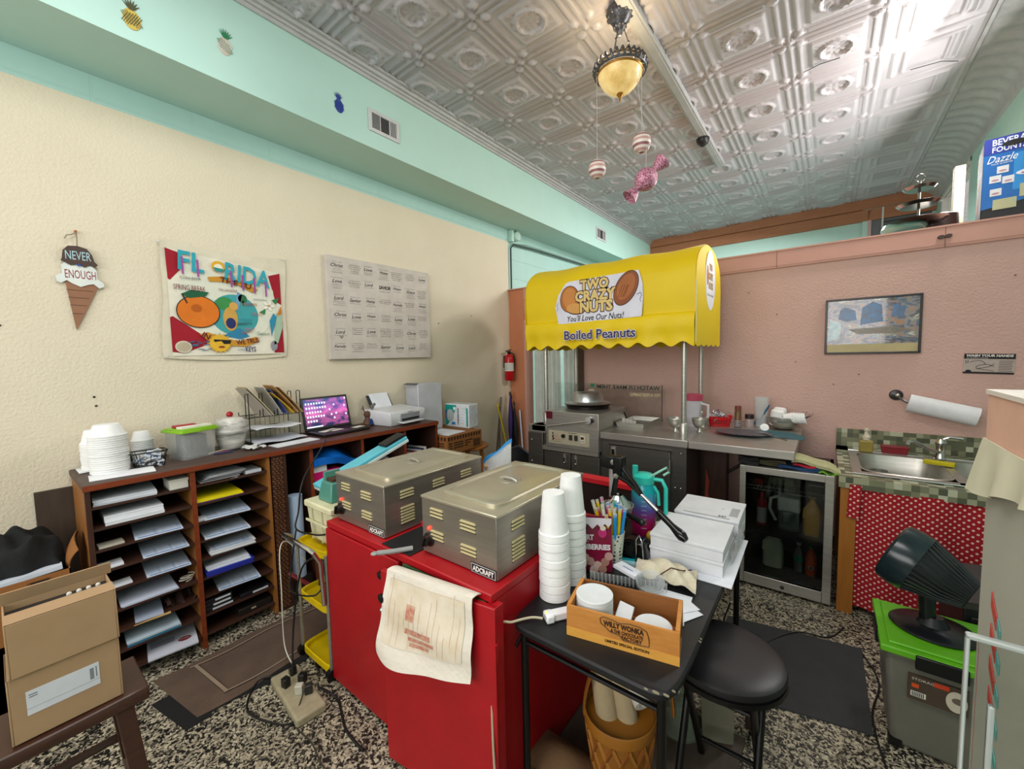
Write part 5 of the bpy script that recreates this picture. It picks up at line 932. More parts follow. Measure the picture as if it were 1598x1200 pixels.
# upper back room: shelf items on top of the partition
bx=thing('fountain_box',(.95,4.25,2.43),'large blue and white carton printed BEVERAGE FOUNTAIN on top of the pink partition','box')
X=Matrix.Translation((.79,4.14,2.43))@Matrix.Rotation(-.12,4,'Z')
q=MB(); q.X=X; q.box(0,.30,0,.32,0,.52,c('#15181d',.5)); q.build('carton',parent=bx,bev=.003)
q=MB(); q.X=X@Matrix(((1,0,0,0),(0,0,-1,-.001),(0,1,0,0),(0,0,0,1)))
q.prism([(0,.07),(.3,.12),(.3,.52),(0,.52)],0,.001,c('#1668b8',.4)); q.box(0,.3,.42,.52,.001,.002,c('#2a3a9c',.4)); q.box(.13,.3,.17,.40,.001,.0015,c('#2f8fd8',.4))
q.text('BEVERAGE',.13,.49,.19,.04,c('#e8ecf4'),.002,bold=.02); q.text('FOUNTAIN',.13,.445,.19,.035,c('#e8ecf4'),.002,bold=.02); q.text('Dazzle',.08,.385,.13,.045,c('#f0f4fa'),.002,shear=.4); q.text('FOUR QUARTER',.08,.352,.09,.01,c('#f0f4fa'),.002)
for a,b_ in ((.06,.29),(.03,.235),(.085,.22),(.035,.15)): q.box(a,a+.05,b_,b_+.045,.0018,.0026,c('#dfe0e4')); q.ell(a+.025,b_+.015,.017,.006,.0026,.003,c('#c08a9a'),14)
for r_,zz in ((.10,.27),(.07,.33),(.045,.38)): q.ell(.24,zz,r_,.022,.0026,.0032,c('#e4e6f0'),24); q.ell(.24,zz-.004,r_*.8,.01,.0032,.0036,c('#c05a8a'),24)
q.box(.05,.15,.06,.125,.002,.003,c('#b9b892')); q.box(.16,.26,.12,.2,.002,.003,c('#b9b892')); q.text('RIVAL',.22,.05,.07,.02,c('#e8e8e8'),.002)
q.ell(.13,.468,.055,.018,.003,.004,c('#0a0808'),20); q.build('front_print',parent=bx)
q=MB(); q.X=X@Matrix(((0,0,-1,-.001),(-1,0,0,.32),(0,1,0,0),(0,0,0,1)))
q.prism([(.0,.06),(.32,.0),(.32,.5),(0,.5)],0,.0008,c('#4a4e54',.5)); q.text('BEVERAGE',.16,.47,.2,.03,c('#a8acb4'),.001); q.text('Dazzle',.16,.4,.15,.05,c('#9aa0a8'),.001,shear=.4)
for i in range(8): q.rbox(.2,.3-i*.025,.0012,.14-.01*(i%3),.006,.001,c('#8a8e94'))
q.ell(.1,.15,.04,.06,.001,.002,c('#a85a40'),16); q.ell(.08,.3,.03,.03,.001,.002,c('#c8a8a0'),16); q.build('side_print',parent=bx)
# tiered tray and plates
tt=thing('tiered_tray',(.50,4.2,2.43),'three tier silver serving tray with ring handle on the partition top','tiered tray')
SIL=M('tarnished_silver','#8f8b84',.22,1,'#5e5650',7,1)
for r_,z in ((.155,2.50),(.12,2.62),(.09,2.735)):
    MB().lathe([(0,z),(r_*.85,z),(r_,z+.018),(r_*1.03,z+.02),(r_*.98,z+.022),(r_*.84,z+.006),(0,z+.006)],SIL,(.50,4.22,0),32).build('tier',parent=tt)
q=MB(); q.tube([(.50,4.22,2.43),(.50,4.22,2.80)],.008,SIL,8); q.lathe([(.06,2.43),(.05,2.44),(.012,2.46)],SIL,(.5,4.22,0),20); q.tube([(.50+.024*math.cos(t),4.22,2.82+.026*math.sin(t)) for t in [i*PI/8 for i in range(16)]],.004,SIL,6,close=True); q.build('stem',parent=tt)
for i,(x,y,r_,h_,lb) in enumerate(((.50,4.50,.13,.10,'stacked silver domed dish behind the tiered tray'),(.66,4.42,.09,.14,'dark patterned tin behind the tiered tray at right'))):
    MB().lathe([(0,0),(r_,0),(r_*1.02,.01),(r_*.9,h_*.5),(r_*.86,h_),(r_*.3,h_*1.15),(0,h_*1.15)],SIL if i==0 else c('#3a2a28',.4),(x,y,2.43),28).build('serving_dish',label=lb,cat='dish')
q=MB(); q.lathe([(0,0),(.10,0),(.12,.02),(.13,.06),(.115,.09),(0,.09)],M('glass_bowl','#7fa89c',.1,.3),(.43,4.27,2.43),28); q.build('glass_bowl',label='greenish glass bowl left of the tiered tray',cat='bowl')
q=MB(); q.box(.80,.86,5.0,5.08,0,3.08,c('#b9ac8c')); q.build('cream_post',label='cream painted post in the back room beside the stacked cartons',cat='post')
# window with air conditioner on the far wall
aw2=thing('far_window',(.77,7.97,3.0),'pink framed far window holding a grey slatted unit','window')
q=MB(); q.X=BW(.36,2.9,7.985); q.box(0,.06,0,.74,0,.03,mTeal); q.box(.06,.10,0,.72,0,.035,c('#c9a8a4')); q.box(.06,.76,.70,.74,0,.03,c('#9ab8b4')); q.build('frame',parent=aw2)
q=MB(); q.X=BW(.46,2.9,7.985); q.box(0,.62,0,.70,0,.01,c('#6a6e70'))
for i in range(12): q.rbox(.36,.05+i*.055,.02,.5,.03,.006,c('#3c4042'),rx=.5)
q.box(.11,.13,0,.7,.01,.04,c('#c4c8c4')); q.build('slats',parent=aw2)
# ================= RED CABINET =================
rc=thing('red_cabinet',(-1.37,1.6,0),'bright red painted wooden cabinet with uneven doors carrying the food warmers','cabinet')
X0,X1,Y0,Y1=-1.90,-.845,.955,1.76
q=MB(); q.box(X0,X1,Y0+.015,Y1,.0,.79,RED); q.build('carcass',parent=rc)
q=MB(); q.box(X0,X1,Y0,Y1,.79,.82,RED); q.build('top',parent=rc,bev=.004)
q=MB(); q.box(X0,-1.335,Y0-.006,Y0+.012,.02,.786,RED); q.build('left_door',parent=rc,bev=.003)
q=MB(); q.rbox(-1.0775,.915,.405,.52,.022,.77,RED,rz=.135); q.build('right_door',parent=rc,bev=.003)
q=MB(); q.box(-1.30,-.87,.947,.956,.762,.789,c('#2f5a34')); q.build('green_strip',parent=rc,label='green painted strip')
q=MB(); q.box(-.84-.02,X1+.025,.945,.985,.0,.79,RED); q.build('corner_post',parent=rc,bev=.002)
q=MB(); q.box(-.828,-.815,.935,.95,.60,.67,RED); q.build('hinge',parent=rc)
def knob(x,y,z,pn): q=MB(); q.lathe([(0,0),(.008,0),(.008,.014),(.017,.02),(.017,.03),(0,.036)],BLACK,(x,y,z),14,axis=(0,-1,0)); q.build(pn,parent=rc)
knob(-1.42,.95,.715,'knob'); knob(-1.30,.872,.70,'knob'); knob(-1.325,.868,.49,'knob'); knob(-1.40,.95,.73,'knob')
q=MB(); q.rbox(-1.43,.945,.55,.022,.016,.05,c('#1a1a1a',.3)); q.sph((-1.43,.932,.56),.011,CHROME,8); q.build('latch',parent=rc)
tw_=MB(); A=-1.285
def tf(u,v):
    x=-1.275+.385*u-.055*(1-v)**1.2*(1-u); y=.897+(x+1.0775)*.136-.010-.012*(1+math.sin(u*9+v*3))*(1-v)-.006*(1+math.sin(v*11+u*4))*(1-v)**.5-.02*(1-v)*abs(math.sin(u*3)); z=.815-(1-v)*(.335-.035*u+.02*math.sin(u*5))
    return (x,y,z)
TW=M('worn_tea_towel','#e4ddd2',.95,0,'#d8cdbd',5,1,.3,40); N,L,b=nodes(TW)
tw_.grid(tf,44,30,TW,.003)
tw_.grid(lambda u,v:(-1.275+.385*u,.887+(-.1975+.385*u)*.136+.05*v,.815+.006*math.sin(v*3)-.008*v),20,4,TW,.003)
t_o=tw_.build('tea_towel',label='stained white tea towel hanging over the right red cabinet door',cat='towel')
q=MB()
def onT(u,v,d=.0022): p=tf(u,v); return (p[0],p[1]-d,p[2])
def patch(u0,u1,v0,v1,m,n=10): q.grid(lambda u,v:onT(u0+(u1-u0)*u,v0+(v1-v0)*v),n,n,m)
patch(.06,.93,.22,.93,M('towel_stain','#d0bd9f',.95,0,'#e2d9cb',16,.8),24)
pr_=M('faded_red_print','#b5584c',.95,0,'#cdae94',60,.6)
for a in ((.3,.62,.40,.46),(.34,.66,.33,.37),(.36,.60,.27,.31),(.30,.40,.55,.72)):
    q.grid(lambda u,v,a=a:onT(a[0]+(a[1]-a[0])*u,a[2]+(a[3]-a[2])*v,.0034),10,6,pr_)
for i in range(14): q.grid(lambda u,v,i=i:onT(.10+i*.06+.005*u,(.24 if i%3 else .4)+(.64-.12*(i%4))*v*.9,.0030),1,20,M('faded_stripe','#c9a68c',.95,0,'#ddccb8',30,.5))
q.build('faded_print',parent=t_o)
q=MB(); q.box(-1.75,-.88,2.27,2.34,0,.795,M('dark_panel','#2c211c',.5,.1)); o=q.build('low_panel',label='low dark panel with a red top rail standing behind the red cabinet',cat='panel'); MB().box(-1.76,-.87,2.262,2.348,.795,.822,c('#c8202a',.5)).build('top_rail',parent=o,label='red top rail')
# black mat, ladle, pink bowl on the cabinet
MB().box(-1.46,-1.275,.965,1.55,.8205,.8235,c('#141416',.6)).build('counter_mat',label='black rubber mat between the two food warmers',cat='mat')
q=MB(); q.tube([(-1.375,.885,.838),(-1.34,.94,.834),(-1.30,1.0,.834)],.010,M('grey_plastic','#9a9b98',.4),8); q.sph((-1.38,.878,.838),.015,M('grey_plastic','#9a9b98',.4),12,sz=.4); q.build('spatula_handle',label='grey handle of a utensil poking out before the right warmer',cat='utensil')
MB().lathe([(0,0),(.025,0),(.038,.02),(.048,.05),(.045,.05),(.034,.02),(0,.006)],M('hot_pink','#d01a50',.3),(-1.365,1.16,.8235),24,cap=False).build('pink_bowl',label='small hot pink bowl between the two food warmers',cat='bowl')
# food warmers
def warmer(x0,y0,lab,red=True):
    wt=thing('food_warmer',(x0+.195,y0+.31,.82),lab,'food warmer'); w_,d_,hh=.39,.62,.235; x1,y1=x0+w_,y0+d_
    wm_=M('warmer_steel','#a09a8f',.33,.72,'#857f75',3,1,.05,240,stretch=(1,1,14)) 
    q=MB(); q.box(x0,x1,y0,y1,.824,.82+hh-.006,wm_); q.build('housing',parent=wt,bev=.003)
    q=MB(); q.box(x0-.003,x1+.003,y0-.003,y1+.003,.82+hh-.012,.82+hh,M('lid_steel','#c9c2ae',.3,.7,'#aea793',3,1)); q.build('top_rim',parent=wt,bev=.003)
    z=.82+hh; P=lambda i,zz:[((x0+x1)/2+a,(y0+y1)/2+.012+b_,zz) for a,b_ in rrect(w_/2-.035-i,d_/2-.04-i,40,.25)]
    q=MB(); q.loft([P(0,z),P(0,z+.008),P(.006,z+.013),P(.022,z+.013),P(.03,z+.006),P(.05,z+.009),P(.10,z+.011)],M('lid_steel','#c9c2ae',.3,.7,'#aea793',3,1)); q.lathe([(.052,.0115),(.05,.013),(.036,.004),(0,.003)],STEEL,((x0+x1)/2,(y0+y1)/2+.01,z),32,cap=False); lid=q.build('lid',parent=wt)
    q=MB(); q.tube([((x0+x1)/2-.045,(y0+y1)/2+.01,z+.012),((x0+x1)/2-.02,(y0+y1)/2+.01,z+.02),((x0+x1)/2+.02,(y0+y1)/2+.01,z+.02),((x0+x1)/2+.045,(y0+y1)/2+.01,z+.012)],.008,STEEL,8); q.build('lid_handle',parent=lid)
    def louvre(X_,cx,cz,ww,n):
        q=MB(); q.X=X_
        lm=M('louvre_light','#d2c596',.5,.2)
        for i in range(n):
            zz=cz-i*.0135; q.box(cx-ww/2,cx+ww/2,zz-.0125,zz-.0065,-.001,.0006,c('#161412')); q.prism([(cx-ww/2,zz-.007),(cx+ww/2,zz-.007),(cx+ww/2-.004,zz),(cx-ww/2+.004,zz)],0,.005,lm)
        q.build('louvre_vents',parent=wt)
    XF_=BW(x0,.82,y0)
    louvre(XF_,.088,.195,.072,3); louvre(XF_,.255,.185,.078,3); louvre(XF_,.088,.105,.072,3); louvre(XF_,.255,.095,.078,3)
    XR=Matrix(((0,0,1,x1),(1,0,0,y0),(0,1,0,.82),(0,0,0,1)))
    for k in (0,1,2): louvre(XR,.12+k*.19,.19,.075,3)
    for k in (0,1,2): louvre(XR,.12+k*.19,.115,.075,6)
    q=MB(); q.lathe([(0,0),(.026,0),(.028,.005),(.022,.008),(.02,.028),(0,.03)],BLACK,(x0+.04,y0,.82+.062),24,axis=(0,-1,0)); q.rbox(x0+.04,y0-.032,.882,.008,.008,.036,BLACK,ry=.3); q.build('dial',parent=wt)
    q=MB(); q.sph((x0+.042,y0-.002,.82+.108),.0075,M('red_lamp','#ff2a1a',.3,emit=6),12); q.build('indicator_light',parent=wt)
    q=MB(); q.X=BW(x0+.265,.822,y0); q.box(0,.12,0,.038,0,.002,INK); q.box(.003,.117,.003,.035,.002,.0024,c('#d8d8d4')); q.box(.005,.115,.005,.033,.0024,.0028,INK); q.text('ADCRAFT',.06,.019,.10,.02,c('#e8e8e4'),.0028,bold=.035); q.build('name_plate',parent=wt)
    for a in (x0+.03,x1-.03):
        for b_ in (y0+.04,y1-.04): MB().box(a-.012,a+.012,b_-.012,b_+.012,.82,.824,BLACK).build('foot',parent=wt)
    return wt
warmer(-1.872,1.0,'left stainless countertop food warmer farther from the cup stacks'); warmer(-1.265,1.025,'right stainless countertop food warmer beside the foam cup stacks')
# zip bag of peanuts
bg=thing('zip_bag',(-1.46,1.70,.82),'blue topped clear zip bag of peanuts behind the left food warmer','bag')
q=MB(); q.grid(lambda u,v:(-1.545+.20*u+.01*v,1.70-.03*math.sin(PI*u)*(1-v),.825+(.17+.14*u)*v),14,10,CLEAR,.002); q.grid(lambda u,v:(-1.545+.20*u+.01*v,1.705+.03*math.sin(PI*u)*(1-v),.825+(.17+.14*u)*v),14,10,CLEAR,-.002); q.build('plastic_film',parent=bg)
q=MB(); q.grid(lambda u,v:(-1.54+.21*u,1.70,.985+.145*u+.022*v+.006*math.sin(u*9)),16,2,M('zip_blue','#2a86c8',.3),.004); q.build('zip_strip',parent=bg)
q=MB(); random.seed(8)
for i in range(46): q.sph((-1.53+random.uniform(0,.17),1.705+random.uniform(-.016,.016),.835+random.uniform(0,.14)),.011,M('peanut_shell','#c29a70',.9,0,'#a97d54',30,1),6,sx=random.uniform(.9,1.7))
q.build('peanuts',label='tan peanuts loose inside the zip bag',cat='peanuts',kind='stuff')
# ================= YELLOW CART =================
yc=thing('utility_cart',(-2.05,1.25,0),'yellow three shelf metal cart with chrome handle left of the red cabinet','cart')
for z in (.64,.36,.05):
    q=MB(); P=lambda i,zz:[(-2.065+a,1.24+b_,zz) for a,b_ in rrect(.155-i,.30-i,36,.22)]
    q.loft([P(.004,z-.025),P(0,z-.02),P(0,z+.012),P(.006,z+.014),P(.012,z+.010),P(.016,z-.01)],YEL); q.build('shelf',parent=yc)
for x,y in ((-2.215,.95),(-1.915,.95),(-2.215,1.53),(-1.915,1.53)):
    q=MB(); q.tube([(x,y,.03),(x,y,.64)],.009,STEEL,8); q.build('leg',parent=yc); MB().lathe([(0,-.014),(.028,-.014),(.028,.014),(0,.014)],BLACK,(x,y,.028),16,axis=(1,0,0)).build('caster',parent=yc)
q=MB(); q.tube([(-2.24,.935,.66),(-2.24,.895,.685),(-2.215,.885,.688),(-1.94,.885,.688),(-1.915,.89,.68),(-1.912,.92,.62),(-1.912,.93,.40)],.011,CHROME,10); q.build('handle',parent=yc)
tb=thing('drawer_tub',(-2.05,1.2,.655),'cream plastic storage box on the top shelf of the yellow cart','storage box')
q=MB(); q.loft([[(-2.15,1.0,.655),(-1.915,1.0,.655),(-1.915,1.42,.655),(-2.15,1.42,.655)],[(-2.16,.985,.83),(-1.91,.985,.83),(-1.91,1.43,.83),(-2.16,1.43,.83)]],CREAM); q.build('box',parent=tb,bev=.008); q=MB(); q.box(-2.17,-1.9,.975,1.44,.83,.865,CREAM); q.build('lid',parent=tb,bev=.008)
q=MB(); q.box(-2.1,-2.095,.978,.984,.67,.83,CREAM); q.box(-2.0,-1.995,.978,.984,.67,.83,CREAM); q.box(-2.16,-1.91,.977,.984,.755,.765,CREAM); q.build('ribs',parent=tb)
sc__=thing('kitchen_scale',(-2.03,1.08,.866),'green retro kitchen scale on the cream plastic box','scale')
gm=M('scale_green','#4f8a7c',.35); q=MB(); q.loft([[(-2.10,1.02,.866),(-1.97,1.02,.866),(-1.97,1.15,.866),(-2.10,1.15,.866)],[(-2.10,1.02,.885),(-1.97,1.02,.885),(-1.97,1.15,.885),(-2.10,1.15,.885)],[(-2.085,1.035,.965),(-1.985,1.035,.965),(-1.985,1.135,.965),(-2.085,1.135,.965)]],gm); q.build('body',parent=sc__,bev=.006)
q=MB(); q.box(-2.07,-2.0,1.05,1.12,.965,.98,c('#4a3020')); q.box(-2.085,-2.06,1.045,1.125,.965,1.01,gm); q.build('neck',parent=sc__)
q=MB(); q.X=Matrix.Translation((-2.13,1.33,1.0))@Euler((.33,0,-.06)).to_matrix().to_4x4(); lb_=M('light_blue_plastic','#5cbccd',.4)
q.box(-.06,.06,-.30,.27,-.012,.006,c('#c9d6d6',.4)); q.box(-.055,.055,-.30,.27,.006,.024,lb_); o=q.build('blue_tray',label='long light blue plastic lid slanting up behind the green scale',cat='lid',bev=.003)
q=MB(); q.X=Matrix.Translation((-2.13,1.33,1.0))@Euler((.33,0,-.06)).to_matrix().to_4x4(); q.box(-.04,.045,.12,.27,.026,.042,BLACK); q.build('black_tray',label='dark flat tray lying on the upper end of the light blue lid',cat='tray',bev=.004)
# things inside the cubby beside the scale
q=MB(); q.box(-3.05,-2.74,1.30,1.31,.716,.93,M('magenta_folder','#d81472',.4)); q.box(-2.95,-2.735,1.30,1.50,.716,.83,M('magenta_folder','#d81472',.4)); q.build('magenta_folder',label='magenta plastic file box in the cubby above the yellow cart',cat='file box',bev=.003)
q=MB(); q.X=TP(-2.74,1.35,.83); q.prism([(-.01,-.045),(.004,-.045),(.004,.05),(-.01,.05)],0,.055,PAPER); q.build('white_papers',label='white paper showing above the magenta file box',cat='paper')
q=MB(); q.grid(lambda u,v:(-3.0+.29*v,1.30+.34*u,.925-.05*v-.16*max(0,u-.5)+.018*math.sin(u*9)*math.cos(v*5)),16,12,M('blue_bag','#1368c8',.25),.05); q.build('blue_bag',label='shiny blue plastic bag lying above the magenta file box',cat='bag')
q=MB(); q.grid(lambda u,v:(-3.0+.25*v,1.70+.28*u,.745+.03*abs(math.sin(u*8+v*6))),16,12,c('#b5a8a8',.6),.012); q.build('bagged_supplies',label='crumpled grey plastic wrapping in the cubby under the laptop side',cat='wrapping')
for i in range(5): 
    q=MB(); q.X=TP(-2.85,2.16+.03*i,.73,.2); q.box(-.10,.10,-.008,.006,0,.06+.008*i,c(['#e6e6e8','#8a3040','#dcdce2','#3a3a60','#e8e0d8'][i])); q.build('booklet',label=['white booklet leftmost in the right cubby','dark red booklet second in the right cubby','pale booklet in the middle of the right cubby','navy booklet fourth in the right cubby','cream booklet rightmost in the right cubby'][i],cat='booklet')
MB().lathe([(0,0),(.045,0),(.045,.55),(0,.55)],M('rolled_chart','#a9bcd6',.7),(-2.76,1.185,.16),20).build('rolled_chart',label='tall pale blue roll standing between carved post and yellow cart',cat='roll')
MB().box(-3.0,-2.71,1.12,1.25,.065,.16,c('#16100c')).build('dark_box',label='black box on the floor of the tall opening under the pale blue roll',cat='box')
q=MB(); q.tube([(-2.68,1.09,.24),(-2.55,1.19,.14),(-2.42,1.29,.03)],.014,M('dark_red_gloss','#6a1018',.2),8); q.build('red_umbrella',label='dark red glossy stick leaning by the carved post',cat='stick')
# items on the middle and lower shelves of the cart
ys=thing('patterned_tin',(-1.98,1.03,.372),'colourful patterned tin on the middle shelf of the yellow cart','tin'); 

MB().box(-2.05,-1.93,.99,1.10,.374,.49,M('tin_print','#8a9a5c',.4,0,'#2f4a50',22,.3)).build('body',parent=ys,bev=.006); MB().box(-2.055,-1.925,.985,1.105,.49,.51,c('#2a3c46',.4)).build('lid',parent=ys,bev=.004)
for i in range(3): MB().box(-2.10,-1.92,1.13,1.35,.374+i*.03,.402+i*.03,c(['#d8dce8','#3a5aa0','#dfe2ea'][i])).build('flat_packet',label=['lowest white packet at the back of the cart middle shelf','blue packet between two white ones on the cart middle shelf','uppermost white packet at the back of the cart middle shelf'][i],cat='packet')
# power strip and cables
ps=thing('power_strip',(-1.95,.80,0),'worn cream power strip crowded with plugs on the floor before the yellow cart','power strip')
Xs=TP(-1.945,.795,0,-.10); q=MB(); q.X=Xs; q.box(-.18,.18,-.065,.065,.0,.04,M('dirty_cream','#b3a88c',.5,0,'#8f8468',20,1)); q.build('housing',parent=ps,bev=.01,seg=3)
for i,(a,b_,col) in enumerate(((-.12,.02,'#141414'),(-.06,-.03,'#141414'),(-.03,.035,'#141414'),(.03,.0,'#c9c4b4'),(.06,.03,'#2a2a28'))):
    q=MB(); q.X=Xs; q.rbox(a,b_,.062,.034,.03,.044,c(col,.4),rz=.3*i); q.build('plug',label=['black plug farthest left on the power strip','black plug at the front of the power strip','black plug behind the front one on the power strip','cream plug in the middle of the power strip','dark grey plug at right of the power strip'][i],cat='plug',bev=.004)
def cord(pts,r,col,lab,nm='loose_cable'):
    P=[Vector(p) for p in pts]; out=[]
    for i in range(len(P)-1):
        p0=P[max(i-1,0)];p1=P[i];p2=P[i+1];p3=P[min(i+2,len(P)-1)]
        for k in range(8):
            t=k/8; out.append(tuple(.5*((2*p1)+(-p0+p2)*t+(2*p0-5*p1+4*p2-p3)*t*t+(-p0+3*p1-3*p2+p3)*t**3)))
    out.append(tuple(P[-1])); MB().tube(out,r,c(col,.5),7).build(nm,label=lab,cat='cable')
cord([(-2.05,.83,.08),(-2.2,.85,.12),(-2.22,.86,.4),(-2.26,.88,.6),(-2.28,.93,.62),(-2.25,1.0,.5)],.003,'#d6d2c4','white cord looping from the power strip up the yellow cart leg')
cord([(-2.0,.80,.085),(-2.05,.84,.3),(-2.0,.87,.58),(-1.955,.93,.62),(-1.93,.92,.5)],.0045,'#101010','black cord rising from the power strip to the cart handle end')
cord([(-1.93,.96,.74),(-2.02,.95,.72),(-2.17,.93,.72),(-2.20,.96,.80),(-2.22,1.0,.95),(-2.45,1.2,1.02),(-2.66,1.36,1.047),(-2.70,1.38,1.049)],.0045,'#101010','black cord from the desk edge curving down past the cream box')
cord([(-2.17,.93,.72),(-2.19,.90,.5),(-2.1,.86,.44),(-1.95,.9,.45),(-1.93,.95,.5)],.004,'#101010','black cord dangling in a loop before the middle cart shelf')
cord([(-2.10,.80,.03),(-2.2,.72,.006),(-2.05,.62,.006),(-1.85,.68,.006),(-1.80,.74,.02)],.0045,'#141414','black cord curling on the floor in front of the power strip')
cord([(-1.88,.80,.07),(-1.80,.72,.01),(-1.66,.72,.006),(-1.5,.70,.006),(-1.42,.76,.006)],.003,'#3a352c','thin brown cord running right from the power strip')
cord([(-1.86,.85,.06),(-1.78,.9,.006),(-1.6,.84,.006),(-1.45,.83,.006)],.006,'#121212','thick black cord running from power strip under the red cabinet')
cord([(-2.2,1.0,.006),(-2.08,.95,.006),(-1.99,.92,.02),(-2.02,.86,.03)],.004,'#141414','short black cord on the floor behind the power strip')
# floor rugs and mats
rug=M('worn_rug','#6d5647',.95,0,'#4a3c33',5,1,.4,180); q=MB(); q.grid(lambda u,v:(-2.64+.44*u+.04*v-.02*v*u+.012*math.sin(v*13),.40+.07*u+1.3*v,.004+.004*max(0,math.sin(v*17)*math.sin(u*5))),10,40,rug,.004)
bd=M('rug_border','#94806c',.95); 
for a in (.12,.86): q.grid(lambda u,v,a=a:(-2.64+.44*(a+.02*u)+.04*v+.012*math.sin(v*13),.40+.07*a+1.3*(.1+.88*v),.011+.0*u),1,30,bd)
q.grid(lambda u,v:(-2.64+.44*(.12+.76*u)+.004,.40+.07*u+1.3*(.095+.012*v)+.03*(1-u),.0112),10,1,bd)
q.build('floor_rug',label='worn brown patterned runner rug along the pigeonhole unit',cat='rug')
q=MB(); q.grid(lambda u,v:(-2.22+.06*u-.02*math.sin(v*9),.42+.75*v,.003),4,16,c('#141414',.9),.002); q.grid(lambda u,v:(-2.46+.30*u,.36+.1*v+.06*u,.0025),6,4,c('#141414',.9),.002); q.build('rug_backing',label='black frayed rubber backing showing along the rug edge',cat='rug backing')
q=MB(); q.prism([(-.43,2.63),(.19,2.74),(.195,2.134),(.0,2.09),(-.40,2.0)],.0,.008,M('grey_mat','#3a3a3b',.9,0,'#303031',8,1,.3,120)); q.build('floor_mat',label='dark grey rubber floor mat before the glass door fridge',cat='mat')
q=MB(); q.prism([(-.84,1.1),(-.30,1.1),(-.235,1.45),(-.22,1.80),(-.84,1.80)],0,.012,M('plank_mat','#5d5048',.7,0,'#3f352e',4,1,.1,60,stretch=(8,1,1))); q.build('wood_board',label='brown wood grain board on the floor under the black table',cat='board')
# ================= BLACK FOLDING TABLE =================
ft=thing('folding_table',(-.57,1.67,0),'black folding table covered with cups, boxes and a juicer','table')
TX0,TX1,TY0,TY1=-.838,-.288,1.02,2.30
blkt=M('table_black','#17181b',.42,0,'#0f1012',5,1)
q=MB(); P=lambda i,z:[((TX0+TX1)/2+a,(TY0+TY1)/2+b_,z) for a,b_ in rrect((TX1-TX0)/2-i,(TY1-TY0)/2-i,64,.16)]
q.loft([P(.004,.675),P(0,.68),P(0,.694),P(.006,.70)],blkt); top=q.build('tabletop',parent=ft)
q=MB(); 
for x,y,r_ in ((-.335,1.028,.012),(-.31,1.035,.010),(-.298,1.06,.006),(-.36,1.024,.007),(-.2885,1.30,.006),(-.289,1.315,.005)): q.ell(x,y,r_*.8,r_*.22,.696,.7004,c('#8f8772'),8)
q.build('chipped_edge',parent=top,label='chipped pale edge')
for x,y in ((-.79,1.06),(-.33,1.06),(-.79,2.25),(-.33,2.25)):
    q=MB(); q.tube([(x,y,.675),(x,y,0)],.0135,BLACKM,10); q.build('leg',parent=ft)
q=MB(); q.tube([(-.79,1.06,.655),(-.33,1.06,.655)],.011,BLACKM,8); q.build('crossbar',parent=ft); q=MB(); q.tube([(-.79,1.06,.625),(-.33,1.06,.625)],.008,BLACKM,8); q.build('crossbar',parent=ft); q=MB(); q.tube([(-.79,2.25,.6),(-.33,2.25,.6)],.008,BLACKM,8); q.build('crossbar',parent=ft)
q=MB(); q.tube([(-.82,1.05,.60),(-.80,1.07,.655)],.006,BLACKM,6); q.build('lock_tab',parent=ft)
cord([(-.735,1.09,.712),(-.77,1.07,.712),(-.81,1.02,.708),(-.842,.99,.695),(-.845,.95,.55),(-.83,.93,.30),(-.80,.92,.02)],.004,'#b9ad92','cream cord drooping from the table tap down the red cabinet')
pt2=thing('power_tap',(-.69,1.13,.70),'white three way power tap glowing green at the left end of the wooden crate','power tap')
Xp=TP(-.70,1.135,.701,.95); q=MB(); q.X=Xp; q.box(-.05,.05,-.016,.016,0,.03,WHITE); q.box(-.05,-.02,-.022,.022,.0,.028,WHITE); q.build('body',parent=pt2,bev=.006); q=MB(); q.X=Xp; q.sph((-.045,.0,.031),.004,M('green_led','#9aff3a',.3,emit=4),8); q.build('led',parent=pt2)
# crate
cr_=thing('wooden_crate',(-.49,1.21,.70),'honey wooden crate with dark printed lettering on the table','crate')
Xc=TP(-.492,1.205,.7005,.21); w2,d2,hh=.168,.088,.098
hw2=M('crate_inside','#8f5a2a',.6,0,'#7a4a20',5,1,stretch=(1.5,18,18))
q=MB(); q.X=Xc; q.box(-w2,w2,-d2,-d2+.009,0,hh,HWOOD); q.build('front_panel',parent=cr_); q=MB(); q.X=Xc; q.box(-w2,w2,d2-.009,d2,0,hh,hw2); q.build('back_panel',parent=cr_)
for s_ in (-1,1): q=MB(); q.X=Xc; q.box(min(s_*w2,s_*(w2-.012)),max(s_*w2,s_*(w2-.012)),-d2+.009,d2-.009,0,hh+.004,HWOOD); q.build('end_panel',parent=cr_)
q=MB(); q.X=Xc; q.box(-w2+.012,w2-.012,-d2+.009,d2-.009,0,.008,hw2); q.build('base',parent=cr_)
q=MB(); q.X=Xc; q.box(-w2-.0005,w2+.0005,-d2-.001,-d2,.0,.028,M('crate_light','#dba24a',.5,0,'#c98f3a',5,1,stretch=(1.5,18,18))); q.build('pale_band',parent=cr_)
q=MB(); q.X=Xc@Matrix(((1,0,0,0),(0,0,-1,-d2-.001),(0,1,0,0),(0,0,0,1))); bk_='#38200f'
q.text('WILLY WONKA',.01,.073,.12,.018,c(bk_),0,bold=.05); q.text('& THE CHOCOLATE',.02,.055,.095,.012,c(bk_),0,bold=.04); q.text('FACTORY',.035,.041,.06,.012,c(bk_),0,bold=.04); q.text('LIMITED SPECIAL EDITION',.02,.018,.13,.009,c(bk_),.0006,bold=.04)
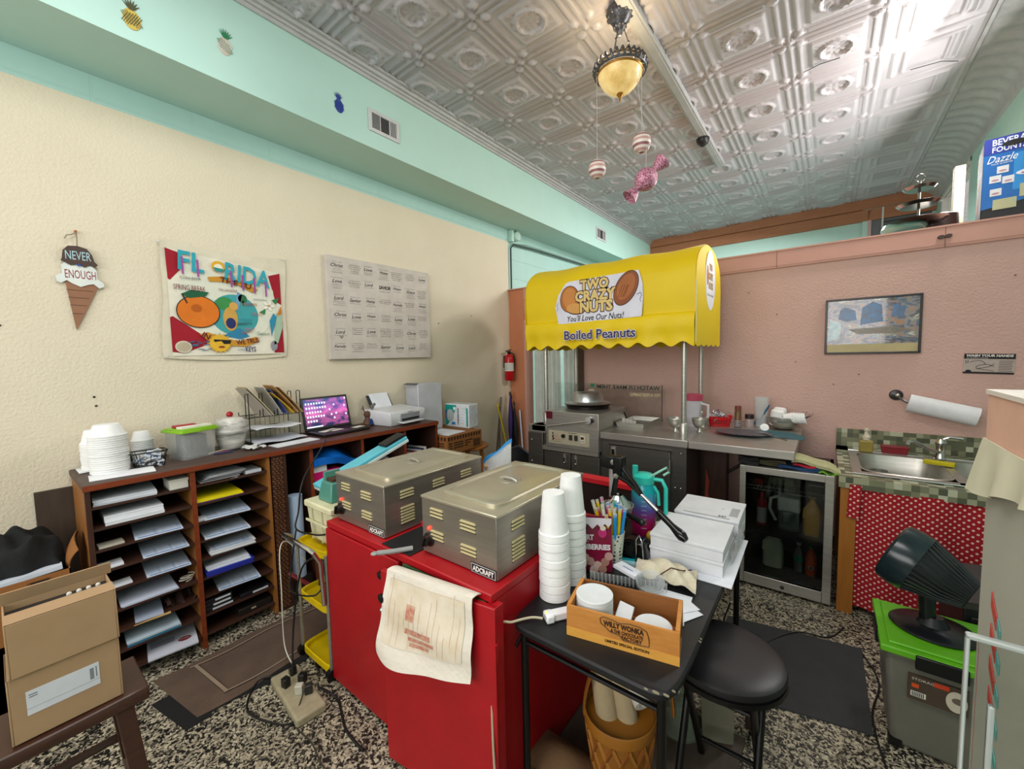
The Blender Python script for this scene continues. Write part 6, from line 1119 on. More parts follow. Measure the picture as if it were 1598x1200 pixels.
ol=[(-.06,.085),(-.05,.092),(-.02,.088),(.0,.084),(.03,.09),(.06,.088),(.078,.08),(.082,.068),(.085,.055),(.085,.035),(.06,.032),(.01,.034),(.0,.045),(-.03,.05),(-.045,.062),(-.058,.07)]
q.tube([(x,y,.0008) for x,y in ol],.0012,c(bk_),4,close=True); q.build('printing',parent=cr_)
q=MB(); q.X=Xc@Matrix(((0,0,1,w2+.0006),(1,0,0,0),(0,1,0,0),(0,0,0,1))); q.tube([(.03*math.cos(t),.055+.012*math.sin(t),0) for t in [i*PI/6 for i in range(12)]],.002,c(bk_),4,close=True); q.rbox(.0,.055,0,.05,.008,.001,c(bk_),rz=.3); q.build('end_mark',parent=cr_)
q=MB(); q.X=Xc@Matrix(((0,0,1,-w2+.0126),(1,0,0,0),(0,1,0,0),(0,0,0,1))); q.tube([(.016*math.cos(t),.07+.008*math.sin(t),0) for t in [i*PI/6 for i in range(12)]],.0015,c(bk_),4,close=True); q.build('hand_hole',parent=cr_)
lidm=M('translucent_lid','#e9edee',.35,trans=.1)
def lids(x,y,n,r_,grp,where,z0=.710):
    q=MB(); q.lathe([(0,0),(r_*.86,0),(r_*.9,.0005),(r_,.001),(r_,.0075),(r_*.95,.0085),(r_*.9,.0075),(0,.0075)],lidm,(0,0,0),36,cap=False); o=None
    for i in range(n):
        lab='translucent white lid in the '+where if i<n-1 else 'topmost translucent white lid of the '+where
        if o is None: o=q.build('cup_lid',label=lab,cat='lid',group=grp,org=(0,0,0)); o.location=Xc@Vector((x,y,.009))
        else: copy_tree(o,Xc@Vector((x,y,.009+i*.0084)),label=lab); 
        if i==n-1 and n>1: pass
lids(-.098,-.006,12,.060,'lids in the taller crate stack','taller lid stack at the left of the crate')
lids(.088,-.018,6,.056,'lids in the lower crate stack','lower lid stack at the right of the crate')
q=MB(); q.X=Xc; q.rbox(-.005,.01,.05,.05,.09,.012,c('#e4e6ea',.4),rx=.2,ry=.25); q.build('paper_sleeve',label='white sleeve between the two lid stacks in the crate',cat='sleeve',bev=.003)
# cup stacks
def cupstack(x,y,n,pitch,where,grp):
    q=MB(); H_=.175; q.lathe([(.050,0),(.0560,.0),(.0578,.002),(.0568,.0265),(.0545,.0275),(.0525,.030),(.052,.036),(.0405,H_-.01),(.039,H_-.001),(.0,H_-.001)],FOAM,(0,0,0),36,cap=False); o=None
    nm=['lowest','second from the bottom','third from the bottom','fourth from the bottom','fifth from the bottom','sixth from the bottom','seventh from the bottom','eighth from the bottom'][:n-1]+['topmost']
    for i in range(n):
        lab='white foam cup, %s in the %s'%(nm[i],where)
        if o is None: o=q.build('foam_cup',ang=24,label=lab,cat='cup',group=grp,org=(0,0,0)); o.location=(x,y,.701)
        else: copy_tree(o,(x+random.uniform(-.0015,.0015),y+random.uniform(-.0015,.0015),.701+i*pitch),label=lab)
cupstack(-.783,1.245,8,.0315,'nearer nested stack beside the crate','foam cups in the nearer table stack'); cupstack(-.786,1.378,9,.0315,'farther nested stack behind the near one','foam cups in the farther table stack')
# cranberries bag
cb_=thing('snack_bag',(-.70,1.475,.70),'dark raspberry snack pouch of yogurt cranberries behind the foam cups','pouch')
Xb=Matrix.Translation((-.762,1.492,.701))@Matrix.Rotation(.50,4,'Z')
bm_=M('raspberry_foil','#7d0f35',.3); q=MB(); q.X=Xb
q.loft([[(-.088,-.02,0),(.088,-.02,0),(.088,.02,0),(-.088,.02,0)],[(-.09,-.026,.04),(.09,-.026,.04),(.09,.026,.04),(-.09,.026,.04)],[(-.088,-.018,.13),(.088,-.018,.13),(.088,.018,.13),(-.088,.018,.13)],[(-.088,-.003,.205),(.088,-.003,.205),(.088,.003,.205),(-.088,.003,.205)],[(-.088,-.001,.228),(.088,-.001,.228),(.088,.002,.228),(-.088,.002,.228)]],bm_); q.build('pouch',parent=cb_)
XbF=Xb@Matrix(((1,0,0,0),(0,0,-1,-.0235),(0,1,0,0),(0,0,0,1)))@Matrix.Rotation(-.03,4,'X')
q=MB(); q.X=XbF
q.prism([(-.085,.195),(-.085,.226),(.086,.226),(.086,.205),(.075,.19),(.06,.203),(.045,.185),(.03,.20),(.01,.18),(-.01,.2),(-.03,.185),(-.05,.2),(-.07,.188)],.0,.002,c('#ddd6de'))
q.box(-.045,-.012,.165,.20,.002,.003,c('#17193a')); q.text('M',-.0285,.185,.018,.018,c('#e8e8f0'),.003,bold=.04)
q.text('YOGURT',-.035,.145,.10,.024,c('#e0d8dc'),.001,bold=.05); q.text('COVERED',-.035,.127,.06,.007,c('#c9a8b4'),.001); q.text('CRANBERRIES',.0,.105,.165,.024,c('#e0d8dc'),.001,bold=.05)
q.ell(.05,.165,.018,.02,.001,.003,c('#c02a70'),16); q.ell(.052,.185,.012,.01,.002,.004,c('#e0d0c0'),14)
for i,(a,b_) in enumerate(((-.06,.045),(-.03,.03),(0,.045),(.03,.03),(.06,.045),(-.045,.015),(.015,.012),(.05,.015),(.075,.07),(-.02,.06))): q.ell(a,b_,.017,.017,.002+.0003*i,.004+.0003*i,c(['#c9a8a0','#a87a6c','#b99088'][i%3]),16)
q.build('pouch_print',parent=cb_)
# straws
sc2=thing('straw_cup',(-.70,1.588,.70),'patterned paper cup holding fat coloured straws on the table','cup')
dm=M('dotted_paper','#ccd0c4',.6); N,L,b=nodes(dm); tc=N.new('ShaderNodeTexCoord'); vo=N.new('ShaderNodeTexVoronoi'); vo.inputs['Scale'].default_value=60; vo.inputs['Randomness'].default_value=.25; L.new(tc.outputs['Object'],vo.inputs[0]); rp=N.new('ShaderNodeValToRGB'); rp.color_ramp.interpolation='CONSTANT'; e=rp.color_ramp.elements; e[0].color=lin('#3a4644'); e[1].position=.32; e[1].color=lin('#cfd4c6'); L.new(vo.outputs['Distance'],rp.inputs[0]); L.new(rp.outputs[0],b.inputs['Base Color'])
q=MB(); q.lathe([(0,0),(.033,0),(.046,.14),(.047,.143),(.044,.143),(.031,.004),(0,.004)],dm,(-.70,1.588,.701),28,cap=False); q.build('paper_cup',parent=sc2)
random.seed(12); sg_=[('#e8c800','yellow'),('#1f8fd6','blue'),('#e02a8c','pink'),('#e4dccc','clear'),('#2fae9a','teal')]
XS=Vector((-.70,1.588,.715))
for i in range(26):
    a=i*2.4; rr_=.030*math.sqrt((i+.5)/26); col,nmc=sg_[[0,1,2,0,1,3,2,0,1,4][i%10]]
    p0=XS+Vector((rr_*.6*math.cos(a),rr_*.6*math.sin(a),0)); p1=XS+Vector((rr_*2.4*math.cos(a)-.012,rr_*2.4*math.sin(a)-.01,.235+random.uniform(-.015,.02)))
    d=p1-p0; q=MB(); q.lathe([(.0072,0),(.0072,d.length)],c(col,.3),tuple(p0),8,axis=d,cap=False); q.lathe([(.0078,d.length*.965),(.008,d.length*1.02),(.004,d.length*1.03)],CLEAR,tuple(p0),8,axis=d,cap=False)
    q.build('drinking_straw',label='fat %s drinking straw standing in the patterned paper cup'%nmc,cat='straw',group='%s straws in the paper cup'%nmc)
# juicer
ju=thing('citrus_press',(-.74,1.78,.70),'black and chrome lever citrus press standing behind the straws','citrus press')
MB().rbox(-.755,1.77,.712,.16,.20,.022,BLACKM).build('base',parent=ju,bev=.008)
MB().tube([(-.80,1.80,.72),(-.80,1.80,1.09)],.014,M('column_steel','#d4d4d2',.3,.6),14).build('column',parent=ju)
q=MB(); q.rbox(-.79,1.79,1.085,.105,.05,.06,BLACKM,ry=.15); q.rbox(-.745,1.76,1.085,.045,.06,.085,BLACKM); q.build('head',parent=ju,bev=.006)
q=MB(); 
for p in ((-.775,1.755,1.095),(-.752,1.735,1.038),(-.765,1.72,.935)): q.lathe([(0,0),(.0125,0),(.0125,.006),(0,.008)],CHROME,p,16,axis=(.3,-1,0))
q.build('pivot_bolt',parent=ju)
q=MB(); q.tube([(-.735,1.75,1.09),(-.70,1.74,1.055),(-.655,1.72,1.02),(-.62,1.70,.985)],.010,BLACKM,8); q.tube([(-.752,1.745,1.04),(-.69,1.73,1.02),(-.62,1.70,.985)],.011,BLACKM,8); q.tube([(-.752,1.745,1.04),(-.765,1.73,.935)],.013,BLACKM,8); q.build('linkage',parent=ju)
q=MB(); q.tube([(-.62,1.70,.985),(-.535,1.67,.935)],.0085,CHROME,10); q.lathe([(0,0),(.011,.0),(.0135,.02),(.013,.08),(.019,.115),(.021,.135),(.012,.155),(0,.158)],M('grip_black','#0a0a0b',.15),(-.54,1.672,.938),18,axis=(.105,-.045,-.058)); q.build('lever_handle',parent=ju)
q=MB(); q.lathe([(0,.925),(.018,.93),(.022,.95),(.06,.905),(.062,.90)],CHROME,(-.745,1.74,0),28,cap=False); q.build('cone',parent=ju)
q=MB(); q.lathe([(.058,.86),(.070,.90),(.072,.905),(.067,.905),(.055,.862),(0,.858)],STEEL,(-.745,1.74,0),32,cap=False); q.lathe([(0,.815),(.045,.815),(.05,.865),(0,.866)],BLACKM,(-.745,1.74,0),28); q.build('cup_holder',parent=ju)
q=MB(); q.tube([(-.69,1.72,.875),(-.655,1.70,.875),(-.61,1.68,.872)],.010,BLACK,8,r2=.014); q.sph((-.608,1.679,.872),.016,BLACK,10); q.build('strainer_handle',parent=ju)
# water jug
wj=thing('water_jug',(-.70,1.95,.70),'tall teal and magenta ombre water jug with teal lid behind the press','water jug')
om_=M('ombre_plastic','#2aa5b8',.15,trans=.15); N,L,b=nodes(om_); tc=N.new('ShaderNodeTexCoord'); sp=N.new('ShaderNodeSeparateXYZ'); L.new(tc.outputs['Generated'],sp.inputs[0]); rp=N.new('ShaderNodeValToRGB'); e=rp.color_ramp.elements; e[0].color=lin('#c41a6a'); e[0].position=.25; e[1].color=lin('#12a9b4'); e[1].position=.85; z_=e.new(.5); z_.color=lin('#6a5ab0'); L.new(sp.outputs[2],rp.inputs[0]); L.new(rp.outputs[0],b.inputs['Base Color'])
q=MB(); q.lathe([(0,.702),(.052,.702),(.058,.71),(.059,.90),(.056,.93),(.045,.965),(0,.966)],om_,(-.70,1.95,0),32); q.build('bottle',parent=wj)
tlm=M('teal_plastic','#2dbfae',.35); q=MB(); q.lathe([(0,.96),(.050,.96),(.052,.995),(.04,1.005),(0,1.008)],tlm,(-.70,1.95,0),28); q.lathe([(0,1.0),(.014,1.0),(.014,1.045),(0,1.048)],tlm,(-.735,1.93,0),14); q.build('lid',parent=wj)
q=MB(); q.tube([(-.66,1.95,.985),(-.61,1.95,.985),(-.592,1.95,.95),(-.592,1.95,.83),(-.60,1.95,.79)],.010,tlm,8); q.tube([(-.65,1.95,.95),(-.63,1.95,.92),(-.625,1.95,.86)],.008,tlm,8); q.build('handle',parent=wj)
q=MB(); q.tube([(-.66,1.94,1.0),(-.62,1.94,1.03),(-.585,1.94,1.055),(-.575,1.94,1.035),(-.60,1.94,1.015)],.006,c('#8fc7b4',.3),6); q.build('carry_strap',parent=wj)
q=MB()
for i in range(8): q.X=Matrix.Translation((-.70,1.95,.75+i*.022))@Matrix.Rotation(.37,4,'Z'); q.box(-.012,.012,-.0605,-.0595,0,.0015,c('#d8e0e8'))
q.build('measure_marks',parent=wj)
# black gadget, receipts, clam shells
bb=thing('handheld_gadget',(-.64,1.70,.70),'glossy black rounded box with wire bail behind the straw cup','black box')
q=MB(); q.loft([[(-.71,1.66,.702),(-.58,1.66,.702),(-.58,1.75,.702),(-.71,1.75,.702)],[(-.70,1.67,.775),(-.60,1.67,.79),(-.60,1.74,.79),(-.70,1.74,.775)]],M('gloss_black','#08080a',.12)); q.build('body',parent=bb,bev=.014,seg=3)
q=MB(); q.tube([(-.625,1.655,.705),(-.625,1.65,.80),(-.615,1.66,.82),(-.60,1.65,.80),(-.595,1.655,.72)],.0022,CHROME,6); q.build('wire_bail',parent=bb)
q=MB(); q.rbox(-.66,1.63,.704,.07,.05,.006,c('#22b8c8',.4),rz=.3); q.build('teal_card',label='small turquoise card in front of the glossy black box',cat='card')
q=MB(); q.X=TP(-.60,1.52,.703,.3); 
q.loft([[(-.14,-.055,0),(.13,-.055,0),(.13,.055,0),(-.14,.055,0)],[(-.15,-.065,.035),(.14,-.065,.035),(.14,.065,.035),(-.15,.065,.035)]],CLEAR,cap=False)
for i in range(20): q.tube([(-.145+i*.0148,-.066,.0),(-.145+i*.0148,-.070,.036)],.003,CLEAR,5)
q.build('clear_container',label='open ribbed clear clamshell container behind the wooden crate',cat='container')
q=MB(); q.X=TP(-.50,1.46,.703,.1)@Euler((.3,.1,0)).to_matrix().to_4x4(); q.lathe([(0,0),(.035,0),(.05,.06),(.052,.06),(.034,-.002),(0,-.002)],CLEAR,(0,0,0),24,cap=False); q.build('clear_cup',label='clear plastic cup lying right of the ribbed container',cat='cup')
q=MB(); q.X=TP(-.60,1.50,.742,-.35); q.rbox(0,0,0,.11,.05,.012,c('#e0e2ea',.6)); q.rbox(0,-.001,.0064,.05,.004,.0006,c('#5a6a9a')); q.build('label_card',label='white labelled card on the clear ribbed container',cat='card')
q=MB(); q.X=TP(-.49,1.59,.704,.2); q.grid(lambda u,v:(-.11+.23*u,-.07+.15*v+.02*math.sin(u*4),.02+.035*math.sin(PI*u)*math.sin(PI*v)+.008*math.sin(u*17+v*9)),18,14,M('mesh_bag','#dcd6c4',.9,0,'#bcae8c',40,1,.5,90),.004); q.tube([(-.02,-.06,.03),(.03,-.02,.058),(.07,.0,.045),(.10,.05,.03)],.0025,c('#4a1a1c'),5); q.build('cloth_filter_bag',label='crumpled cream cloth bag with dark stitching beside the white boxes',cat='bag')
pp=[(.02,.0,.10,.085),(.06,-.05,.09,-.5),(.03,-.10,.09,.25),(.05,-.02,.08,.9)]
for i,(a,b_,s_,rz) in enumerate(pp):
    q=MB(); q.X=TP(-.43+a,1.47+b_,.7012+.0012*i,rz); q.box(-s_/2-.01,s_/2,-s_/2,s_/2,0,.001,PAPER); q.build('paper_napkin',label=['lowest white paper sheet fanned right of the crate','white paper sheet fanned second nearest the crate','white paper sheet closest to the table edge','topmost white paper sheet fanned behind the crate'][i],cat='paper')
# white boxes
def wbox(x0,x1,y0,y1,z0,z1,lab,rz=0,pr=False):
    t_=thing('white_box',((x0+x1)/2,(y0+y1)/2,z0),lab,'box'); X_=TP((x0+x1)/2,(y0+y1)/2,z0,rz); a,b_=(x1-x0)/2,(y1-y0)/2
    q=MB(); q.X=X_; q.box(-a,a,-b_,b_,0,(z1-z0)-.004,M('white_card','#d9dade',.6)); q.build('base',parent=t_,bev=.002)
    q=MB(); q.X=X_; q.box(-a-.003,a+.003,-b_-.003,b_+.003,(z1-z0)-.012,(z1-z0),M('white_card','#d9dade',.6)); q.build('lid',parent=t_,bev=.002)
    if pr:
        q=MB(); q.X=X_; h=z1-z0
        for i in range(9): q.box(a-.045+i*.004,a-.0435+i*.004,-b_+.05,b_-.10,h,h+.0005,INK)
        q.text('347',a-.07,-b_+.03,.035,.02,INK,h,bold=.02); q.text('No.',a-.08,0,.015,.01,INK,h); q.box(-.10,.10,-b_+.004,-b_+.016,h,h+.0004,c('#9a9a9c')); q.build('barcode',parent=t_)
MB().rbox(-.43,1.90,.7025,.33,.48,.003,c('#e6e8ef',.8),rz=.02).build('paper_liner',label='white sheet lying under the stack of white boxes',cat='paper')
wbox(-.59,-.305,1.715,2.0,.704,.765,'lower of the two stacked white boxes by the lever grip',.03); wbox(-.588,-.305,1.715,1.995,.7655,.822,'upper of the two stacked white boxes by the lever grip',.03)
wbox(-.572,-.298,2.02,2.285,.704,.83,'taller white box with printed barcode at the far table end',.03,True)
q=MB(); q.X=TP(-.292,1.98,.705); q.grid(lambda u,v:(0.0+.01*math.sin(v*8),-.13+.28*u,.10*v),10,6,CLEAR,.002); 
for i in range(4): q.rbox(.004,-.05+i*.04,.06,.003,.02,.03,c('#c9ccd4'))
q.build('plastic_sleeve',label='clear plastic sleeve tucked beside the white boxes at the table edge',cat='sleeve')
# plate with orange thing behind boxes
q=MB(); q.lathe([(0,0),(.06,0),(.09,.012),(.088,.014),(.058,.004),(0,.004)],c('#d8dcd0',.3),(-.60,2.06,.702),28,cap=False); q.build('white_plate',label='white plate behind the water jug by the barcode box',cat='plate')
q=MB(); q.sph((-.605,2.04,.755),.03,M('orange_fruit','#c9622a',.6,0,'#b04c1c',20,1),12); q.build('orange_fruit',label='small orange round fruit on the white plate',cat='fruit')
q=MB(); q.tube([(-.60,2.07,.735),(-.55,2.09,.79),(-.53,2.10,.80)],.006,CHROME,6); q.sph((-.555,2.085,.80),.02,c('#c8c8cc',.2),10,sz=1.5); q.build('steel_tongs',label='grey kitchen tongs resting on the white plate',cat='tongs')
q=MB(); q.sph((-.635,1.88,.728),.026,M('lemon','#d9b030',.5),12); q.build('lemon',label='yellow lemon half hidden right of the water jug foot',cat='lemon')
# ================= UNDER THE TABLE =================
wb=thing('woven_basket',(-.56,1.33,.012),'orange woven splint basket with handle under the black table','basket')
wv=M('splint_wood','#96601f',.5,0,'#7d4a16',12,1)
q=MB(); R_=lambda s_,z,o=0:[(-.56+s_*.12*math.cos(2*PI*i/40),1.32+s_*.125*math.sin(2*PI*i/40),z) for i in range(40)]
q.loft([R_(.72,.013),R_(.85,.12),R_(.97,.24),R_(1.0,.31),R_(.96,.31),R_(.93,.24),R_(.80,.12),R_(.70,.02)],wv); q.build('body',parent=wb)
q=MB()
for i in range(14):
    a=2*PI*i/14; 
    for s_ in (-1,1):
        pts=[]
        for k in range(7):
            t=k/6; aa=a+s_*t*.9; rr_=(.72+.27*t)+.012; pts.append((-.56+rr_*.12*math.cos(aa),1.32+rr_*.125*math.sin(aa),.02+.25*t))
        q.tube(pts,.0075,M('splint_dark','#8f5520',.5) if s_>0 else M('splint_pale','#a86f2c',.5),4)
q.build('weave',parent=wb)
q=MB(); q.loft([R_(1.03,.275),R_(1.05,.28),R_(1.05,.315),R_(1.02,.318),R_(1.0,.30)],M('splint_rim','#a0671f',.45)); q.build('rim',parent=wb)
q=MB(); q.grid(lambda u,v:(-.56+.13*math.cos(PI*u)*1.0+.03,1.33+.09*math.cos(PI*u)+.01*v,.29+.27*math.sin(PI*u)),24,1,wv,.004)
q.grid(lambda u,v:(-.56+.13*math.cos(PI*u)+.03-.012*v,1.33+.09*math.cos(PI*u)+.016*v,.29+.27*math.sin(PI*u)),24,1,wv,.004); q.build('handle',parent=wb)
pw_=M('wadding','#a99a80',.95,0,'#a8946f',8,1,.5,40)
for i,(a,b_,r_,lb) in enumerate((((-.655,1.345,.49),(-.575,1.275,.22),.040,'left fat cream roll of wadding in the woven basket'),((-.60,1.37,.50),(-.515,1.31,.24),.038,'right cream roll of wadding in the woven basket'))):
    A=Vector(a); d=Vector(b_)-A; MB().lathe([(0,-.02),(r_*.6,-.012),(r_,.03),(r_*1.05,d.length*.6),(r_*.95,d.length*.95),(r_*.5,d.length*1.02),(0,d.length*1.03)],pw_,a,20,axis=d).build('wadding_roll',label=lb,cat='roll')
A=Vector((-.56,1.39,.42)); d=Vector((-.475,1.32,.37))-A; q=MB(); q.lathe([(.012,0),(.03,0),(.03,d.length),(.012,d.length),(.012,0)],c('#c9c4bc',.5),tuple(A),20,axis=d,cap=False); q.build('paper_roll',label='small hollow paper roll in clear wrap at right in the woven basket',cat='roll')
q=MB(); q.grid(lambda u,v:(-.66+.16*u,1.36+.10*v,.42+.07*math.sin(u*3)+.03*math.sin(v*6+u*5)),14,10,M('pink_wrap','#a87f72',.35,trans=.2),.003); q.build('plastic_wrap',label='crumpled pinkish plastic wrap at the back of the woven basket',cat='wrap')
q=MB(); q.grid(lambda u,v:(-.86+.26*u,1.12+.16*v,.10+.05*math.sin(PI*u)*math.sin(PI*v)),16,10,M('tan_cloth','#6f5336',.9,0,'#5a4028',14,1,.3,60),.09); q.build('tan_bundle',label='tan cloth covered bundle on the floor left of the woven basket',cat='bundle')
gj=thing('glass_cloche',(-.47,1.66,.013),'greenish glass cake dome with knob on the board under the table','glass dome')
gg=M('green_glass','#a9b8a4',.06,trans=.6,alpha=.8); q=MB(); q.lathe([(.075,.013),(.08,.018),(.075,.08),(.05,.13),(.015,.145),(.015,.16),(.022,.175),(.012,.19),(0,.19)],gg,(-.455,1.70,0),28,cap=False); q.build('dome',parent=gj); q=MB(); q.lathe([(0,.0131),(.085,.0131),(.088,.018),(.0,.018)],gg,(-.455,1.70,0),28); q.build('plate',parent=gj)
q=MB(); q.loft([[(-.36,1.69,.014),(-.255,1.735,.014),(-.30,1.92,.014),(-.40,1.88,.014)],[(-.37,1.68,.26),(-.25,1.73,.26),(-.295,1.93,.26),(-.41,1.89,.26)]],M('smoky_plastic','#8f8d7a',.2,trans=.35)); q.build('clear_bin',label='smoky clear plastic bin on the floor behind the black stool legs',cat='bin')
q=MB(); q.rbox(-.20,1.90,.09,.06,.10,.16,c('#33221c')); q.rbox(-.185,1.86,.04,.04,.04,.06,BLACK); q.build('dark_machine',label='dark brown and black gadget on the floor right of the smoky bin',cat='gadget',bev=.006)
cord([(-.30,2.2,.006),(-.24,2.45,.006),(-.1,2.68,.012),(.05,2.75,.006),(.12,2.9,.006)],.004,'#141414','thin black cord across the terrazzo by the grey mat')
cord([(-.36,2.27,.30),(-.40,2.30,.12),(-.34,2.33,.01),(-.25,2.40,.006)],.004,'#141414','black cords dangling behind the far right table leg')
cord([(.19,2.70,.006),(.24,2.5,.006),(.20,2.25,.006),(.22,2.0,.006),(.26,1.9,.006)],.004,'#141414','thin black cord between the grey mat and the plastic tote')
# stool
bs_=thing('folding_stool',(-.25,1.46,0),'black round padded folding stool beside the table','stool')
sx,sy=-.252,1.462
MB().lathe([(0,.545),(.17,.545),(.182,.555),(.186,.568),(.182,.58),(.165,.588),(.10,.59),(0,.586)],M('black_vinyl','#17161a',.38,0,'#121114',6,1,.04,120),(sx,sy,0),48,cap=False).build('seat',parent=bs_)
q=MB(); q.lathe([(.178,.535),(.188,.54),(.188,.556),(.178,.556)],BLACKM,(sx,sy,0),48,cap=False); q.lathe([(0,.535),(.18,.535),(.18,.546),(0,.546)],BLACKM,(sx,sy,0),40); q.build('seat_rim',parent=bs_)
for x in (-.10,.10):
    for s_,dx in ((1,0),(-1,.013 if x>0 else -.013)):
        q=MB(); q.tube([(sx+x+dx,sy-s_*.10,.54),(sx+x+dx,sy-s_*.075,.49),(sx+x+dx,sy+s_*.165,.03),(sx+x+dx,sy+s_*.175,.0)],.0125,BLACKM,10); q.build('leg',parent=bs_)
for a_,b_ in (((sx-.10,sy-.05,.44),(sx+.10,sy-.05,.44)),((sx-.10,sy+.12,.12),(sx+.10,sy+.12,.12)),((sx-.113,sy-.12,.12),(sx+.113,sy-.12,.12))): MB().tube([a_,b_],.0085,BLACKM,8).build('stretcher',parent=bs_)
# ================= RIGHT SIDE: TOTE, FAN, POST =================
to=thing('plastic_tote',(.40,2.28,0),'grey translucent plastic tote with a bright green lid below the fan','tote')
GL=M('lid_green','#62b01e',.4); q=MB()
q.loft([[(.245,2.14,.0),(.56,2.14,0),(.56,2.42,0),(.245,2.42,0)],[(.215,2.11,.41),(.59,2.11,.41),(.59,2.45,.41),(.215,2.45,.41)]],M('tote_plastic','#77756a',.35,trans=.15)); q.build('bin',parent=to,bev=.02,seg=3)
q=MB(); q.box(.20,.61,2.09,2.47,.405,.432,GL); q.box(.225,.585,2.115,2.445,.432,.442,GL); q.build('lid',parent=to,bev=.012,seg=3)
for bb_ in ((.30,.44,2.082,2.10,.375,.43),(.195,.21,2.2,2.34,.37,.43)): MB().box(*bb_,BLACK).build('latch',parent=to,bev=.004)
q=MB(); q.X=BW(.285,.22,2.112)@Matrix.Rotation(-.16,4,'X')@Matrix.Rotation(0,4,'Z'); q.X=BW(.285,.24,2.118); q.box(0,.16,0,.10,0,.012,c('#4a3c30',.5)); q.text('STORAGE',.045,.085,.07,.009,c('#d8d0c4'),.012); q.box(.07,.11,.078,.095,.012,.013,c('#c8401c')); q.box(.01,.03,.05,.065,.012,.013,c('#d8501c')); q.box(.008,.05,.015,.035,.012,.013,c('#d8d4c8')); 
for i in range(7): q.box(.012+i*.005,.0145+i*.005,.017,.033,.013,.0135,INK)
q.ell(.13,.045,.028,.04,.012,.013,c('#c9c0ac'),20); q.ell(.135,.05,.018,.012,.013,.014,c('#6a5a4c'),14); q.build('product_label',parent=to)
for a in (.26,.55): MB().box(a-.02,a+.02,2.13,2.17,0,.03,BLACK).build('wheel',parent=to)
fn=thing('desk_fan',(.37,2.30,.443),'black turbo desk fan standing on the green lidded tote','fan')
fbl=M('fan_black','#14161a',.3); q=MB(); q.lathe([(0,.443),(.13,.443),(.135,.45),(.125,.458),(.05,.468),(.03,.50),(0,.50)],fbl,(.375,2.30,0),36,sx=1.0,sy=.9); q.build('base',parent=fn)
q=MB(); q.tube([(.36,2.30,.46),(.35,2.30,.62)],.026,fbl,14); q.build('neck',parent=fn)
ax=Vector((-.86,.30,.36)).normalized(); C_=Vector((.325,2.30,.70))
q=MB(); q.lathe([(.115,.06),(.125,.062),(.130,.10),(.125,.145),(.112,.155),(.10,.15),(.10,.08)],M('fan_ring','#1c2a2e',.2),tuple(C_-ax*.06),40,axis=ax,cap=False); q.build('front_ring',parent=fn)
q=MB(); q.lathe([(.0,-.10),(.055,-.10),(.07,-.07),(.10,.0),(.118,.062),(.10,.06)],fbl,tuple(C_-ax*.06),40,axis=ax,cap=False)
Xf=Matrix.Translation(C_-ax*.06)@ax.to_track_quat('Z','Y').to_matrix().to_4x4(); q.X=Xf
for i in range(36):
    a=2*PI*i/36; q.tube([(.058*math.cos(a),.058*math.sin(a),-.095),(.092*math.cos(a+.1),.088*math.sin(a+.1),-.03),(.108*math.cos(a+.2),.108*math.sin(a+.2),.03),(.122*math.cos(a+.25),.122*math.sin(a+.25),.065)],.0035,M('fan_rib','#2a2c2e',.35),4)
q.build('rear_grille',parent=fn)
q=MB(); q.X=Xf
for r_ in (.03,.05,.07,.09): q.tube([(r_*math.cos(2*PI*i/28),r_*math.sin(2*PI*i/28),.14) for i in range(28)],.002,fbl,4,close=True)
for i in range(12): a=2*PI*i/12; q.tube([(.02*math.cos(a),.02*math.sin(a),.14),(.112*math.cos(a),.112*math.sin(a),.135)],.002,fbl,4)
q.lathe([(0,.13),(.026,.13),(.026,.147),(0,.15)],fbl,(0,0,0),20); q.build('front_grille',parent=fn)
q=MB(); q.X=Xf
for i in range(5):
    a=2*PI*i/5; q.grid(lambda u,v,a=a:((.02+.075*u)*math.cos(a+(v-.5)*1.0*u),(.02+.075*u)*math.sin(a+(v-.5)*1.0*u),.10+.03*(v-.5)),6,6,c('#202226',.4),.002)
q.build('blades',parent=fn)
for i,(x0,x1,y0,y1,z1,lb) in enumerate(((.50,.98,2.52,2.95,.50,'black plastic crate behind the green tote under the sink curtain'),(.58,.95,2.50,2.9,.60,'')) ): 
    if i: continue
    q=MB(); q.box(x0,x1,y0,y1,0,z1,c('#17181a',.5)); q.box(x0+.02,x1-.02,y0-.012,y0,.10,z1-.06,c('#101112',.5)); q.build('black_crate',label=lb,cat='crate',bev=.006)
q=MB(); q.grid(lambda u,v:(.48+.5*u,2.50+.4*v,.502+.08*u*v+.01*math.sin(u*8)),10,8,c('#3a3634',.6),.03); q.build('grey_folded_bag',label='grey flat folded bag on the black crate',cat='bag')
# pink post display with ruffle
po=thing('display_post',(.37,.96,0),'tall pale post with pink cap, cream ruffle and candy stripe painting at the right edge','display post')
q=MB(); q.box(.242,.52,.76,1.12,0,1.515,M('pale_post','#a8a79a',.7,0,'#9c9b8e',4,1)); q.build('column',parent=po)
q=MB(); q.box(.238,.524,.756,1.124,1.40,1.512,M('pink_cap','#d3a791',.6)); q.build('cap',parent=po); q=MB(); q.box(.235,.527,.753,1.127,1.512,1.52,c('#d9cfc4',.5)); q.build('cap_board',parent=po)
q=MB()
def rf(u,v):
    # runs along far face then left face; flares toward the hem
    s_=u*.93
    fl_=.004+.016*(1-v)*(.6+.4*math.sin(u*46))
    if s_<.28: x,y=.52-s_,1.124+fl_
    elif s_<.65: x,y=.238-fl_,1.124-(s_-.28)+(fl_ if s_<.30 else 0)
    else: x,y=.238+(s_-.65),.754-fl_
    return (x,y,1.325+.07*min(1,max(0,(s_-.28)/.36))*(1-v)+.105*v+.004*math.sin(u*30)*(1-v))
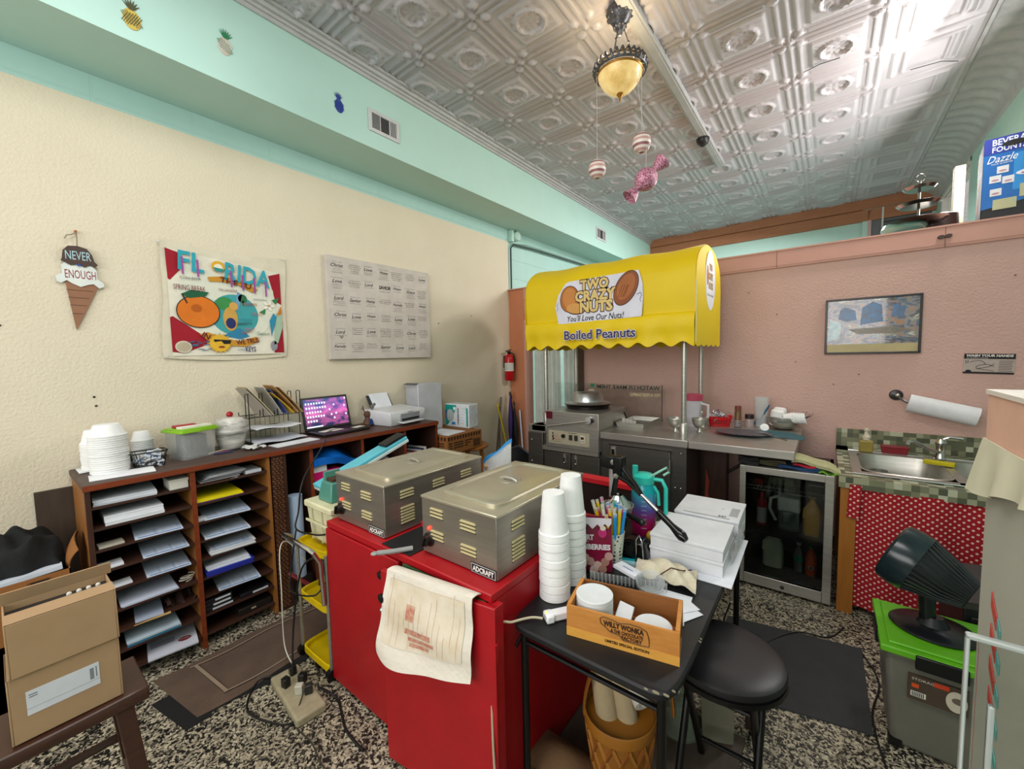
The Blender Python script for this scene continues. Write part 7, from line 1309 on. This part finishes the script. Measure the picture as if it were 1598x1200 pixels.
q.grid(rf,190,10,M('cream_ruffle','#c4c0a6',.9),.003); q.build('ruffle',parent=po)
q=MB(); XL=Matrix(((0,0,-1,.2415),(-1,0,0,1.12),(0,1,0,0),(0,0,0,1))); q.X=XL
for i in range(14):
    z=1.17-i*.055; q.prism([(.07+.004*i,z),(.10+.004*i,z-.03),(.10+.004*i,z-.055),(.07+.004*i,z-.025)],0,.0015,c('#b5463c',.7)); q.prism([(.105+.004*i,z-.03),(.12+.004*i,z-.045),(.12+.004*i,z-.065),(.105+.004*i,z-.05)],0,.0015,c('#5a9a94',.7))
q.build('candy_stripe_painting',parent=po)
ac=thing('acrylic_stand',(.20,.74,0),'clear thick acrylic sign holder on a narrow pedestal before the pale post','acrylic stand')
q=MB(); am=M('acrylic','#eef4f2',.02,trans=1,ior=1.08); ed_=M('acrylic_edge','#b9bfbb',.15,0,trans=.3); 
q.box(.160,.30,.738,.744,1.0,1.235,am); q.box(.150,.154,.736,.746,.93,1.235,ed_); q.box(.150,.30,.736,.746,1.229,1.236,ed_); q.box(.172,.178,.736,.746,.93,1.15,ed_); q.box(.150,.30,.70,.744,.99,1.0,am); q.build('acrylic_frame',parent=ac,bev=.002)
q=MB(); q.box(.14,.235,.66,.75,0,.93,c('#a09c90')); q.build('pedestal',parent=ac)
# ================= LEFT FOREGROUND =================
ws=thing('wooden_stool',(-1.71,.05,0),'dark brown wooden saddle stool carrying the two cardboard boxes','stool')
swd=M('stool_dark_wood','#4a2d22',.35,0,'#351e16',5,1,.05,60,stretch=(12,1.5,12))
q=MB(); q.grid(lambda u,v:(-1.82+.21*v,-.17+.40*u,.618-.006*math.sin(PI*u)),16,4,swd,-.0); q=MB()
q.loft([[(-1.82,y,.578),(-1.61,y,.578),(-1.605,y,.60),(-1.61,y,.62-.004*math.sin(PI*i/10)),(-1.82,y,.62-.004*math.sin(PI*i/10)),(-1.825,y,.60)] for i,y in enumerate([-.17+.0405*k for k in range(11)])],swd); q.build('seat',parent=ws,bev=.004)
for x,y,dx,dy in ((-1.64,.18,.035,.05),(-1.79,.18,-.035,.05),(-1.64,-.12,.035,-.05),(-1.79,-.12,-.035,-.05)):
    q=MB(); X_=q.X; q.loft([[(x+a+dx*t,y+b_+dy*t,.58*(1-t)) for a,b_ in ((-.018,-.02),(.018,-.02),(.018,.02),(-.018,.02))] for t in (0,1)],swd); q.build('leg',parent=ws,bev=.002)
for a,b_ in (((-1.632,.195,.30),(-1.798,.195,.30)),((-1.632,-.14,.30),(-1.798,-.14,.30)),((-1.628,.20,.18),(-1.628,-.15,.18)),((-1.803,.20,.38),(-1.803,-.15,.38))):
    q=MB(); q.tube([a,b_],.013,swd,8); q.build('rung',parent=ws)
def cbox(x0,x1,y0,y1,z0,z1,nm,lab,rz,open_=False,lbl=False,cm_=CARD):
    t_=thing(nm,((x0+x1)/2,(y0+y1)/2,z0),lab,'box'); X_=TP((x0+x1)/2,(y0+y1)/2,z0,rz); a,b_,h=(x1-x0)/2,(y1-y0)/2,z1-z0; k=.004
    q=MB(); q.X=X_; q.box(-a,a,-b_,-b_+k,0,h,cm_); q.box(-a,a,b_-k,b_,0,h,cm_); q.box(-a,-a+k,-b_+k,b_-k,0,h,cm_); q.box(a-k,a,-b_+k,b_-k,0,h,cm_); q.box(-a+k,a-k,-b_+k,b_-k,0,k,cm_)
    if not open_: q.box(-a,a,-b_,b_,h-k,h,cm_)
    q.build('carton',parent=t_,bev=.0015)
    if open_:
        q=MB(); q.X=X_; q.loft([[(a-.004,-b_,h),(a,-b_,h+.002),(a,b_,h+.002),(a-.004,b_,h)],[(a-.058,-b_,h+.002),(a-.056,-b_,h+.006),(a-.056,b_,h+.006),(a-.058,b_,h+.002)]],cm_); q.build('front_flap',parent=t_)
        q=MB(); q.X=X_; q.loft([[(-a+.004,-b_-.004,h),(-a,-b_-.004,h),(-a,b_+.01,h),(-a+.004,b_+.01,h)],[(-a+.012,-b_-.004,h+.035),(-a+.008,-b_-.004,h+.036),(-a+.008,b_+.01,h+.036),(-a+.012,b_+.01,h+.035)]],cm_); q.build('back_flap',parent=t_)
        q=MB(); q.X=X_; q.box(-a+k,a-k,-b_+k,b_-k,h*.4,h-.02,c('#2a2420',.8))
        for i in range(4): q.sph((-a+.03,.02+.02*i,h-.015),.006,c('#d8d4cc'),8)
        q.build('contents',parent=t_)
    if lbl:
        q=MB(); q.X=X_@Matrix(((0,0,1,a),(1,0,0,-b_),(0,1,0,0),(0,0,0,1))); q.box(.03,.165,.065,.13,0,.001,c('#d2d4dc',.6)); q.box(.03,.165,.082,.083,.001,.0013,c('#9a9ca4'))
        for i in range(8): q.box(.146,.154,.088+i*.004,.0902+i*.004,.001,.0013,INK)
        q.box(.158,.16,.09,.12,.001,.0013,c('#6a6c70')); q.box(.035,.05,.118,.12,.001,.0013,c('#4a4c50')); q.box(.035,.05,.112,.114,.001,.0013,c('#4a4c50')); q.build('address_label',parent=t_,label='white address label')
    return t_
cbox(-1.79,-1.628,-.028,.182,.6205,.80,'cardboard_box','lower tan cardboard box with white address label on the wooden stool',0,False,True)
cbox(-1.77,-1.62,-.022,.184,.8005,.945,'cardboard_box','upper tan cardboard box with open flaps on the wooden stool',0,True)
bx2=thing('cloth_carton',(-2.93,.03,0),'brown cardboard carton with dark printing on the floor left of the pigeonholes','box')
q=MB(); 
for a in ((-3.12,-2.75,-.10,-.096,0,.66),(-3.12,-2.75,.168,.172,0,.66),(-2.754,-2.75,-.10,.172,0,.66),(-3.12,-3.116,-.1,.172,0,.66),(-3.12,-2.75,-.1,.172,0,.4)): q.box(*a,CARD2)
q.build('carton',parent=bx2)
q=MB(); q.X=LW(-.10,.455,-2.7495)
q.box(.14,.21,.12,.19,0,.001,c('#6f4420')); 
for i in range(6): q.box(.15+.004*(i%2),.205-.006*(i%3),.178-i*.02,.188-i*.02,.001,.0016,c('#2a1a10'))
q.build('printing',parent=bx2)
q=MB(); q.grid(lambda u,v:(-2.98+.20*u,.172+.035*v*v+.01*math.sin(u*6),.66+.13*v*(.5+.5*math.sin(PI*u))),10,6,CARD2,.004); q.build('side_flap',parent=bx2)
q=MB(); q.rbox(-2.79,.03,.665,.05,.24,.018,c('#c9d0dc',.7),rz=-.03,rx=.06); q.build('white_sheet_stack',label='white folded sheets along the front rim of the cloth carton',cat='papers')
bc=M('black_cloth','#131416',.9,0,'#0b0c0d',8,1,.5,40); q=MB()
def bf(u,v):
    a=u*2-1; b_=v*2-1; h=max(0,1-a*a)**.5*max(0,1-b_*b_)**.5
    return (-2.965+.165*a+.01*math.sin(v*14),.03+.13*b_+.012*math.sin(u*12),.655+.165*h**.7+.022*math.sin(u*11+v*7)*h+.016*math.sin(v*19-u*6)*h)
q.grid(bf,36,36,bc,.01); q.build('black_cloth',label='heap of black folded cloth on top of the brown carton',cat='cloth')
# ================= CEILING FIXTURES AND ORNAMENTS =================
pd=thing('pendant_light',(-1.075,2.56,3.75),'ornate bronze pendant lamp with amber glass bowl hanging from the tin ceiling','pendant lamp')
PX,PY=-1.075,2.56; IR=M('aged_iron','#2b2a2c',.4,.6,'#6a6a70',60,.6)
q=MB(); q.lathe([(0,3.74),(.075,3.735),(.08,3.72),(.072,3.69),(.05,3.655),(.035,3.64),(.03,3.615),(.018,3.60),(.012,3.575),(0,3.57)],IR,(PX,PY,0),28)
for i in range(10): a=2*PI*i/10; q.sph((PX+.07*math.cos(a),PY+.07*math.sin(a),3.70),.016,IR,8); q.sph((PX+.035*math.cos(a),PY+.035*math.sin(a),3.63),.009,IR,6)
q.build('canopy',parent=pd)
q=MB()
for i in range(3):
    a=2*PI*i/3+.5; q.tube([(PX+.02*math.cos(a),PY+.02*math.sin(a),3.63),(PX+.05*math.cos(a),PY+.05*math.sin(a),3.54),(PX+.053*math.cos(a),PY+.053*math.sin(a),3.53),(PX+.10*math.cos(a),PY+.10*math.sin(a),3.40)],.0035,IR,6); q.sph((PX+.052*math.cos(a),PY+.052*math.sin(a),3.535),.008,IR,8)
q.build('chain_rods',parent=pd)
q=MB(); BZ=3.36; q.tube([(PX+.125*math.cos(t),PY+.125*math.sin(t),BZ+.045) for t in [2*PI*i/48 for i in range(48)]],.006,IR,6,close=True); q.tube([(PX+.155*math.cos(t),PY+.155*math.sin(t),BZ) for t in [2*PI*i/48 for i in range(48)]],.007,IR,6,close=True)
for i in range(28):
    a=2*PI*i/28; q.tube([(PX+.128*math.cos(a),PY+.128*math.sin(a),BZ+.045),(PX+.155*math.cos(a+.05),PY+.155*math.sin(a+.05),BZ+.05),(PX+.165*math.cos(a+.1),PY+.165*math.sin(a+.1),BZ+.02),(PX+.153*math.cos(a+.16),PY+.153*math.sin(a+.16),BZ)],.0075,IR,5)
q.build('scroll_rim',parent=pd)
q=MB(); q.tube([(PX+.135*math.cos(t),PY+.135*math.sin(t),BZ-.01) for t in [2*PI*i/48 for i in range(48)]],.007,M('brass','#a8762c',.35,.8),6,close=True); q.build('brass_ring',parent=pd)
ab=M('amber_bowl','#e8cf92',.3,0,'#a8843c',7,.7,emit=0); N,L,b=nodes(ab); rmp=[n for n in N if n.type=='VALTORGB'][0]; L.new(rmp.outputs[0],b.inputs['Emission Color']); b.inputs['Emission Strength'].default_value=.75
q=MB(); q.lathe([(.138,BZ-.005),(.13,BZ-.035),(.11,BZ-.07),(.075,BZ-.105),(.035,BZ-.125),(.0,BZ-.13)],ab,(PX,PY,0),40,cap=False); q.build('glass_bowl',parent=pd)
q=MB(); q.lathe([(0,BZ-.12),(.02,BZ-.126),(.022,BZ-.133),(.012,BZ-.145),(.006,BZ-.155),(.008,BZ-.163),(0,BZ-.175)],M('brass','#a8762c',.35,.8),(PX,PY,0),16); q.build('finial',parent=pd)
lp_=bpy.data.lights.new('pendant_bulb','POINT'); lp_.energy=7; lp_.color=(1,.82,.55); lp_.shadow_soft_size=.06; lo=bpy.data.objects.new('pendant_bulb',lp_); COL.objects.link(lo); lo.location=(PX,PY,BZ+.08)
def ball(x,y,z,top,lab,r_=.055):
    t_=thing('striped_ball',(x,y,z-r_),lab,'ornament'); q=MB(); A_=c('#e3d6cc',.4); B_=c('#8f5a5e',.4); st=12
    for i in range(st):
        a0=PI*i/st; a1=PI*(i+1)/st; q.lathe([(r_*math.sin(a),-r_*1.08*math.cos(a)) for a in (a0,(a0+a1)/2,a1)],A_ if i%2 else (B_ if i%4==0 else c('#c79a94',.4)),(x,y,z),28,cap=False)
    q.build('ball',parent=t_); q=MB(); q.tube([(x,y,z+r_),(x,y,top)],.0012,c('#cfcfcf',.4),4); q.build('string',parent=t_)
ball(-1.205,2.50,2.79,3.36,'left striped ornament ball hanging lower from the pendant lamp'); ball(-.925,2.53,2.875,3.34,'right striped ornament ball hanging higher from the pendant lamp')
cy_=thing('candy_ornament',(-.885,2.5,2.56),'glittering purple wrapped candy ornament hanging below the striped balls','ornament')
gm_=M('purple_glitter','#8c1f52',.35,.3,'#d8a8b8',120,.35,.6,150); CZ_=Vector((-.888,2.5,2.64)); ax_=Vector((.72,.55,.95)).normalized()
q=MB(); q.lathe([(0,-.075),(.035,-.06),(.06,-.03),(.066,0),(.06,.03),(.035,.06),(0,.075)],gm_,tuple(CZ_),28,axis=ax_); q.build('candy_body',parent=cy_)
for s_ in (-1,1): q=MB(); q.lathe([(.014,s_*.06),(.016,s_*.075),(.03,s_*.10),(.048,s_*.145),(.04,s_*.14),(.02,s_*.12),(0,s_*.11)],gm_,tuple(CZ_),20,axis=ax_,cap=False); q.build('wrapper_end',parent=cy_)
q=MB(); q.tube([(-.888,2.5,2.70),(-.886,2.5,2.815),(-.96,2.53,3.3)],.0012,c('#cfcfcf',.4),4); q.build('string',parent=cy_)
chn=thing('ceiling_channel',(-1.0,3.9,3.70),'long grey metal wiring channel fixed along the tin ceiling','wiring channel')
q=MB(); cgm=M('channel_grey','#a9a9a9',.5); q.box(-1.055,-.97,2.2,5.26,3.695,3.745,cgm); q.box(-1.04,-.985,2.2,5.255,3.690,3.696,cgm); q.build('channel',parent=chn,bev=.004)
q=MB(); q.box(-2.6,-1.05,5.22,5.235,3.725,3.742,cgm); q.build('side_conduit',parent=chn)
MB().lathe([(0,0),(.02,.0),(.038,-.012),(.05,-.03),(.052,-.045),(.06,-.05),(.06,-.058),(0,-.06)][::-1] and [(0,-.075),(.018,-.072),(.03,-.06),(.05,-.045),(.055,-.03),(.06,-.015),(.06,0),(0,0)],c('#1c1c1e',.4),(-1.02,4.46,3.688),24).build('lamp_socket',label='small black ribbed lamp socket under the ceiling channel',cat='lamp socket')
